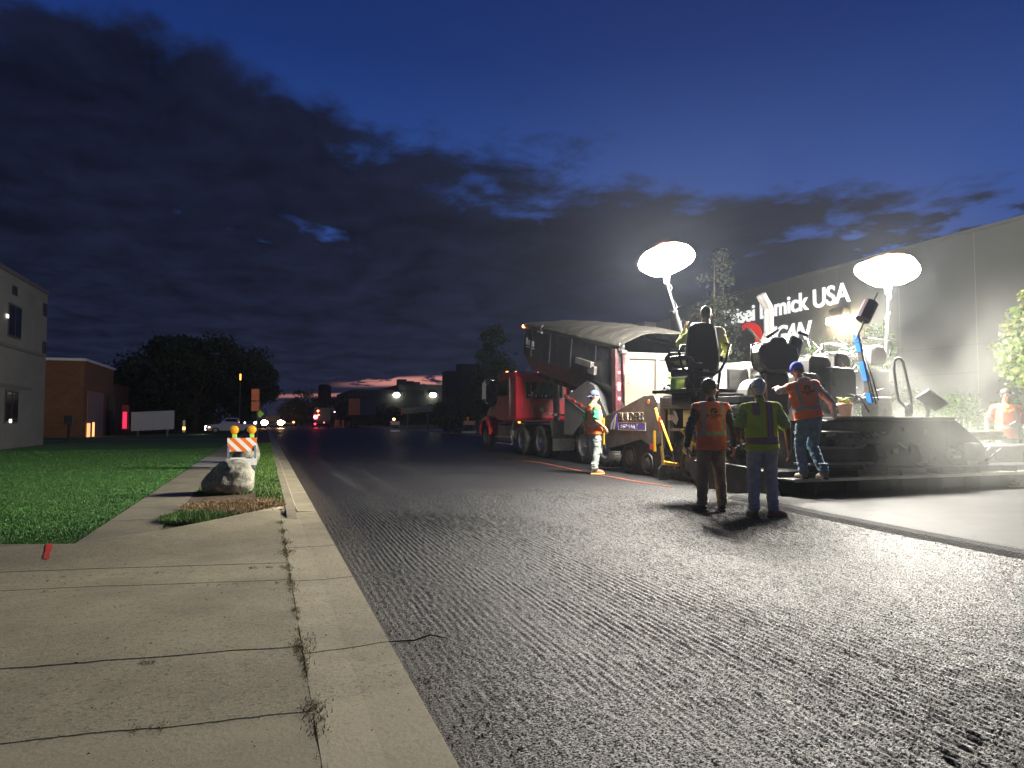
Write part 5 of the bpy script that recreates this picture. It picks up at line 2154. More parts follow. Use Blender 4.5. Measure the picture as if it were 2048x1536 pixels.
    p.prism([(XL - .05, 1.13), (XL + .80, 1.13), (XL + .80, .30), (XL + .02, .30), (XL + .02, .55)], 20.18, 20.22, 'y')
    p.build('mud_guard', M['dull_steel'], t)
    p = MB()
    p.span((XL + .0, 20.1, .25), (XL + .72, 20.13, .62))
    p.build('mud_flap', M['alu'], t)
    p = MB()
    p.span((XR - .8, 20.18, .30), (XR + .02, 20.22, 1.13))
    p.build('mud_guard', M['dull_steel'], t)
    # reflective bar on the frame
    rf = MB()
    rfw = MB()
    for i in range(9):
        (rf if i % 2 else rfw).span((XL + .10, 18.9 + i * .19, 1.28 + i * .006), (XL + .115, 19.08 + i * .19, 1.35 + i * .006))
    rf.build('reflector', M['red'], t)
    rfw.build('reflector', M['white_paint'], t)
    return t


def dump_body(t):
    """tilted body; built level around its rear hinge, then tipped by 11.5 degrees"""
    hinge = Vector((0, 16.1, 1.25))
    tilt = Matrix.Translation(hinge) @ Matrix.Rotation(R(11.8), 4, 'X') @ Matrix.Translation(-hinge)
    XL, XR = 8.22, 10.78

    def T(mb):
        bmesh.ops.transform(mb.bm, matrix=tilt, verts=mb.bm.verts)
        return mb
    Y0, Y1 = 15.9, 22.7
    zt, zb = 2.98, 1.55
    b = MB()
    side = [(XL, zt), (XL, 2.05), (XL + .35, zb), (XR - .35, zb), (XR, 2.05), (XR, zt), (XR - .08, zt), (XR - .08, 2.1), (XR - .4, zb + .08), (XL + .4, zb + .08), (XL + .08, 2.1), (XL + .08, zt)]
    b.prism(side, Y0, Y1, 'y')
    b.prism([(XL, zt), (XL, 2.05), (XL + .35, zb), (XR - .35, zb), (XR, 2.05), (XR, zt)], Y1, Y1 + .08, 'y')
    body = T(b).build('dump_body', M['bed_paint'], t, bevel=.015)
    rail = MB()
    rail.span((XL - .05, Y0 - .05, zt), (XL + .1, Y1 + .12, zt + .11))
    rail.span((XR - .1, Y0 - .05, zt), (XR + .05, Y1 + .12, zt + .11))
    rail.span((XL - .05, Y1, zt), (XR + .05, Y1 + .12, zt + .11))
    T(rail).build_each('top_rail', M['black_metal'], t, bevel=.02)
    sp = MB()
    for y in (17.2, 18.8, 20.4, 22.0):
        sp.span((XL - .03, y, 2.08), (XL, y + .12, zt))
    T(sp).build('side_post', M['bed_paint'], t)
    # belly frame and lift arms
    fr = MB()
    fr.span((8.98, Y0 + .1, zb - .28), (9.14, Y1 - .1, zb))
    fr.span((9.90, Y0 + .1, zb - .28), (10.06, Y1 - .1, zb))
    for i in range(8):
        fr.span((XL + .35, Y0 + .4 + i * .8, zb - .16), (XR - .35, Y0 + .5 + i * .8, zb))
    T(fr).build('subframe', M['maroon'], t)
    hy = MB()
    hy.cyl((9.5, 22.6, 1.0), (9.5, 22.7, 2.6), .11, n=16)
    hy.cyl((9.5, 22.7, 2.6), (9.5, 22.72, 3.4), .085, n=16)
    hy.build('lift_cylinder', M['steel'], t)
    # small box on the side and tarp arm
    sb = MB()
    sb.span((XL - .14, 17.2, 2.36), (XL - .035, 18.2, 2.52))
    sb.span((XL - .12, 17.0, 2.20), (XL - .035, 17.4, 2.42))
    T(sb).build('side_box', M['alu'], t, bevel=.01)
    tc = MB()
    tc.cyl((XL - .08, 21.0, zt - .03), (XL - .08, 21.35, zt - .03), .03)
    tc.tube([(XL - .08, 21.1, zt - .02), (XL - .09, 21.1, zt + .12), (XL - .06, 21.0, zt + .2)], .015)
    T(tc).build('tarp_crank', M['alu'], t)
    # tarp bowed over the body on hoops, sagging between them
    bm = bmesh.new()
    nx, ny = 36, 110
    rows = []
    for j in range(ny + 1):
        v = j / ny
        y = Y0 - .15 + (Y1 + .2 - Y0) * v
        hoop = abs(math.sin(v * PI * 9))
        rise = .10 + .34 * math.sin(min(1, (1 - v) * 1.15 + .02) * PI * .5) ** .7 * (1 if v < .9 else 1 - (v - .9) * 3)
        row = []
        for i in range(nx + 1):
            u = i / nx
            x = XL - .06 + (XR - XL + .12) * u
            arch = math.sin(u * PI) ** .62
            z = zt + .10 + rise * arch * (.94 + .06 * hoop) + .03 * noise.noise(Vector((x * 2, y * 3, 1))) + .022 * math.sin((y + .25 * math.sin(x * 2)) * 9 + 2 * noise.noise(Vector((x, y, 2)))) * arch + .014 * noise.noise(Vector((x * 7, y * 5, 3)))
            if j == 0:
                z -= .02
            row.append(bm.verts.new((x, y, z)))
        rows.append(row)
    for j in range(ny):
        for i in range(nx):
            f = bm.faces.new((rows[j][i], rows[j][i + 1], rows[j + 1][i + 1], rows[j + 1][i]))
            f.smooth = True
    r = bmesh.ops.solidify(bm, geom=bm.faces[:], thickness=.012)
    mb = MB()
    mb.bm.free()
    mb.bm = bm
    T(mb).build('tarp', M['tarp'], t)
    ho = MB()
    for k in range(9):
        v = k / 9 + 1 / 18
        y = Y0 - .15 + (Y1 + .2 - Y0) * v
        pts = []
        rise = .10 + .34 * math.sin(min(1, (1 - v) * 1.15 + .02) * PI * .5) ** .7 * (1 if v < .9 else 1 - (v - .9) * 3)
        for i in range(13):
            u = i / 12
            pts.append((XL - .04 + (XR - XL + .08) * u, y, zt + .085 + rise * math.sin(u * PI) ** .62 * .99))
        ho.tube(pts, .018, 6)
    T(ho).build('tarp_bow', M['dull_steel'], t)
    # front corner marker light
    ml = MB()
    ml.ball((XL - .03, Y1 + .14, zt + .02), .055, 12)
    T(ml).build('marker_light', emis('orange corner light', (1, .25, .06), 20), t)
    # maker's letters on the side
    wm = tilt @ frame((XL - .012, 22.35, 2.42), (0, -1, 0), (0, 0, 1))
    text_obj('lettering', 'MTM', .24, M['white_paint'], body, wm, bold=.012, shear=0.0)
    bl = MB()
    bl.prism([(22.58, 2.42), (22.40, 2.42), (22.44, 2.66), (22.50, 2.50), (22.54, 2.66)], XL - .012, XL - .004, 'x')
    bl.span((XL - .012, 21.75, 2.34), (XL - .004, 22.55, 2.37))
    o = T(bl).build('logo', M['white_paint'])
    o.parent = body
    o.matrix_parent_inverse = worldm(t).inverted()
    # rear corner posts carrying the lamps
    cp = MB()
    cp.prism([(XL - .09, 1.10), (XL - .09, 2.95), (XL + .08, 2.95), (XL + .08, 2.2), (XL + .20, 1.9), (XL + .20, 1.10)], 15.62, 15.84, 'y')
    cp.prism([(XR + .07, 1.10), (XR + .07, 2.95), (XR - .08, 2.95), (XR - .08, 2.2), (XR - .20, 1.9), (XR - .20, 1.10)], 15.62, 15.84, 'y')
    cp.build_each('rear_post', M['maroon'], t, bevel=.012)
    for z, h, s in ((2.36, .07, 14), (2.02, .20, 40), (1.72, .07, 25)):
        l = MB()
        l.box((XL + .0, 15.61, z), (.06, .03, h))
        l.build('tail_light', emis('red tail lamp', (1, .06, .10), s), t, bevel=.01)
    # tailgate swung out over the hopper
    g = MB()
    zt2, zb2 = 2.83, 1.62
    yg = 15.5
    g.span((XL + .10, yg, zt2 - .13), (XR - .08, yg + .10, zt2 + .04))
    g.span((XL + .10, yg, zb2 + .45), (XL + .24, yg + .10, zt2 - .13))
    g.span((XR - .22, yg, zb2), (XR - .08, yg + .10, zt2 - .13))
    g.span((XL + .45, yg, zb2 - .0), (XR - .22, yg + .10, zb2 + .10))
    for x in (XL + .98, XL + 1.62):
        g.span((x, yg, zb2 + .10), (x + .10, yg + .10, zt2 - .13))
    g.prism([(XL + .10, zb2 + .50), (XL + .24, zb2 + .50), (XL + .50, zb2 + .10), (XL + .50, zb2), (XL + .38, zb2)], yg, yg + .10, 'y')
    gate = g.build('tailgate', M['cream'], t, bevel=.012)
    q = MB()
    q.prism([(XL + .2, zt2 - .1), (XR - .1, zt2 - .1), (XR - .1, zb2 + .04), (XL + .46, zb2 + .04), (XL + .2, zb2 + .46)], yg + .055, yg + .085, 'y')
    o = q.build('gate_panel', M['cream_panel'])
    o.parent = gate
    o.matrix_parent_inverse = worldm(t).inverted()
    # hinge arms and dark red rim of the gate
    rm = MB()
    rm.tube([(XL + .06, yg - .02, zt2), (XL + .07, yg - .02, zb2 + .45), (XL + .42, yg - .02, zb2 - .06), (XL + .9, yg - .02, zb2 - .20)], .035, 8)
    rm.build('gate_rim', M['maroon'], t)
    ch = MB()
    ch.prism([(XL + .02, 1.30), (XL + .02, 2.3), (XL + .07, 2.25), (XL + .09, 2.0), (XL + .5, 1.45), (XL + .5, 1.2), (XL + .15, 1.15)], 15.35, 15.40, 'y')
    ch.build('chute_cheek', M['cream'], t)
    hg = MB()
    hg.span((XL - .05, 15.5, 2.9), (XL + .1, 15.8, 3.08))
    hg.cyl((XL - .02, 15.45, 2.86), (XL + .12, 15.45, 2.86), .05)
    hg.span((XR - .1, 15.5, 2.9), (XR + .05, 15.8, 3.08))
    hg.build_each('gate_hinge', M['dull_steel'], t)
    text_obj('lettering', 'A', .26, M['white_paint'], gate, frame((XL + 1.35, yg - .012, 1.70), (1, 0, 0), (0, 0, 1)), bold=.01, shear=.2)
    # rear wheels and their big tilted fender box
    for y in (17.75, 16.45):
        wheel(t, XL - .0, y, side=-1, dual=True)
        wheel(t, XR + .0, y, side=1, dual=True)
    fb = MB()
    fb.prism([(18.75, 1.85), (18.8, .78), (18.2, .78), (17.55, 1.15), (16.2, 1.0), (16.1, 1.18), (17.3, 1.36)], XL - .10, XL - .06, 'x')
    fb.prism([(18.78, 1.86), (17.35, 2.25), (16.9, 2.1), (16.15, 1.30), (17.2, 1.40)], XL - .06, XL + .55, 'x')
    fb.build('wheel_guard', M['grey_paint'], t, bevel=.01)
    st = MB()
    st.prism([(18.78, 1.84), (16.12, 1.12), (16.12, 1.20), (18.78, 1.95)], XL - .12, XL - .104, 'x')
    st.build('guard_strip', M['alu'], t)
    rd = MB()
    for i in range(5):
        a = i / 5
        y = 18.6 - 2.2 * a
        z = 1.84 - .60 * a
        rd.prism([(y, z + .01), (y - .2, z - .045), (y - .2, z + .025), (y, z + .08)], XL - .135, XL - .124, 'x')
    rd.build('reflector', M['red'], t)
    br = MB()
    for i in range(4):
        y = 16.9 - i * .16
        br.span((XL - .09, y, 1.15 - i * .05), (XL - .05, y + .05, 1.75 - i * .13))
    br.build('guard_rod', M['dull_steel'], t)
    ch = MB()
    pts = [(8.15, 17.6 + .0, .62 - i * .045) for i in range(13)]
    for i, p in enumerate(pts[:-1]):
        ch.tube([(p[0] + .015 * math.cos(i * PI / 2), p[1] + .015 * math.sin(i * PI / 2), p[2]), (p[0] - .012, p[1], p[2] - .02), (p[0], p[1] + .01, p[2] - .045)], .007, 5)
    ch.build('chain', M['steel'], t)
    bar = MB()
    bar.cyl((8.15, 18.3, .62), (8.15, 15.9, .62), .014)
    bar.build('guard_bar', M['steel'], t)


_t = dump_truck()
dump_body(_t)


# ================================================================== STREET FURNITURE, ROCKS, FAR TRAFFIC
def boulder(c, r, label, seed, rz=0.0):
    bm = bmesh.new()
    bmesh.ops.create_icosphere(bm, subdivisions=5, radius=1)
    for v in bm.verts:
        d = v.co.normalized()
        k = 1 + .16 * noise.noise(d * 1.2 + Vector((seed, 0, 0))) + .06 * noise.noise(d * 3 + Vector((0, seed, 0))) + .012 * noise.noise(d * 11)
        q = d * k
        q.z = q.z * (1.0 if q.z > 0 else .6)
        q.x += .22 * max(0, q.z) - .10
        # a flat broken face towards the upper left
        pl = Vector((-.75, -.45, .50)).normalized()
        e = q.dot(pl) - .74
        if e > 0:
            q -= pl * e * .75
        v.co = Vector((q.x * r[0], q.y * r[1], q.z * r[2]))
    bmesh.ops.rotate(bm, cent=(0, 0, 0), matrix=Matrix.Rotation(rz, 3, 'Z'), verts=bm.verts)
    me = bpy.data.meshes.new('boulder')
    bm.to_mesh(me)
    bm.free()
    for p in me.polygons:
        p.use_smooth = True
    me.materials.append(mat('speckled granite', (.42, .40, .31), .9, 0, .35, 5, .016, 22, dirt=(.09, .085, .06), dscale=16, damt=.9))
    o = bpy.data.objects.new('boulder', me)
    o.location = c
    COL.objects.link(o)
    tag(o, label, 'boulder')


def mat_stripes(name, ox, oz, w=.155, flip=1):
    m = bpy.data.materials.new(name)
    m.use_nodes = True
    nt, N, L, mth, rng, nz, mix, tc, (x, y, z) = nodes_of(m)
    b = N['Principled BSDF']
    s = mth('ADD', mth('SUBTRACT', x, ox), mth('MULTIPLY', mth('SUBTRACT', z, oz), flip))
    f = mth('GREATER_THAN', mth('FRACT', mth('DIVIDE', s, w * 2)), .5)
    c = mix(f, (.80, .80, .76), (.88, .17, .02))
    c = mix(mth('MULTIPLY', rng(nz(tc, 9, 7, .7), .55, .7), .3), c, (.35, .28, .2))
    L.new(c, b.inputs['Base Color'])
    b.inputs['Roughness'].default_value = .4
    return m


def barricade(c, w, h, label, rz=0, lit=False, lights=2, group='striped barricades with amber lamps'):
    c = Vector(c)
    t = thing('barricade', c, label, 'barricade', rz, group)
    st = mat_stripes('barricade stripes', 0.04, .02, .115, 1)

    def P(mb, name, m, par=t, **k):
        return mb.build(name, m, par, world=False, **k)
    for s, nm in ((-1, 0), (1, 1)):
        for sx in (-1, 1):
            b = MB()
            beam(b, (sx * (w / 2 - .03), s * .28, 0), (sx * (w / 2 - .03), s * .03, h - .02), .042, .042)
            P(b, 'leg', M['galv'])
        f = MB()
        yy = s * .08
        f.box((0, yy + s * .02, h - .16), (w, .018, .30))
        P(f, 'striped_board', st)
        f = MB()
        f.box((0, s * .245 + s * .02, .16), (w + .02, .02, .15))
        P(f, 'lower_board', M['white_paint'])
    for i in range(lights):
        x = (-.5 + i) * w * .60 + .02 if lights > 1 else -.12 * w
        b = MB()
        b.box((x, 0, h + .035), (.10, .07, .09))
        hd = P(b, 'lamp_battery', M['lime'], bevel=.01)
        b = MB()
        b.cyl((x, -.028, h + .175), (x, .028, h + .175), .095, .095, 24)
        b.lathe([(.085, 0), (.07, .012), (.03, .02), (.01, .022)], (x, .028, h + .175), 'y', 24)
        b.lathe([(.01, -.022), (.03, -.02), (.07, -.012), (.085, 0)], (x, -.028, h + .175), 'y', 24)
        o = b.build('amber_lens', emis('lit amber lens', (1, .50, .15), 26) if lit else M['amber'])
        o.parent = hd
    return t


def street():
    boulder((-.47, 11.7, .26), (.37, .36, .36), 'large speckled boulder with a flat darker left face, at the driveway corner', 1.7)
    boulder((-.42, 19.4, .28), (.34, .3, .42), 'rounded boulder half hidden behind the near barricade', 5.2)
    b = GP(482, 940, .1)
    barricade((b.x - .0, 17.3, .1), .62, .70, 'nearest orange and white striped barricade, standing behind the large boulder')
    # barricades across the road
    p = PY(790, 850, 62)
    barricade((p.x, 62, .02), .8, 1.0, 'far barricade with its amber lamp lit, out on the road', 0, True, 1)
    p = PY(938, 850, 50)
    barricade((p.x, 50, .1), .9, 1.0, 'far barricade on the right verge by the pale driveway, lamp unlit', .2, False, 1)
    # orange temporary signs on a post
    y = 40.0
    b = PY(513, 880, y)
    b.z = .09
    t = thing('sign_post', b, 'thin post with two square orange road signs above each other', 'street sign')
    m = MB()
    m.cyl((b.x + .02, y, .09), (b.x + .02, y, PY(513, 775, y).z), .03, n=8)
    m.build('post', M['dull_steel'], t)
    for v0, v1 in ((778, 801), (803, 822)):
        z1, z0 = PY(511, v0, y).z, PY(511, v1, y).z
        m = MB()
        m.span((PY(503, v0, y).x, y - .04, z0), (PY(519, v0, y).x, y - .03, z1))
        m.build('sign_plate', M['orange_sign'], t)
    y = 60.0
    b = PY(520, 850, y)
    b.z = .09
    t = thing('warning_sign', b, 'fluorescent yellow green diamond warning sign on a post beside the headlights', 'street sign')
    m = MB()
    m.cyl((b.x, y, .09), (b.x, y, 2.6), .03, n=8)
    m.build('post', M['dull_steel'], t)
    z = PY(520, 828, y).z
    m = MB()
    m.box((b.x, y - .04, z), (.42, .02, .42), Matrix.Rotation(PI / 4, 3, 'Y'))
    m.build('sign_plate', mat('fluorescent yellow sheeting', (.55, .80, .05), .4, emit=(.6, .9, .05), estr=.12), t)
    # slender amber lamp left of the pickup's tree
    y = 60.0
    b = PY(479, 850, y)
    b.z = .09
    t = thing('lamp_post', b, 'slim post with a small glowing amber tube lamp in front of the oaks', 'lamp post')
    m = MB()
    m.cyl((b.x, y, .09), (b.x, y, PY(479, 764, y).z), .025, n=8)
    m.build('post', M['galv'], t)
    m = MB()
    m.span((b.x - .05, y - .05, PY(479, 760, y).z), (b.x + .05, y + .05, PY(479, 748, y).z))
    m.build('lamp', emis('amber tube', (1, .33, .05), 6), t)
    # blank white panel on the lawn
    y = 52.0
    a, c = PY(262, 850, y), PY(348, 850, y)
    t = thing('white_panel', ((a.x + c.x) / 2, y, .09), 'large blank white panel sign standing on the far lawn', 'sign')
    z1, z0 = PY(300, 823, y).z, PY(300, 862, y).z
    m = MB()
    m.prism([(a.x, z0), (c.x, z0 + .12), (c.x, z1 + .08), (a.x, z1 - .05)], y, y + .12, 'y')
    m.build('board', mat('dull white board', (.62, .63, .60), .7, 0, .08, .8), t)
    m = MB()
    for x in (a.x + .4, c.x - .4):
        m.span((x - .06, y + .02, .09), (x + .06, y + .10, z0 + .1))
    m.build_each('post', M['dull_steel'], t)
    # red lit vertical sign left of it
    a, c = PY(243, 850, y), PY(256, 850, y)
    t = thing('red_sign', ((a.x + c.x) / 2, y, .09), 'tall narrow red lit sign between brick building and white panel', 'sign')
    z1, z0 = PY(250, 810, y).z, PY(250, 860, y).z
    m = MB()
    m.span((a.x, y, z0), (c.x, y + .3, z1))
    m.build('cabinet', mat('dark red cabinet', (.35, .04, .06), .5), t)
    m = MB()
    m.span((a.x + .06, y - .01, z0 + .1), (c.x - .08, y - .004, z1 - .45))
    m.build('lit_face', emis('red lit face', (1, .03, .10), 1.3), t)
    m = MB()
    m.span((a.x + .2, y + .1, .09), (c.x - .2, y + .2, z0))
    m.build('post', M['black_metal'], t)
    # small lit post further right
    y = 66.0
    b = PY(368, 850, y)
    b.z = .09
    t = thing('lit_bollard', b, 'small lit bollard in the dark right of the white panel', 'bollard')
    m = MB()
    m.span((b.x - .09, y - .09, .09), (b.x + .09, y + .09, 1.1))
    m.build('post', mat('cream bollard', (.5, .45, .35), .6, emit=(1, .7, .4), estr=.12), t)
    m = MB()
    m.span((b.x - .1, y - .1, .3), (b.x + .1, y + .1, .55))
    m.build('lamp', emis('orange bollard lamp', (1, .45, .12), 5), t)
    # small stake in the lawn
    b = GP(316, 936, .09)
    t = MB()
    t.box((0, 0, .09), (.018, .012, .20), Matrix.Rotation(.12, 3, 'Y'))
    o = t.build('lawn_stake', mat('yellow stake', (.45, .50, .10), .6))
    o.location = b
    tag(o, 'small yellow utility stake standing in the lawn', 'stake')
    # red paint mark on the driveway lip
    bm = bmesh.new()
    q = [GP(86, 1120, .055), GP(98, 1120, .055), GP(106, 1092, .09), GP(93, 1091, .09)]
    top = []
    for k in range(9):
        f = k / 8
        for side in (0, 1):
            a = q[0].lerp(q[3], f) if side == 0 else q[1].lerp(q[2], f)
            yy = a.y
            tt = max(0, min(1, 1 - (back_edge(a.x) - yy) / .85))
            hgt = .036 + .07 * tt * tt * (3 - 2 * tt) + .0035
            top.append(bm.verts.new((a.x + rjit(k * 7 + side), yy, hgt)))
    for k in range(8):
        bm.faces.new((top[2 * k], top[2 * k + 1], top[2 * k + 3], top[2 * k + 2]))
    me = bpy.data.meshes.new('paint_mark')
    bm.to_mesh(me)
    bm.free()
    me.materials.append(mat('red marking paint', (.62, .045, .025), .8, 0, .35, 40))
    o = bpy.data.objects.new('paint_mark', me)
    COL.objects.link(o)
    struct(o)
    # orange string line on the road by the truck
    m = MB()
    pts = [PYg(u, v) for u, v in ((1000, 918), (1080, 925), (1190, 948), (1290, 966), (1345, 975))]
    m.tube([(p.x, p.y, .012) for p in pts], .008, 5)
    o = m.build('string_line', mat('orange chalk string', (.55, .14, .06), .7))
    tag(o, 'thin orange string line lying on the milled road beside the truck', 'string')
    # wooden planks at the right edge
    for i, (dx, dy, dz, rz) in enumerate(((0, 0, .075, .05), (.15, .02, .13, -.04))):
        m = MB()
        m.box((0, 0, 0), (1.3, .16, .05), Matrix.Rotation(rz, 3, 'Z'))
        o = m.build('plank', M['plank'], bevel=.004)
        p = GP(2078, 974, .06)
        o.location = (p.x + dx, p.y + dy, dz)
        tag(o, ['lower pale wooden plank lying on the fresh asphalt at the right edge', 'upper pale wooden plank resting on another plank'][i], 'plank', 'wooden planks at the right edge')


def rjit(k):
    return .012 * noise.noise(Vector((k * 1.7, 3, 1)))


def PYg(u, v):
    return GP(u, v, .01)


def car_body(t, L_, W, H, paint, prof, glass):
    """generic vehicle: side profile extruded with tumblehome, length along local x"""
    m = MB()
    vs = m.prism(prof, -W / 2, W / 2, 'y')
    for v in vs:
        if v.co.z > H * .55:
            v.co.y *= .86
    m.build('body', paint, t, world=False, bevel=.05)
    m = MB()
    m.prism(glass, -W / 2 * .945, W / 2 * .945, 'y')
    m.build('side_window', M['glass'], t, world=False)


def add_wheels(t, xs, W, r):
    for x in xs:
        for s in (-1, 1):
            m = MB()
            m.lathe([(.02, 0), (r * .55, 0), (r * .6, s * .03), (r * .95, s * .02), (r, -s * .03), (r, -s * .2), (.02, -s * .22)], (x, s * W / 2, r), 'y', 24)
            w = m.build('wheel', M['tyre'], t, world=False)
            m = MB()
            m.lathe([(.02, s * .012), (r * .3, s * .02), (r * .5, s * .005), (.02, -s * .02)], (x, s * W / 2, r), 'y', 16)
            o = m.build('rim', M['alu'])
            o.parent = w


def traffic():
    # white pickup crossing behind the sidewalk
    y = 58.0
    b = PY(464, 860, y)
    L_ = (PY(515, 860, y).x - PY(413, 860, y).x)
    t = thing('pickup_truck', (b.x, y, .09), 'white crew cab pickup with headlights on, parked left behind the barricade', 'pickup truck', PI)
    k = L_ / 5.4
    P = [(-2.7, .55), (-2.7, 1.05), (-2.6, 1.12), (-.75, 1.12), (-.70, 1.72), (-.5, 1.80), (.45, 1.80), (.65, 1.74), (1.25, 1.18), (2.35, 1.05), (2.65, .92), (2.7, .5), (2.3, .38), (-2.5, .42)]
    G = [(-.62, 1.16), (-.60, 1.66), (-.45, 1.72), (.45, 1.72), (.58, 1.66), (1.05, 1.16)]
    car_body(t, 5.4, 1.95, 1.8, mat('white pickup paint', (.62, .62, .62), .3), [(a * k, q * k) for a, q in P], [(a * k, q * k) for a, q in G])
    add_wheels(t, (-1.75 * k, 1.65 * k), 1.92, .40 * k)
    for s in (-1, 1):
        for (dx, z, st, r) in ((2.66, .82, 22, .10), (2.68, .55, 14, .07)):
            m = MB()
            m.ball((dx * k, s * .72, z * k), (.07, r * 1.3, r), 10)
            m.build('headlight', emis('white pickup headlight', (1, .86, .72), st), t, world=False)
    m = MB()
    m.ball((2.3 * k, .97, .78 * k), (.09, .03, .05), 8)
    m.build('marker_light', emis('orange marker', (1, .4, .15), 12), t, world=False)
    for s in (-1, 1):
        m = MB()
        m.span((-2.72 * k, s * .8 - .08, .75 * k), (-2.69 * k, s * .8 + .08, 1.0 * k))
        m.build('tail_light', mat('red tail lens', (.5, .02, .02), .3), t, world=False)

    def facing_car(name, u, y, label, cat, col, s, hl, gap=.68, w=1.8, h=1.5, mul=1.0, rear=False, extra=None):
        b = PY(u, 845, y)
        t = thing(name, (b.x, y, 0), label, cat, -PI / 2 if not rear else PI / 2)
        P = [(-2.2, .4), (-2.2, .9), (-2.0, 1.0), (-1.5, 1.0), (-1.1, h), (.4, h), (1.0, .95), (1.9, .85), (2.2, .7), (2.2, .35)]
        car_body(t, 4.4, w, h, mat('dark car paint', (.02, .02, .022), .3), P, [(-1.35, 1.0), (-1.0, h - .08), (.35, h - .08), (.85, 1.0)])
        add_wheels(t, (-1.4, 1.4), w, .33)
        for sd in (-1, 1):
            m = MB()
            m.ball((2.2, sd * gap, .72), (.08, .17 * mul, .13 * mul), 10)
            m.build('headlight' if not rear else 'tail_light', emis(hl, col, s), t, world=False, smooth=True)
        if extra:
            extra(t)
        return t

    def beac(t):
        for yy in (-.5, 0, .5):
            m = MB()
            m.ball((0, yy, 1.62), (.12, .18, .08), 8)
            m.build('beacon', emis('orange beacon', (1, .35, .08), 25), t, world=False)
    facing_car('service_car', 545, 105, 'dark vehicle coming up the road with glaring orange headlights and roof beacons', 'car', (1, .62, .34), 95, 'glaring headlight', 1.05, 2.4, 1.7, 2.6, extra=beac)
    facing_car('parked_car', 500, 100, 'dark car with small white headlights behind the pickup', 'car', (1, .85, .7), 25, 'small headlight')
    facing_car('parked_car', 577, 118, 'dark car with dim orange lamps right of the glaring headlights', 'car', (1, .25, .08), 10, 'dim lamp')
    # tail end of a work truck with red lamps
    y = 112.0
    b = PY(645, 848, y)
    t = thing('box_truck', (b.x, y, 0), 'dark truck seen from behind with a glowing red tail lamp below the silo', 'truck')
    w0, w1 = PY(628, 800, y).x - b.x, PY(662, 800, y).x - b.x
    m = MB()
    m.span((w0, 0, .9), (w1, 6, PY(645, 815, y).z))
    m.build('box', M['bed_paint'], t, world=False, bevel=.04)
    m = MB()
    m.span((w0 + .1, .1, .5), (w1 - .1, 7.5, .9))
    m.build('chassis', M['black_metal'], t, world=False)
    for x in (w0 + .25, w1 - .25):
        m = MB()
        m.cyl((x - .2, .9, .5), (x + .2, .9, .5), .5, n=20)
        m.build('wheel', M['tyre'], t, world=False)
    p = PY(631, 834, y)
    m = MB()
    m.ball((p.x - b.x, -.1, p.z), (.30, .08, .30), 12)
    m.build('tail_light', emis('red tail lamp', (1, .03, .06), 70), t, world=False, smooth=True)
    for (u, v, r, c, s) in ((636, 822, .14, (1, .15, .05), 25), (637, 830, .12, (1, .12, .05), 25), (630, 848, .12, (1, .02, .05), 20), (648, 845, .1, (1, .2, .25), 4), (669, 824, .1, (1, .5, .6), 8)):
        p = PY(u, v, y)
        m = MB()
        m.ball((p.x - b.x, -.1, p.z), r, 8)
        m.build('marker_light', emis('small red marker', c, s), t, world=False)
    # container trailer with an orange rear
    y = 100.0
    a, c, d = PY(697, 830, y), PY(720, 830, y), PY(752, 830, y + 3)
    z0, z1 = PY(700, 830, y).z, PY(700, 797, y).z
    t = thing('trailer', ((a.x + c.x) / 2, y, 0), 'box trailer with a faded orange end wall on the right side of the road', 'trailer')
    m = MB()
    m.prism([(a.x + .02, y + .03), (c.x, y + .03), (d.x, y + 3), (d.x - 1.6, y + 6)], z0, z1, 'z')
    m.build('box', mat('dim trailer wall', (.10, .11, .10), .7), t)
    m = MB()
    m.span((a.x, y, z0), (c.x, y + .02, z1))
    m.build('rear_door', M['orange_sign'], t)
    m = MB()
    for x in (a.x + .4, c.x - .4):
        m.cyl((x - .15, y + 1, .5), (x + .15, y + 1, .5), .5, n=16)
    m.build('wheel', M['tyre'], t)
    # long sign board on the lawn at right, its writing too faint to read
    y = 66.0
    a, c = PY(805, 828, y), PY(866, 822, y)
    t = thing('company_sign', ((a.x + c.x) / 2, y, .1), 'long low pale company sign board on the dark verge', 'sign')
    z0, z1 = PY(805, 828, y).z, PY(805, 817, y).z
    z0, z1 = max(z0, .9), max(z1, 1.4)
    m = MB()
    m.prism([(a.x, z0), (c.x, z0 + .28), (c.x, z1 + .35), (a.x, z1)], y, y + .12, 'y')
    bo = m.build('board', mat('grey sign board', (.26, .27, .23), .7, emit=(.7, .8, .6), estr=.012), t)
    # its lettering is too faint to read: a worn row of dark strokes
    m = MB()
    rs = random.Random(8)
    for i in range(13):
        f = .12 + i * .06
        xx = a.x + (c.x - a.x) * f
        zz = z0 + .28 * f + (.14 if i % 3 else .26)
        m.box((xx, y - .006, zz), (rs.uniform(.05, .12), .008, rs.uniform(.05, .16)))
    o = m.build('faded_marks', M['black_plastic'])
    o.parent = bo
    o.matrix_parent_inverse = worldm(t).inverted()
    m = MB()
    m.span((a.x - .1, y - .02, z0 - .1), (a.x + .02, y + .14, z1 + .02))
    m.build('red_end', M['red'], t)
    m = MB()
    for x in (a.x + .5, c.x - .5):
        m.span((x - .06, y + .02, .1), (x + .06, y + .1, z0 + .1))
    m.build_each('post', M['dull_steel'], t)
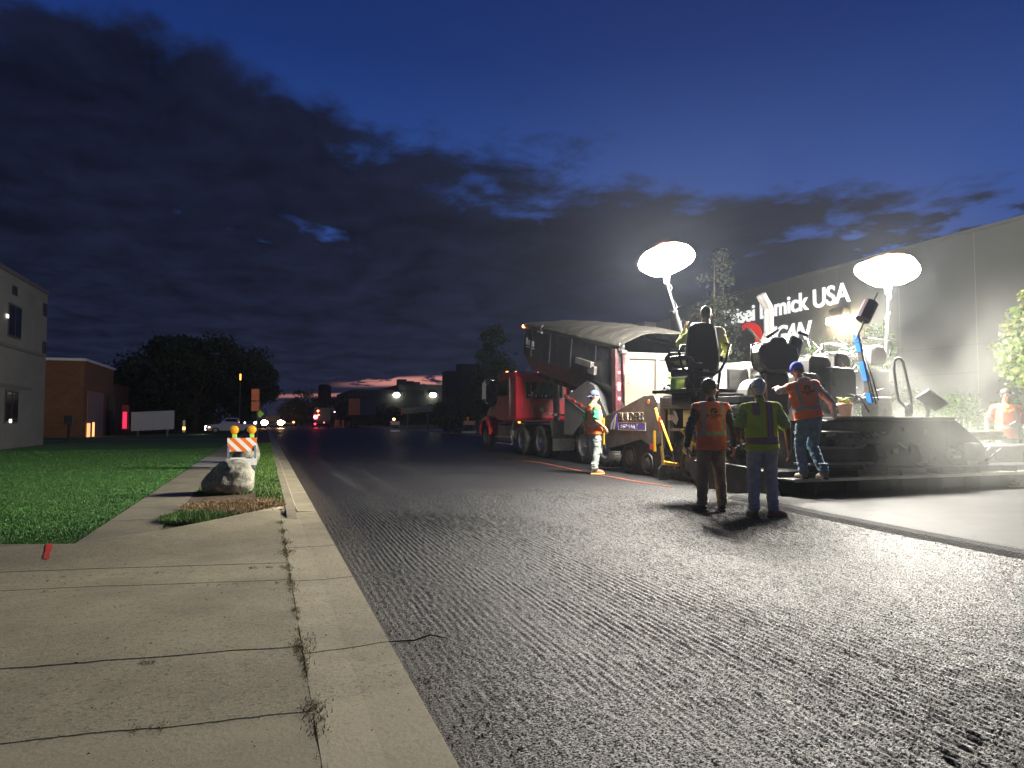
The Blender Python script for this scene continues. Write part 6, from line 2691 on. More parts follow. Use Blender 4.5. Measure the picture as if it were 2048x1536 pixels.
    # plastic road panels beside the far truck
    for i, u in enumerate((672, 677, 686)):
        y = 98.0
        p = PY(u, 845, y)
        m = MB()
        m.span((-.13, -.1, .15), (.13, .1, 1.1))
        m.span((-.3, -.25, .0), (.3, .25, .14))
        o = m.build('road_panel', M['orange_sign'])
        o.location = (p.x, y, 0)
        tag(o, ['first orange upright road panel beside the far red tail lamps', 'middle orange upright road panel of the three by the far truck', 'third orange upright road panel, nearest the orange trailer'][i], 'traffic panel', 'orange road panels')
    # distant street lamps
    for i, (u, v, y, c, s, r) in enumerate(((578, 819, 140, (1, .95, .85), 12, .22), (506, 826, 110, (1, .8, .8), 8, .14))):
        p = PY(u, v, y)
        t = thing('street_lamp', (p.x, y, 0), ['distant white street lamp above the road end, left of the round tree', 'faint distant street lamp beside the orange signs'][i], 'street lamp')
        m = MB()
        m.cyl((p.x, y, 0), (p.x, y, p.z), .06, n=6)
        m.build('pole', M['dull_steel'], t)
        m = MB()
        m.ball(p, (r, r, r * .7), 8)
        m.build('lamp', emis('distant lamp', c, s), t)


street()
traffic()
loose_on_paver()


# ================================================================== PEOPLE
class Body:
    """closed overlapping limbs that are fused into one continuous surface"""

    def __init__(s):
        s.bm = bmesh.new()

    def cap(s, p, q, r1, r2, n=14, flat=None):
        p, q = Vector(p), Vector(q)
        d = q - p
        L_ = max(d.length, 1e-5)
        rot = d.to_track_quat('Z', 'Y').to_matrix()
        prof = []
        for k in range(1, 5):
            a = PI / 2 * k / 5
            prof.append((r1 * math.sin(a), -r1 * math.cos(a)))
        prof.append((r1, 0))
        prof.append((r2, L_))
        for k in range(4, 0, -1):
            a = PI / 2 * k / 5
            prof.append((r2 * math.sin(a), L_ + r2 * math.cos(a)))
        rings = []
        for r, h in prof:
            rings.append([s.bm.verts.new(p + rot @ Vector((r * math.cos(2 * PI * k / n), r * math.sin(2 * PI * k / n) * (flat or 1), h))) for k in range(n)])
        for A, B in zip(rings, rings[1:]):
            for k in range(n):
                s.bm.faces.new((A[k], A[(k + 1) % n], B[(k + 1) % n], B[k]))
        s.bm.faces.new(rings[0][::-1])
        s.bm.faces.new(rings[-1])

    def ell(s, c, r, M3=None):
        res = bmesh.ops.create_uvsphere(s.bm, u_segments=20, v_segments=12, radius=1)['verts']
        m = Matrix.Translation(c) @ (M3.to_4x4() if M3 is not None else Matrix()) @ Matrix.Diagonal((*r, 1))
        bmesh.ops.transform(s.bm, matrix=m, verts=res)

    def loft(s, rings, M4=None, e=2.4, n=28):
        """rings: (z, cx, cy, rx, ry)"""
        out = []
        for z, cx, cy, rx, ry in rings:
            ring = []
            for k in range(n):
                a = 2 * PI * k / n
                c, d = math.cos(a), math.sin(a)
                x = cx + rx * math.copysign(abs(c) ** (2 / e), c)
                y = cy + ry * math.copysign(abs(d) ** (2 / e), d)
                p = Vector((x, y, z))
                ring.append(s.bm.verts.new(M4 @ p if M4 is not None else p))
            out.append(ring)
        for A, B in zip(out, out[1:]):
            for k in range(n):
                s.bm.faces.new((A[k], A[(k + 1) % n], B[(k + 1) % n], B[k]))
        s.bm.faces.new(out[0][::-1])
        s.bm.faces.new(out[-1])

    def fuse(s, name, m, parent, voxel=.009, smooth=3, wr=0.0, wscale=.09, M4=None, post=None):
        bmesh.ops.recalc_face_normals(s.bm, faces=s.bm.faces)
        me = bpy.data.meshes.new('tmp')
        s.bm.to_mesh(me)
        s.bm.free()
        o = bpy.data.objects.new('tmp', me)
        COL.objects.link(o)
        md = o.modifiers.new('r', 'REMESH')
        md.mode = 'VOXEL'
        md.voxel_size = voxel
        if smooth:
            md = o.modifiers.new('s', 'SMOOTH')
            md.factor = .6
            md.iterations = smooth
        dg = bpy.context.evaluated_depsgraph_get()
        me2 = bpy.data.meshes.new_from_object(o.evaluated_get(dg))
        bpy.data.objects.remove(o)
        bpy.data.meshes.remove(me)
        if wr:
            me2.update()
            ns = [v.normal.copy() for v in me2.vertices]
            for v, nn in zip(me2.vertices, ns):
                q = v.co / wscale
                f = noise.noise(Vector((q.x, q.y, q.z * 1.6))) + .5 * noise.noise(Vector((q.x * 2.3, q.y * 2.3, q.z * 3.6)))
                v.co += nn * (wr * f)
        if post:
            for v in me2.vertices:
                v.co = post(v.co)
        me2.name = name
        me2.materials.clear()
        for q in (m if isinstance(m, list) else [m]):
            me2.materials.append(q)
        me2.polygons.foreach_set('use_smooth', [True] * len(me2.polygons))
        o = bpy.data.objects.new(name, me2)
        COL.objects.link(o)
        o.parent = parent
        if M4 is not None:
            o.matrix_local = M4
        return o


def hand(B, wrist, d, palm, curl=.5, s=1.0, thumb_side=1):
    """wrist point, direction of the fingers, palm normal (the way the palm faces)"""
    d = Vector(d).normalized()
    pn = Vector(palm)
    pn = (pn - d * pn.dot(d)).normalized()
    sd = d.cross(pn).normalized() * thumb_side
    w = Vector(wrist)
    B.cap(w - d * .02, w + d * .03, .026 * s, .028 * s)
    rot = Matrix((sd, pn, d)).transposed()
    B.ell(w + d * .055 * s, (.040 * s, .016 * s, .052 * s), rot)
    ls = (.070, .080, .075, .058)
    for i, l in enumerate(ls):
        b = w + d * .090 * s + sd * (.028 - .0185 * i) * s
        ang = curl * (.8 + .12 * i)
        d1 = (d * math.cos(ang * .6) + pn * math.sin(ang * .6)).normalized()
        d2 = (d * math.cos(ang * 1.5) + pn * math.sin(ang * 1.5)).normalized()
        d3 = (d * math.cos(ang * 2.2) + pn * math.sin(ang * 2.2)).normalized()
        p1 = b + d1 * l * .45 * s
        p2 = p1 + d2 * l * .32 * s
        p3 = p2 + d3 * l * .25 * s
        r = (.0095, .0098, .0095, .0085)[i] * s
        B.cap(b - d * .02, p1, r * 1.05, r, 8)
        B.cap(p1, p2, r, r * .92, 8)
        B.cap(p2, p3, r * .92, r * .8, 8)
    t0 = w + d * .03 * s + sd * .03 * s
    t1 = t0 + (sd * .65 + d * .75 + pn * .25).normalized() * .045 * s
    t2 = t1 + (sd * .15 + d * .9 + pn * .45).normalized() * .032 * s
    B.cap(t0, t1, .014 * s, .011 * s, 8)
    B.cap(t1, t2, .011 * s, .009 * s, 8)


def vest_mat(name, base, layout, strip=(.50, .50, .46), edge=None, zb=(1.0, 1.06), xs=(.095, .145)):
    """reflective tape laid out on the vest: a band round the waist and two braces"""
    m = bpy.data.materials.new(name)
    m.use_nodes = True
    nt, N, L, mth, rng, nz, mix, tc, (x, y, z) = nodes_of(m)
    b = N['Principled BSDF']
    b.inputs['Roughness'].default_value = .75
    n1 = nz(tc, 7, 5, .6)
    c = mix(rng(n1, .35, .7), base, tuple(q * .82 for q in base))
    ax = mth('ABSOLUTE', mth('SUBTRACT', x, layout.get('xc', 0)))
    ws = mth('MULTIPLY', mth('SUBTRACT', nz(tc, 9, 2, .5), .5), .012)
    zz = mth('ADD', z, ws)

    def band(v, a, q):
        return mth('MULTIPLY', mth('GREATER_THAN', v, a), mth('LESS_THAN', v, q))
    wz0, wz1 = layout.get('waist', (1.02, 1.075))
    bx0, bx1 = layout.get('brace', (.11, .16))
    above = mth('GREATER_THAN', zz, wz0 + .01)
    e = layout.get('edge')
    def col(c, g, k, color):
        band_w = band(zz, wz0 - g, wz1 + g)
        band_b = mth('MULTIPLY', band(mth('ADD', ax, ws), bx0 - g, bx1 + g), above)
        if 'single' in layout:
            band_b = mth('MULTIPLY', band_b, mth('MAXIMUM', mth('GREATER_THAN', x, layout['single']), mth('GREATER_THAN', z, 1.30)))
        f = mth('MAXIMUM', band_w, band_b)
        return mix(mth('MULTIPLY', f, k), c, color)
    if e:
        c = col(c, .018, 1.0, e)
    c = col(c, 0.0, 1.0, strip)
    L.new(c, b.inputs['Base Color'])
    bp = N.new('ShaderNodeBump')
    bp.inputs['Distance'].default_value = 1.0
    L.new(mth('MULTIPLY', nz(tc, 16, 4, .6), .02), bp.inputs['Height'])
    L.new(bp.outputs[0], b.inputs['Normal'])
    return m


def cloth(name, col, var=.15, scale=14, rough=.85, bump=.012, dirt=None, damt=.5):
    return mat(name, col, rough, 0, var, scale, bump, 18, dirt=dirt, dscale=5, damt=damt)


SKIN = mat('skin', (.42, .23, .155), .5, 0, .12, 20, .001, 90)
SKIN_T = mat('tanned skin', (.26, .125, .08), .5, 0, .12, 20, .001, 90)
ORANGE = (.98, .19, .045)
LIMEY = (.85, 1.0, .03)


def rotm(rx=0, ry=0, rz=0):
    return Matrix.Rotation(rz, 3, 'Z') @ Matrix.Rotation(ry, 3, 'Y') @ Matrix.Rotation(rx, 3, 'X')


def person(loc, rz, label, c, scale=1.0, cat='person', group='road workers in safety vests'):
    """c: dictionary with pose and clothes; the figure faces local +Y, 1.76 m tall before scaling"""
    t = thing('person', loc, label, cat, rz, group)
    t.scale = (scale, scale, scale)
    skin = c.get('skin', SKIN)
    hipz = c.get('hipz', .93)
    hip = Vector(c.get('hip', (0, 0, hipz)))
    lean = c.get('lean', (0, 0, 0))
    MT = Matrix.Translation(hip) @ rotm(*lean).to_4x4() @ Matrix.Translation((0, 0, -.93))

    def TP(x, y, z):
        return MT @ Vector((x, y, z))
    fat = c.get('fat', 1.0)
    B = Body()
    # torso and neck in rest frame (pelvis at z = .93)
    torso = [(.86, 0, 0, .16, .105), (.95, 0, 0, .165 * fat, .115 * fat), (1.06, 0, .005, .148 * fat, .105 * fat), (1.20, 0, .01, .168 * fat, .112 * fat), (1.33, 0, 0, .178, .110), (1.42, 0, -.01, .150, .085), (1.47, 0, -.012, .08, .06)]
    B.loft(torso, MT)
    B.cap(TP(0, -.015, 1.42), TP(0, .012, 1.56), .062, .056)
    # head
    hyaw, hpit, hrol = c.get('head', (0, 0, 0))
    MH = MT @ Matrix.Translation((0, .01, 1.54)) @ rotm(hpit, hrol, hyaw).to_4x4()

    def HP(x, y, z):
        return MH @ Vector((x, y, z))
    H3 = MH.to_3x3()
    B.ell(HP(0, -.005, .125), (.075, .095, .098), H3)
    B.ell(HP(0, .035, .065), (.058, .062, .075), H3)
    B.ell(HP(0, .062, .022), (.028, .028, .022), H3)
    B.cap(HP(0, .095, .105), HP(0, .118, .075), .009, .014, 8)
    B.ell(HP(0, .088, .122), (.045, .014, .010), H3)
    B.ell(HP(0, .096, .045), (.022, .010, .007), H3)
    B.ell(HP(0, .094, .036), (.018, .010, .006), H3)
    for s in (-1, 1):
        B.ell(HP(s * .078, -.005, .09), (.010, .020, .032), H3)
        B.ell(HP(s * .042, .070, .072), (.022, .024, .020), H3)
    # arms: explicit elbow and wrist in person space
    sh = {}
    for s, k in ((-1, 'L'), (1, 'R')):
        S = TP(s * .185, -.01, 1.395)
        sh[k] = S
        el, wr, hd, pn, cu = c['arm' + k]
        E, W = Vector(el), Vector(wr)
        B.cap(TP(s * .12, -.01, 1.40), S, .055, .058)
        B.cap(S, E, .053, .042)
        B.cap(E, E.lerp(W, .35), .042, .043)
        B.cap(E.lerp(W, .35), W, .042, .027)
        hand(B, W, hd, pn, cu, 1.0, c.get('thumb' + k, 1))
    # legs
    lg = {}
    for s, k in ((-1, 'L'), (1, 'R')):
        kn, an = Vector(c['leg' + k][0]), Vector(c['leg' + k][1])
        hp = hip + rotm(*[q * .3 for q in lean]) @ Vector((s * .09, 0, -.05))
        lg[k] = (hp, kn, an)
        B.cap(hp, kn, .085, .055)
        B.cap(kn, an, .054, .038)
    body = B.fuse('body', skin, t, voxel=.0075, smooth=2)
    # trousers
    B = Body()
    tw = c.get('trouser_w', 1.1)
    tm3 = Matrix.Translation(hip) @ rotm(*[q * .5 for q in lean]).to_4x4() @ Matrix.Translation((0, 0, -.93))
    B.loft([(.82, 0, 0, .165 * fat, .115), (.90, 0, -.008, .178 * fat, .128 * fat), (.98, 0, 0, .172 * fat, .122 * fat), (1.03, 0, 0, .165 * fat, .118 * fat)], tm3)
    for k in 'LR':
        hp, kn, an = lg[k]
        B.cap(hp, hp.lerp(kn, .5), .098 * tw, .086 * tw)
        B.cap(hp.lerp(kn, .5), kn, .086 * tw, .072 * tw)
        B.cap(kn, kn.lerp(an, .55), .073 * tw, .066 * tw)
        B.cap(kn.lerp(an, .55), an + Vector((0, 0, .035)), .067 * tw, .062 * tw)
        for i in range(3):
            q = an + Vector((0, .005, .05 + i * .045))
            B.ell(q, (.068 * tw, .072 * tw, .018))
    B.fuse('trousers', c['trousers'], t, voxel=.011, smooth=2, wr=.011, wscale=.085)
    # footwear
    for k in 'LR':
        hp, kn, an = lg[k]
        fy = c.get('foot' + k, 0.0)
        r3 = rotm(0, 0, fy)
        z0 = an.z - .075
        o_ = Vector((an.x, an.y, z0))

        def F(x, y, z):
            return o_ + r3 @ Vector((x, y, z))
        Bf = Body()
        Bf.cap(F(0, -.045, .055), F(0, .03, .055), .042, .045)
        Bf.cap(F(0, .03, .05), F(0, .15, .038), .046, .038, flat=1.0)
        Bf.cap(F(0, 0, .05), F(0, .005, .13), .046, .048)
        Bf.ell(F(0, .16, .036), (.046, .055, .034), r3)
        shoe = Bf.fuse('boot', c['shoes'], t, voxel=.009, smooth=2)
        sl = MB()
        pts = [(-.034, -.085), (.034, -.085), (.042, -.04), (.040, .05), (.052, .12), (.046, .18), (.02, .218), (-.02, .218), (-.046, .18), (-.052, .12), (-.040, .05), (-.042, -.04)]
        sl.prism([((o_ + r3 @ Vector((a, b_, 0))).x, (o_ + r3 @ Vector((a, b_, 0))).y) for a, b_ in pts], z0 + .0, z0 + .026, 'z')
        so = sl.build('sole', c.get('sole', M['vest_black']), None, world=False)
        so.parent = shoe
    # shirt with sleeves
    if c.get('shirt'):
        B = Body()
        B.loft([(.90, 0, 0, .182 * fat, .130 * fat), (1.06, 0, .005, .165 * fat, .125 * fat), (1.20, 0, .01, .182 * fat, .126 * fat), (1.33, 0, 0, .188, .120), (1.42, 0, -.01, .155, .092), (1.465, 0, -.012, .085, .070)], MT)
        for s, k in ((-1, 'L'), (1, 'R')):
            el, wr = Vector(c['arm' + k][0]), Vector(c['arm' + k][1])
            S = sh[k]
            B.cap(TP(s * .12, -.01, 1.395), S, .064, .068)
            if c.get('sleeve', 'long') == 'long':
                B.cap(S, el, .066, .056)
                B.cap(el, wr.lerp(el, .06), .057, .042)
                B.ell(el, (.06, .06, .06))
            else:
                q = S.lerp(el, .78)
                B.cap(S, q, .068, .074)
        if c.get('hood'):
            B.ell(TP(0, -.07, 1.46), (.11, .06, .055), MT.to_3x3())
        else:
            B.cap(TP(0, -.012, 1.455), TP(0, -.004, 1.485), .070, .064)
        B.fuse('shirt', c['shirt'], t, voxel=.011, smooth=2, wr=.013, wscale=.065)
    # vest
    if c.get('vest'):
        B = Body()
        hz = c.get('hem', .80)
        B.loft([(hz, 0, 0, .215 * fat, .158 * fat), (.90, 0, 0, .205 * fat, .150 * fat), (1.06, 0, .005, .196 * fat, .142 * fat), (1.20, 0, .01, .202 * fat, .141 * fat), (1.33, 0, 0, .205, .136), (1.405, 0, -.01, .196, .112), (1.455, 0, -.012, .125, .090), (1.475, 0, -.012, .095, .078)])
        for s in (-1, 1):
            B.cap((s * .10, -.01, 1.395), (s * .195, -.01, 1.385), .085, .078)
        v = B.fuse('vest', c['vest'], t, voxel=.011, smooth=3, wr=.008, wscale=.11, M4=MT)
        if c.get('logo'):
            # printed emblem and words wrapped on the back
            bm = bmesh.new()
            bm.from_mesh(v.data)
            tree_ = bvhtree.BVHTree.FromBMesh(bm)
            def wrap(me):
                for q in me.vertices:
                    hit = tree_.ray_cast(Vector((q.co.x, -1, q.co.z)), Vector((0, 1, 0)))
                    y = hit[0].y if hit[0] else -.14
                    q.co.y = y - .004 + (q.co.y * .2)
            lz = c['logo']
            for txt, size, z, bold in (('BUILDERS', .047, lz, .0012), ('ASPHALT', .021, lz - .024, .0008)):
                me = text_mesh(txt, size, bold, .001, 0, 'CENTER', 1.05)
                me.transform(Matrix.Translation((0, 0, z)) @ Matrix.Rotation(PI / 2, 4, 'X'))
                # split long faces so that the print follows the cloth
                b2 = bmesh.new()
                b2.from_mesh(me)
                b2.to_mesh(me)
                b2.free()
                wrap(me)
                me.materials.clear()
                me.materials.append(M['vest_black'])
                o = bpy.data.objects.new('back_print', me)
                COL.objects.link(o)
                o.parent = v
            m = MB()
            n = 24
            for k in range(n):       # dark disc cut by two pale lanes
                a0, a1 = 2 * PI * k / n, 2 * PI * (k + 1) / n
            def lane(f, w):
                return f
            pts_l = [(-.048, .052), (-.020, .068), (.018, .068), (.046, .052), (.05, .035), (.02, .045), (-.01, .035), (-.03, .012), (-.036, .0), (-.05, .0), (-.046, .025)]
            pts_r = [(-.018, .0), (-.008, .022), (.012, .036), (.05, .030), (.050, .012), (.030, .0)]
            for pts in (pts_l, pts_r):
                m.prism([(a, lz + .045 + b_ * 1.0) for a, b_ in pts], -.001, .001, 'y')
            bmesh.ops.subdivide_edges(m.bm, edges=m.bm.edges[:], cuts=1)
            o = m.build('back_emblem', M['vest_black'], None, world=False)
            wrap(o.data)
            o.parent = v
            bm.free()
    # hair / cap
    hc = c.get('hair')
    if hc:
        B = Body()
        k = c.get('hair_k', 1.0)
        B.ell(HP(0, -.016, .135), (.082 * k, .096 * k, .094 * k), H3)
        B.ell(HP(0, -.045, .085), (.070 * k, .066 * k, .072 * k), H3)
        if c.get('hair_top'):
            B.ell(HP(0, .02, .185), (.075, .085, .050), H3)
        if c.get('curls'):
            rn = random.Random(2)
            for _ in range(150):
                a, e = rn.uniform(0, 2 * PI), rn.uniform(-.25, 1.5)
                q = Vector((math.cos(a) * math.cos(e) * .088, math.sin(a) * math.cos(e) * .104 - .016, math.sin(e) * .10 + .135))
                if q.y < .055 or q.z > .16:
                    B.ell(HP(*q), (.017, .017, .017))
        def trim(co):
            q = MH.inverted() @ co
            if q.y > .055 and q.z < .155:
                q.y = .055 + (q.y - .055) * .1
                q.x *= .9
            return MH @ q
        B.fuse('hair', hc, t, voxel=.009, smooth=1, wr=c.get('hair_n', .006), wscale=.018, post=trim)
    if c.get('cap'):
        m = MB()
        prof = [(.088, .115), (.091, .14), (.088, .17), (.074, .205), (.045, .228), (.012, .238), (.010, .236)]
        m.lathe(prof, (0, 0, 0), 'z', 28)
        for v in m.bm.verts:
            v.co.y = v.co.y * 1.14 - .006
        back = c.get('cap_back', False)
        cm = Matrix.Rotation(PI, 4, 'Z') if back else Matrix()
        bmesh.ops.transform(m.bm, matrix=MH @ Matrix.Translation((0, 0, -.008)) @ cm, verts=m.bm.verts)
        co = m.build('cap', c['cap'], t, world=False)
        sm = co.modifiers.new('s', 'SOLIDIFY')
        sm.thickness = .004
        m = MB()
        pts = []
        for k in range(13):
            a = PI * k / 12
            pts.append((math.cos(a) * .074, .075 + math.sin(a) * .085))
        vs = m.prism([(a, b_) for a, b_ in pts] + [(-.05, .085), (0, .10), (.05, .085)], .118, .123, 'z')
        for v in m.bm.verts:
            v.co.z -= v.co.x ** 2 * 3.5 + max(0, v.co.y - .09) * (.22 if not back else .55)
        bmesh.ops.transform(m.bm, matrix=MH @ Matrix.Translation((0, 0, -.004)) @ cm, verts=m.bm.verts)
        bo = m.build('brim', c.get('brim', c['cap']), None, world=False)
        bo.parent = co
        m = MB()
        m.ball((0, 0, 0), .006, 8)
        bmesh.ops.transform(m.bm, matrix=MH @ Matrix.Translation((0, -.006, .232)), verts=m.bm.verts)
        o = m.build('cap_button', c['cap'], None, world=False)
        o.parent = co
    if c.get('band'):
        m = MB()
        m.lathe([(.086, .10), (.088, .105), (.088, .115), (.086, .12)], (0, 0, 0), 'z', 28)
        for v in m.bm.verts:
            v.co.y = v.co.y * 1.12 - .014
            v.co.z += (-v.co.y) * .15
        bmesh.ops.transform(m.bm, matrix=MH, verts=m.bm.verts)
        m.build('strap', M['vest_black'], t, world=False)
    # eyes
    for s in (-1, 1):
        m = MB()
        m.ball((0, 0, 0), .0125, 12)
        bmesh.ops.transform(m.bm, matrix=MH @ Matrix.Translation((s * .031, .083, .100)), verts=m.bm.verts)
        e = m.build('eye', mat('eye white', (.6, .58, .55), .3), t, world=False)
        m = MB()
        m.ball((0, 0, 0), .006, 8)
        bmesh.ops.transform(m.bm, matrix=MH @ Matrix.Translation((s * .031, .0925, .100)), verts=m.bm.verts)
        o = m.build('iris', M['vest_black'], None, world=False)
        o.parent = e
        m = MB()
        m.box((s * .032, .094, .121), (.034, .012, .008))
        bmesh.ops.transform(m.bm, matrix=MH, verts=m.bm.verts)
        m.build('eyebrow', hc if hc else M['vest_black'], t, world=False)
    return t


def workers():
    DOWN = (0, .05, -1)
    # 1: dark curly hair, orange vest over navy sleeves, olive trousers
    v1 = vest_mat('orange vest with waist and back tape', (1.0, .20, .065), {'waist': (1.02, 1.075), 'brace': (.105, .15)}, strip=(.40, .36, .27))
    person(GP(1424, 1024, 0.0), -YAW * .9 + .02, 'worker with dark curly hair, orange vest and navy sleeves, seen from behind', dict(
        head=(-1.05, 0, 0), armL=((-.30, -.05, 1.13), (-.31, .05, .88), DOWN, (1, 0, 0), .5), armR=((.29, -.05, 1.13), (.32, .02, .88), DOWN, (-1, 0, 0), .5), thumbL=1, thumbR=-1,
        legL=((-.11, .02, .50), (-.13, 0, .085)), legR=((.12, .03, .50), (.15, .02, .085)), footL=.25, footR=-.25,
        trousers=cloth('olive brown work trousers', (.36, .27, .18), .25, 8, dirt=(.28, .24, .17), damt=.3), shoes=mat('dark brown work boots', (.04, .022, .014), .6, 0, .3, 12, .002, 50),
        shirt=cloth('navy long sleeve', (.012, .018, .035)), vest=v1, logo=1.27, hem=.83,
        hair=mat('curly black hair', (.012, .009, .008), .5, 0, .3, 60), hair_n=.006, hair_top=True, hair_k=1.03, curls=True, skin=SKIN_T, trouser_w=1.1), .985)
    # 2: grey haired, yellow-green vest
    v2 = vest_mat('lime vest with orange edged tape', LIMEY, {'waist': (.95, 1.00), 'brace': (.055, .105), 'xc': .01, 'edge': (.85, .16, .03), 'single': 0.0}, strip=(.34, .31, .28))
    person(GP(1526, 1036, 0.0), -YAW - .12, 'grey haired worker in lime vest and pale jeans, seen from behind', dict(
        head=(-.05, -.06, 0), lean=(-.02, -.03, 0), armL=((-.29, -.02, 1.14), (-.24, .20, 1.0), (.2, .8, -.3), (1, 0, 0), .6), armR=((.31, -.03, 1.11), (.35, .06, .87), DOWN, (-1, 0, 0), .4), thumbL=1, thumbR=-1,
        legL=((-.105, .03, .50), (-.11, -.02, .085)), legR=((.11, .02, .50), (.13, .0, .085)), footL=.1, footR=-1.0,
        trousers=cloth('pale grey blue jeans', (.66, .62, .54), .22, 9, dirt=(.36, .38, .40), damt=.4), shoes=mat('reddish brown shoes', (.22, .05, .045), .6, 0, .3, 12, .002, 50),
        shirt=cloth('lime yellow tee', (.50, .68, .10)), sleeve='short', vest=v2, hem=.86,
        hair=mat('white grey hair', (.95, .88, .72), .6, 0, .2, 60), hair_n=.012, hair_top=True, hair_k=1.07, band=True, skin=SKIN_T, fat=1.03), .975)
    # 3: blue cap, leaning on the screed
    v3 = vest_mat('orange vest with grey tape', ORANGE, {'waist': (1.02, 1.075), 'brace': (.115, .16)}, strip=(.26, .27, .28))
    q = PY(1617, 962, 8.5)
    person((q.x, 8.47, .335), -YAW + .12, 'worker in a bright blue cap and orange vest, leaning forward on the screed step', dict(
        scale=1, hip=(.0, 0, .92), lean=(-.14, -.13, 0), head=(.45, -.10, -.05), armL=((-.36, .16, 1.30), (-.26, .42, 1.36), (.3, 1, .2), (0, 0, -1), .7), armR=((.40, .05, 1.12), (.55, .26, .98), (.5, .6, -.25), (0, 0, -1), .5),
        thumbL=1, thumbR=1, legL=((-.10, .08, .50), (-.10, .0, .085)), legR=((.13, .14, .48), (.16, -.10, .085)), footL=0, footR=-.1,
        trousers=cloth('mid blue jeans', (.09, .16, .24), .3, 7, dirt=(.20, .28, .34), damt=.5), shoes=mat('pale brown boots', (.22, .15, .10), .6, 0, .3, 12, .002, 50),
        shirt=cloth('faded pink grey hoodie', (.52, .42, .44)), hood=True, vest=v3, logo=1.27, hem=.90, cap=cloth('bright blue cap', (.02, .05, .62), .1), hair=mat('short brown hair', (.05, .03, .02), .6, 0, .3, 60), hair_k=.94, skin=SKIN, fat=1.05), 1.0)
    # 4: at the truck, profile, cap turned backwards
    v4 = vest_mat('bright orange vest', (.90, .20, .04), {'waist': (1.0, 1.05), 'brace': (.11, .155)}, strip=(.42, .42, .40))
    person(GP(1190, 948, 0.0), -YAW - PI / 2 + .28, 'worker in profile with backwards cap, green tee and orange vest beside the truck wheels', dict(
        head=(-.05, -.05, 0), lean=(.03, 0, 0), armR=((.27, -.08, 1.12), (.22, .14, .97), (-.1, .5, -.9), (-1, 0, 0), .6), armL=((-.26, -.12, 1.13), (-.27, -.10, .88), (0, .15, -1), (1, 0, 0), 1.0), thumbL=1, thumbR=-1,
        legL=((-.10, .05, .50), (-.10, .03, .085)), legR=((.10, .0, .50), (.11, -.06, .085)), footL=.1, footR=-.15,
        trousers=cloth('washed pale jeans', (.23, .26, .25), .12, 7, dirt=(.30, .30, .22), damt=.4), shoes=mat('brown lace boots', (.14, .055, .03), .6, 0, .3, 12, .002, 50), sole=mat('yellow sole', (.60, .45, .12), .6),
        shirt=cloth('bright green tee', (.02, .36, .10)), sleeve='short', vest=v4, hem=.84, cap=cloth('navy blue cap', (.045, .075, .19), .15), cap_back=True, hair=mat('short brown hair', (.05, .03, .02), .6, 0, .3, 60), hair_k=.93, skin=SKIN, trouser_w=1.12), 1.055)
    # 5: at the right edge, facing the camera
    v5 = vest_mat('orange yellow vest', (.40, .09, .02), {'waist': (1.0, 1.055), 'brace': (.10, .145)}, strip=(.2, .18, .17))
    p = PY(2018, 840, 9.9)
    person((p.x, 9.95, 0), PI - YAW - .30, 'worker facing the camera in black cap and red tee, behind the screed at right', dict(
        head=(.08, .02, 0), armL=((-.29, .0, 1.12), (-.24, .24, 1.04), (.6, .8, .1), (0, 0, -1), .5), armR=((.31, -.02, 1.13), (.34, .05, .90), DOWN, (-1, 0, 0), .4), thumbL=1, thumbR=-1,
        legL=((-.10, .02, .50), (-.12, 0, .085)), legR=((.10, .02, .50), (.13, 0, .085)), footL=.2, footR=-.2,
        trousers=cloth('khaki work trousers', (.28, .25, .18)), shoes=mat('black boots', (.02, .018, .016), .6),
        shirt=cloth('orange red tee', (.26, .03, .02)), sleeve='short', vest=v5, hem=.80, cap=cloth('black cap', (.015, .015, .018)), hair=mat('black hair', (.012, .01, .01), .6), hair_k=.93, skin=SKIN_T, fat=1.05), 1.03)
    # tablet he holds
    t = thing('tablet', (p.x - .1, 9.62, 1.08), 'dark handheld device held at the waist by the man in the black cap', 'handheld device')
    m = MB()
    r3 = rotm(R(-30), R(20), 0)
    c0 = Vector((p.x - .12, 9.66, 1.10))
    m.box(c0, (.26, .13, .035), r3)
    m.build('case', M['dark_grey'], t, bevel=.008)
    m = MB()
    m.cyl(c0 + Vector((.06, 0, -.02)), c0 + Vector((.06, .02, -.26)), .022, n=10)
    m.build('grip', M['black_plastic'], t)
    # 6: driver in the seat
    v6 = vest_mat('pale lime vest of the driver', (.85, .88, .45), {'waist': (1.0, 1.05), 'brace': (.11, .155)}, strip=(.6, .6, .55))
    s1 = PY(1411, 735, 9.4)
    person((s1.x + .27, 9.78, .95), -.40, 'driver with short grey hair in pale yellow, seated high on the paver\'s left seat', dict(
        hip=(0, 0, 1.02), lean=(.08, 0, 0), head=(-.2, -.05, 0), armL=((-.36, .05, 1.32), (-.26, .18, 1.52), (.1, .3, 1), (1, 0, 0), .6), armR=((.33, .10, 1.22), (.34, .38, 1.18), (0, 1, 0), (0, 0, -1), .6), thumbL=-1, thumbR=1,
        legL=((-.13, .46, 1.02), (-.12, .50, .62)), legR=((.13, .46, 1.02), (.14, .50, .62)), footL=0, footR=0,
        trousers=cloth('grey work trousers', (.20, .22, .24)), shoes=mat('tan boots', (.25, .17, .09), .6),
        shirt=cloth('lime yellow long sleeve', (.80, .85, .22)), vest=v6, hem=.93, hair=mat('short grey hair', (.06, .055, .05), .6, 0, .3, 60), hair_n=.003, hair_k=.97, skin=SKIN), 1.13)


workers()


# ================================================================== AIR AND STEAM
def volume_box(name, lo, hi, m, label):
    mb = MB()
    mb.span(lo, hi)
    o = mb.build(name, m)
    return tag(o, label, name, None, 'stuff')


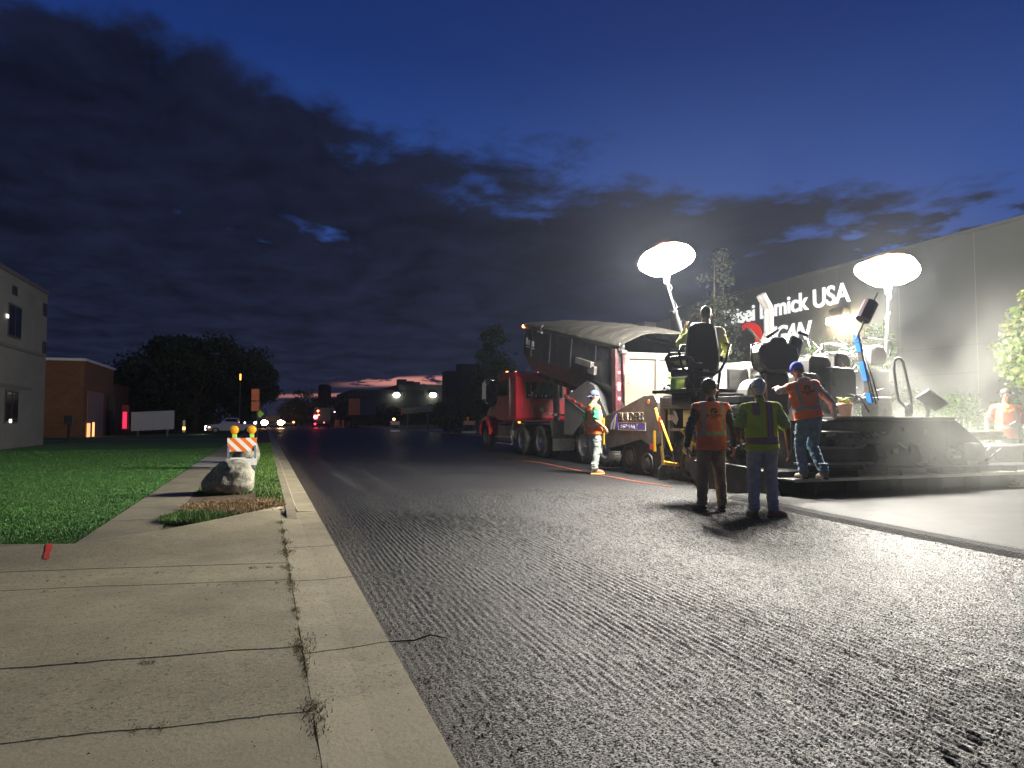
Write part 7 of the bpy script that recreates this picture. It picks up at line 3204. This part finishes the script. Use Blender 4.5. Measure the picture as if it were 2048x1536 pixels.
def haze():
    m = bpy.data.materials.new('added air for lamp halos')
    m.use_nodes = True
    nt = m.node_tree
    nt.nodes.clear()
    v = nt.nodes.new('ShaderNodeVolumePrincipled')
    v.inputs['Color'].default_value = (.78, .86, 1.0, 1)
    v.inputs['Density'].default_value = .00045  # air volume added so that the lamps get a halo
    v.inputs['Anisotropy'].default_value = .68
    o = nt.nodes.new('ShaderNodeOutputMaterial')
    nt.links.new(v.outputs[0], o.inputs['Volume'])
    volume_box('haze', (-70, -25, -1.1), (75, 190, 12.5), m, 'thin haze over the whole street, added to give the lamps a glow')


def steam():
    m = bpy.data.materials.new('asphalt steam')
    m.use_nodes = True
    nt = m.node_tree
    N, L = nt.nodes, nt.links
    N.clear()

    def mth(op, a, b=None):
        n = N.new('ShaderNodeMath')
        n.operation = op
        for i, q in enumerate((a, b)):
            if q is None:
                continue
            if isinstance(q, (int, float)):
                n.inputs[i].default_value = q
            else:
                L.new(q, n.inputs[i])
        return n.outputs[0]

    def rng(v, a, b, c=0, d=1):
        n = N.new('ShaderNodeMapRange')
        n.interpolation_type = 'SMOOTHSTEP'
        L.new(v, n.inputs[0])
        for i, q in enumerate((a, b, c, d)):
            n.inputs[i + 1].default_value = q
        return n.outputs[0]
    tc = N.new('ShaderNodeTexCoord').outputs['Object']
    sp = N.new('ShaderNodeSeparateXYZ')
    L.new(tc, sp.inputs[0])
    x, y, z = sp.outputs
    mp = N.new('ShaderNodeMapping')
    mp.inputs['Scale'].default_value = (1, 1, .6)
    mp.inputs['Rotation'].default_value = (0, .5, 0)
    L.new(tc, mp.inputs[0])
    n = N.new('ShaderNodeTexNoise')
    n.inputs['Scale'].default_value = .75
    n.inputs['Detail'].default_value = 4
    n.inputs['Roughness'].default_value = .6
    n.inputs['Distortion'].default_value = .8
    L.new(mp.outputs[0], n.inputs['Vector'])
    d = rng(n.outputs[0], .45, .64)
    # the plume rises over the right half of the screed and drifts right
    cx = mth('ADD', 10.6, mth('MULTIPLY', z, .55))
    wdt = rng(mth('ABSOLUTE', mth('SUBTRACT', x, cx)), 3.0, .5)
    top = rng(z, 4.0, .4)
    bot = rng(z, -.05, .35)
    yy = mth('MULTIPLY', rng(y, 6.9, 8.1), rng(y, 12.4, 10.6))
    base = rng(z, 1.7, .3, 0, .75)
    dd = mth('MULTIPLY', mth('ADD', d, base), mth('MULTIPLY', wdt, mth('MULTIPLY', yy, mth('MULTIPLY', top, bot))))
    v = N.new('ShaderNodeVolumePrincipled')
    v.inputs['Color'].default_value = (.93, .95, .90, 1)
    v.inputs['Anisotropy'].default_value = .1
    L.new(mth('MULTIPLY', dd, .115), v.inputs['Density'])
    o = N.new('ShaderNodeOutputMaterial')
    L.new(v.outputs[0], o.inputs['Volume'])
    volume_box('steam', (7.6, 6.9, -.02), (17.0, 12.4, 5.2), m, 'pale steam rising off the hot asphalt and screed')


haze()
steam()
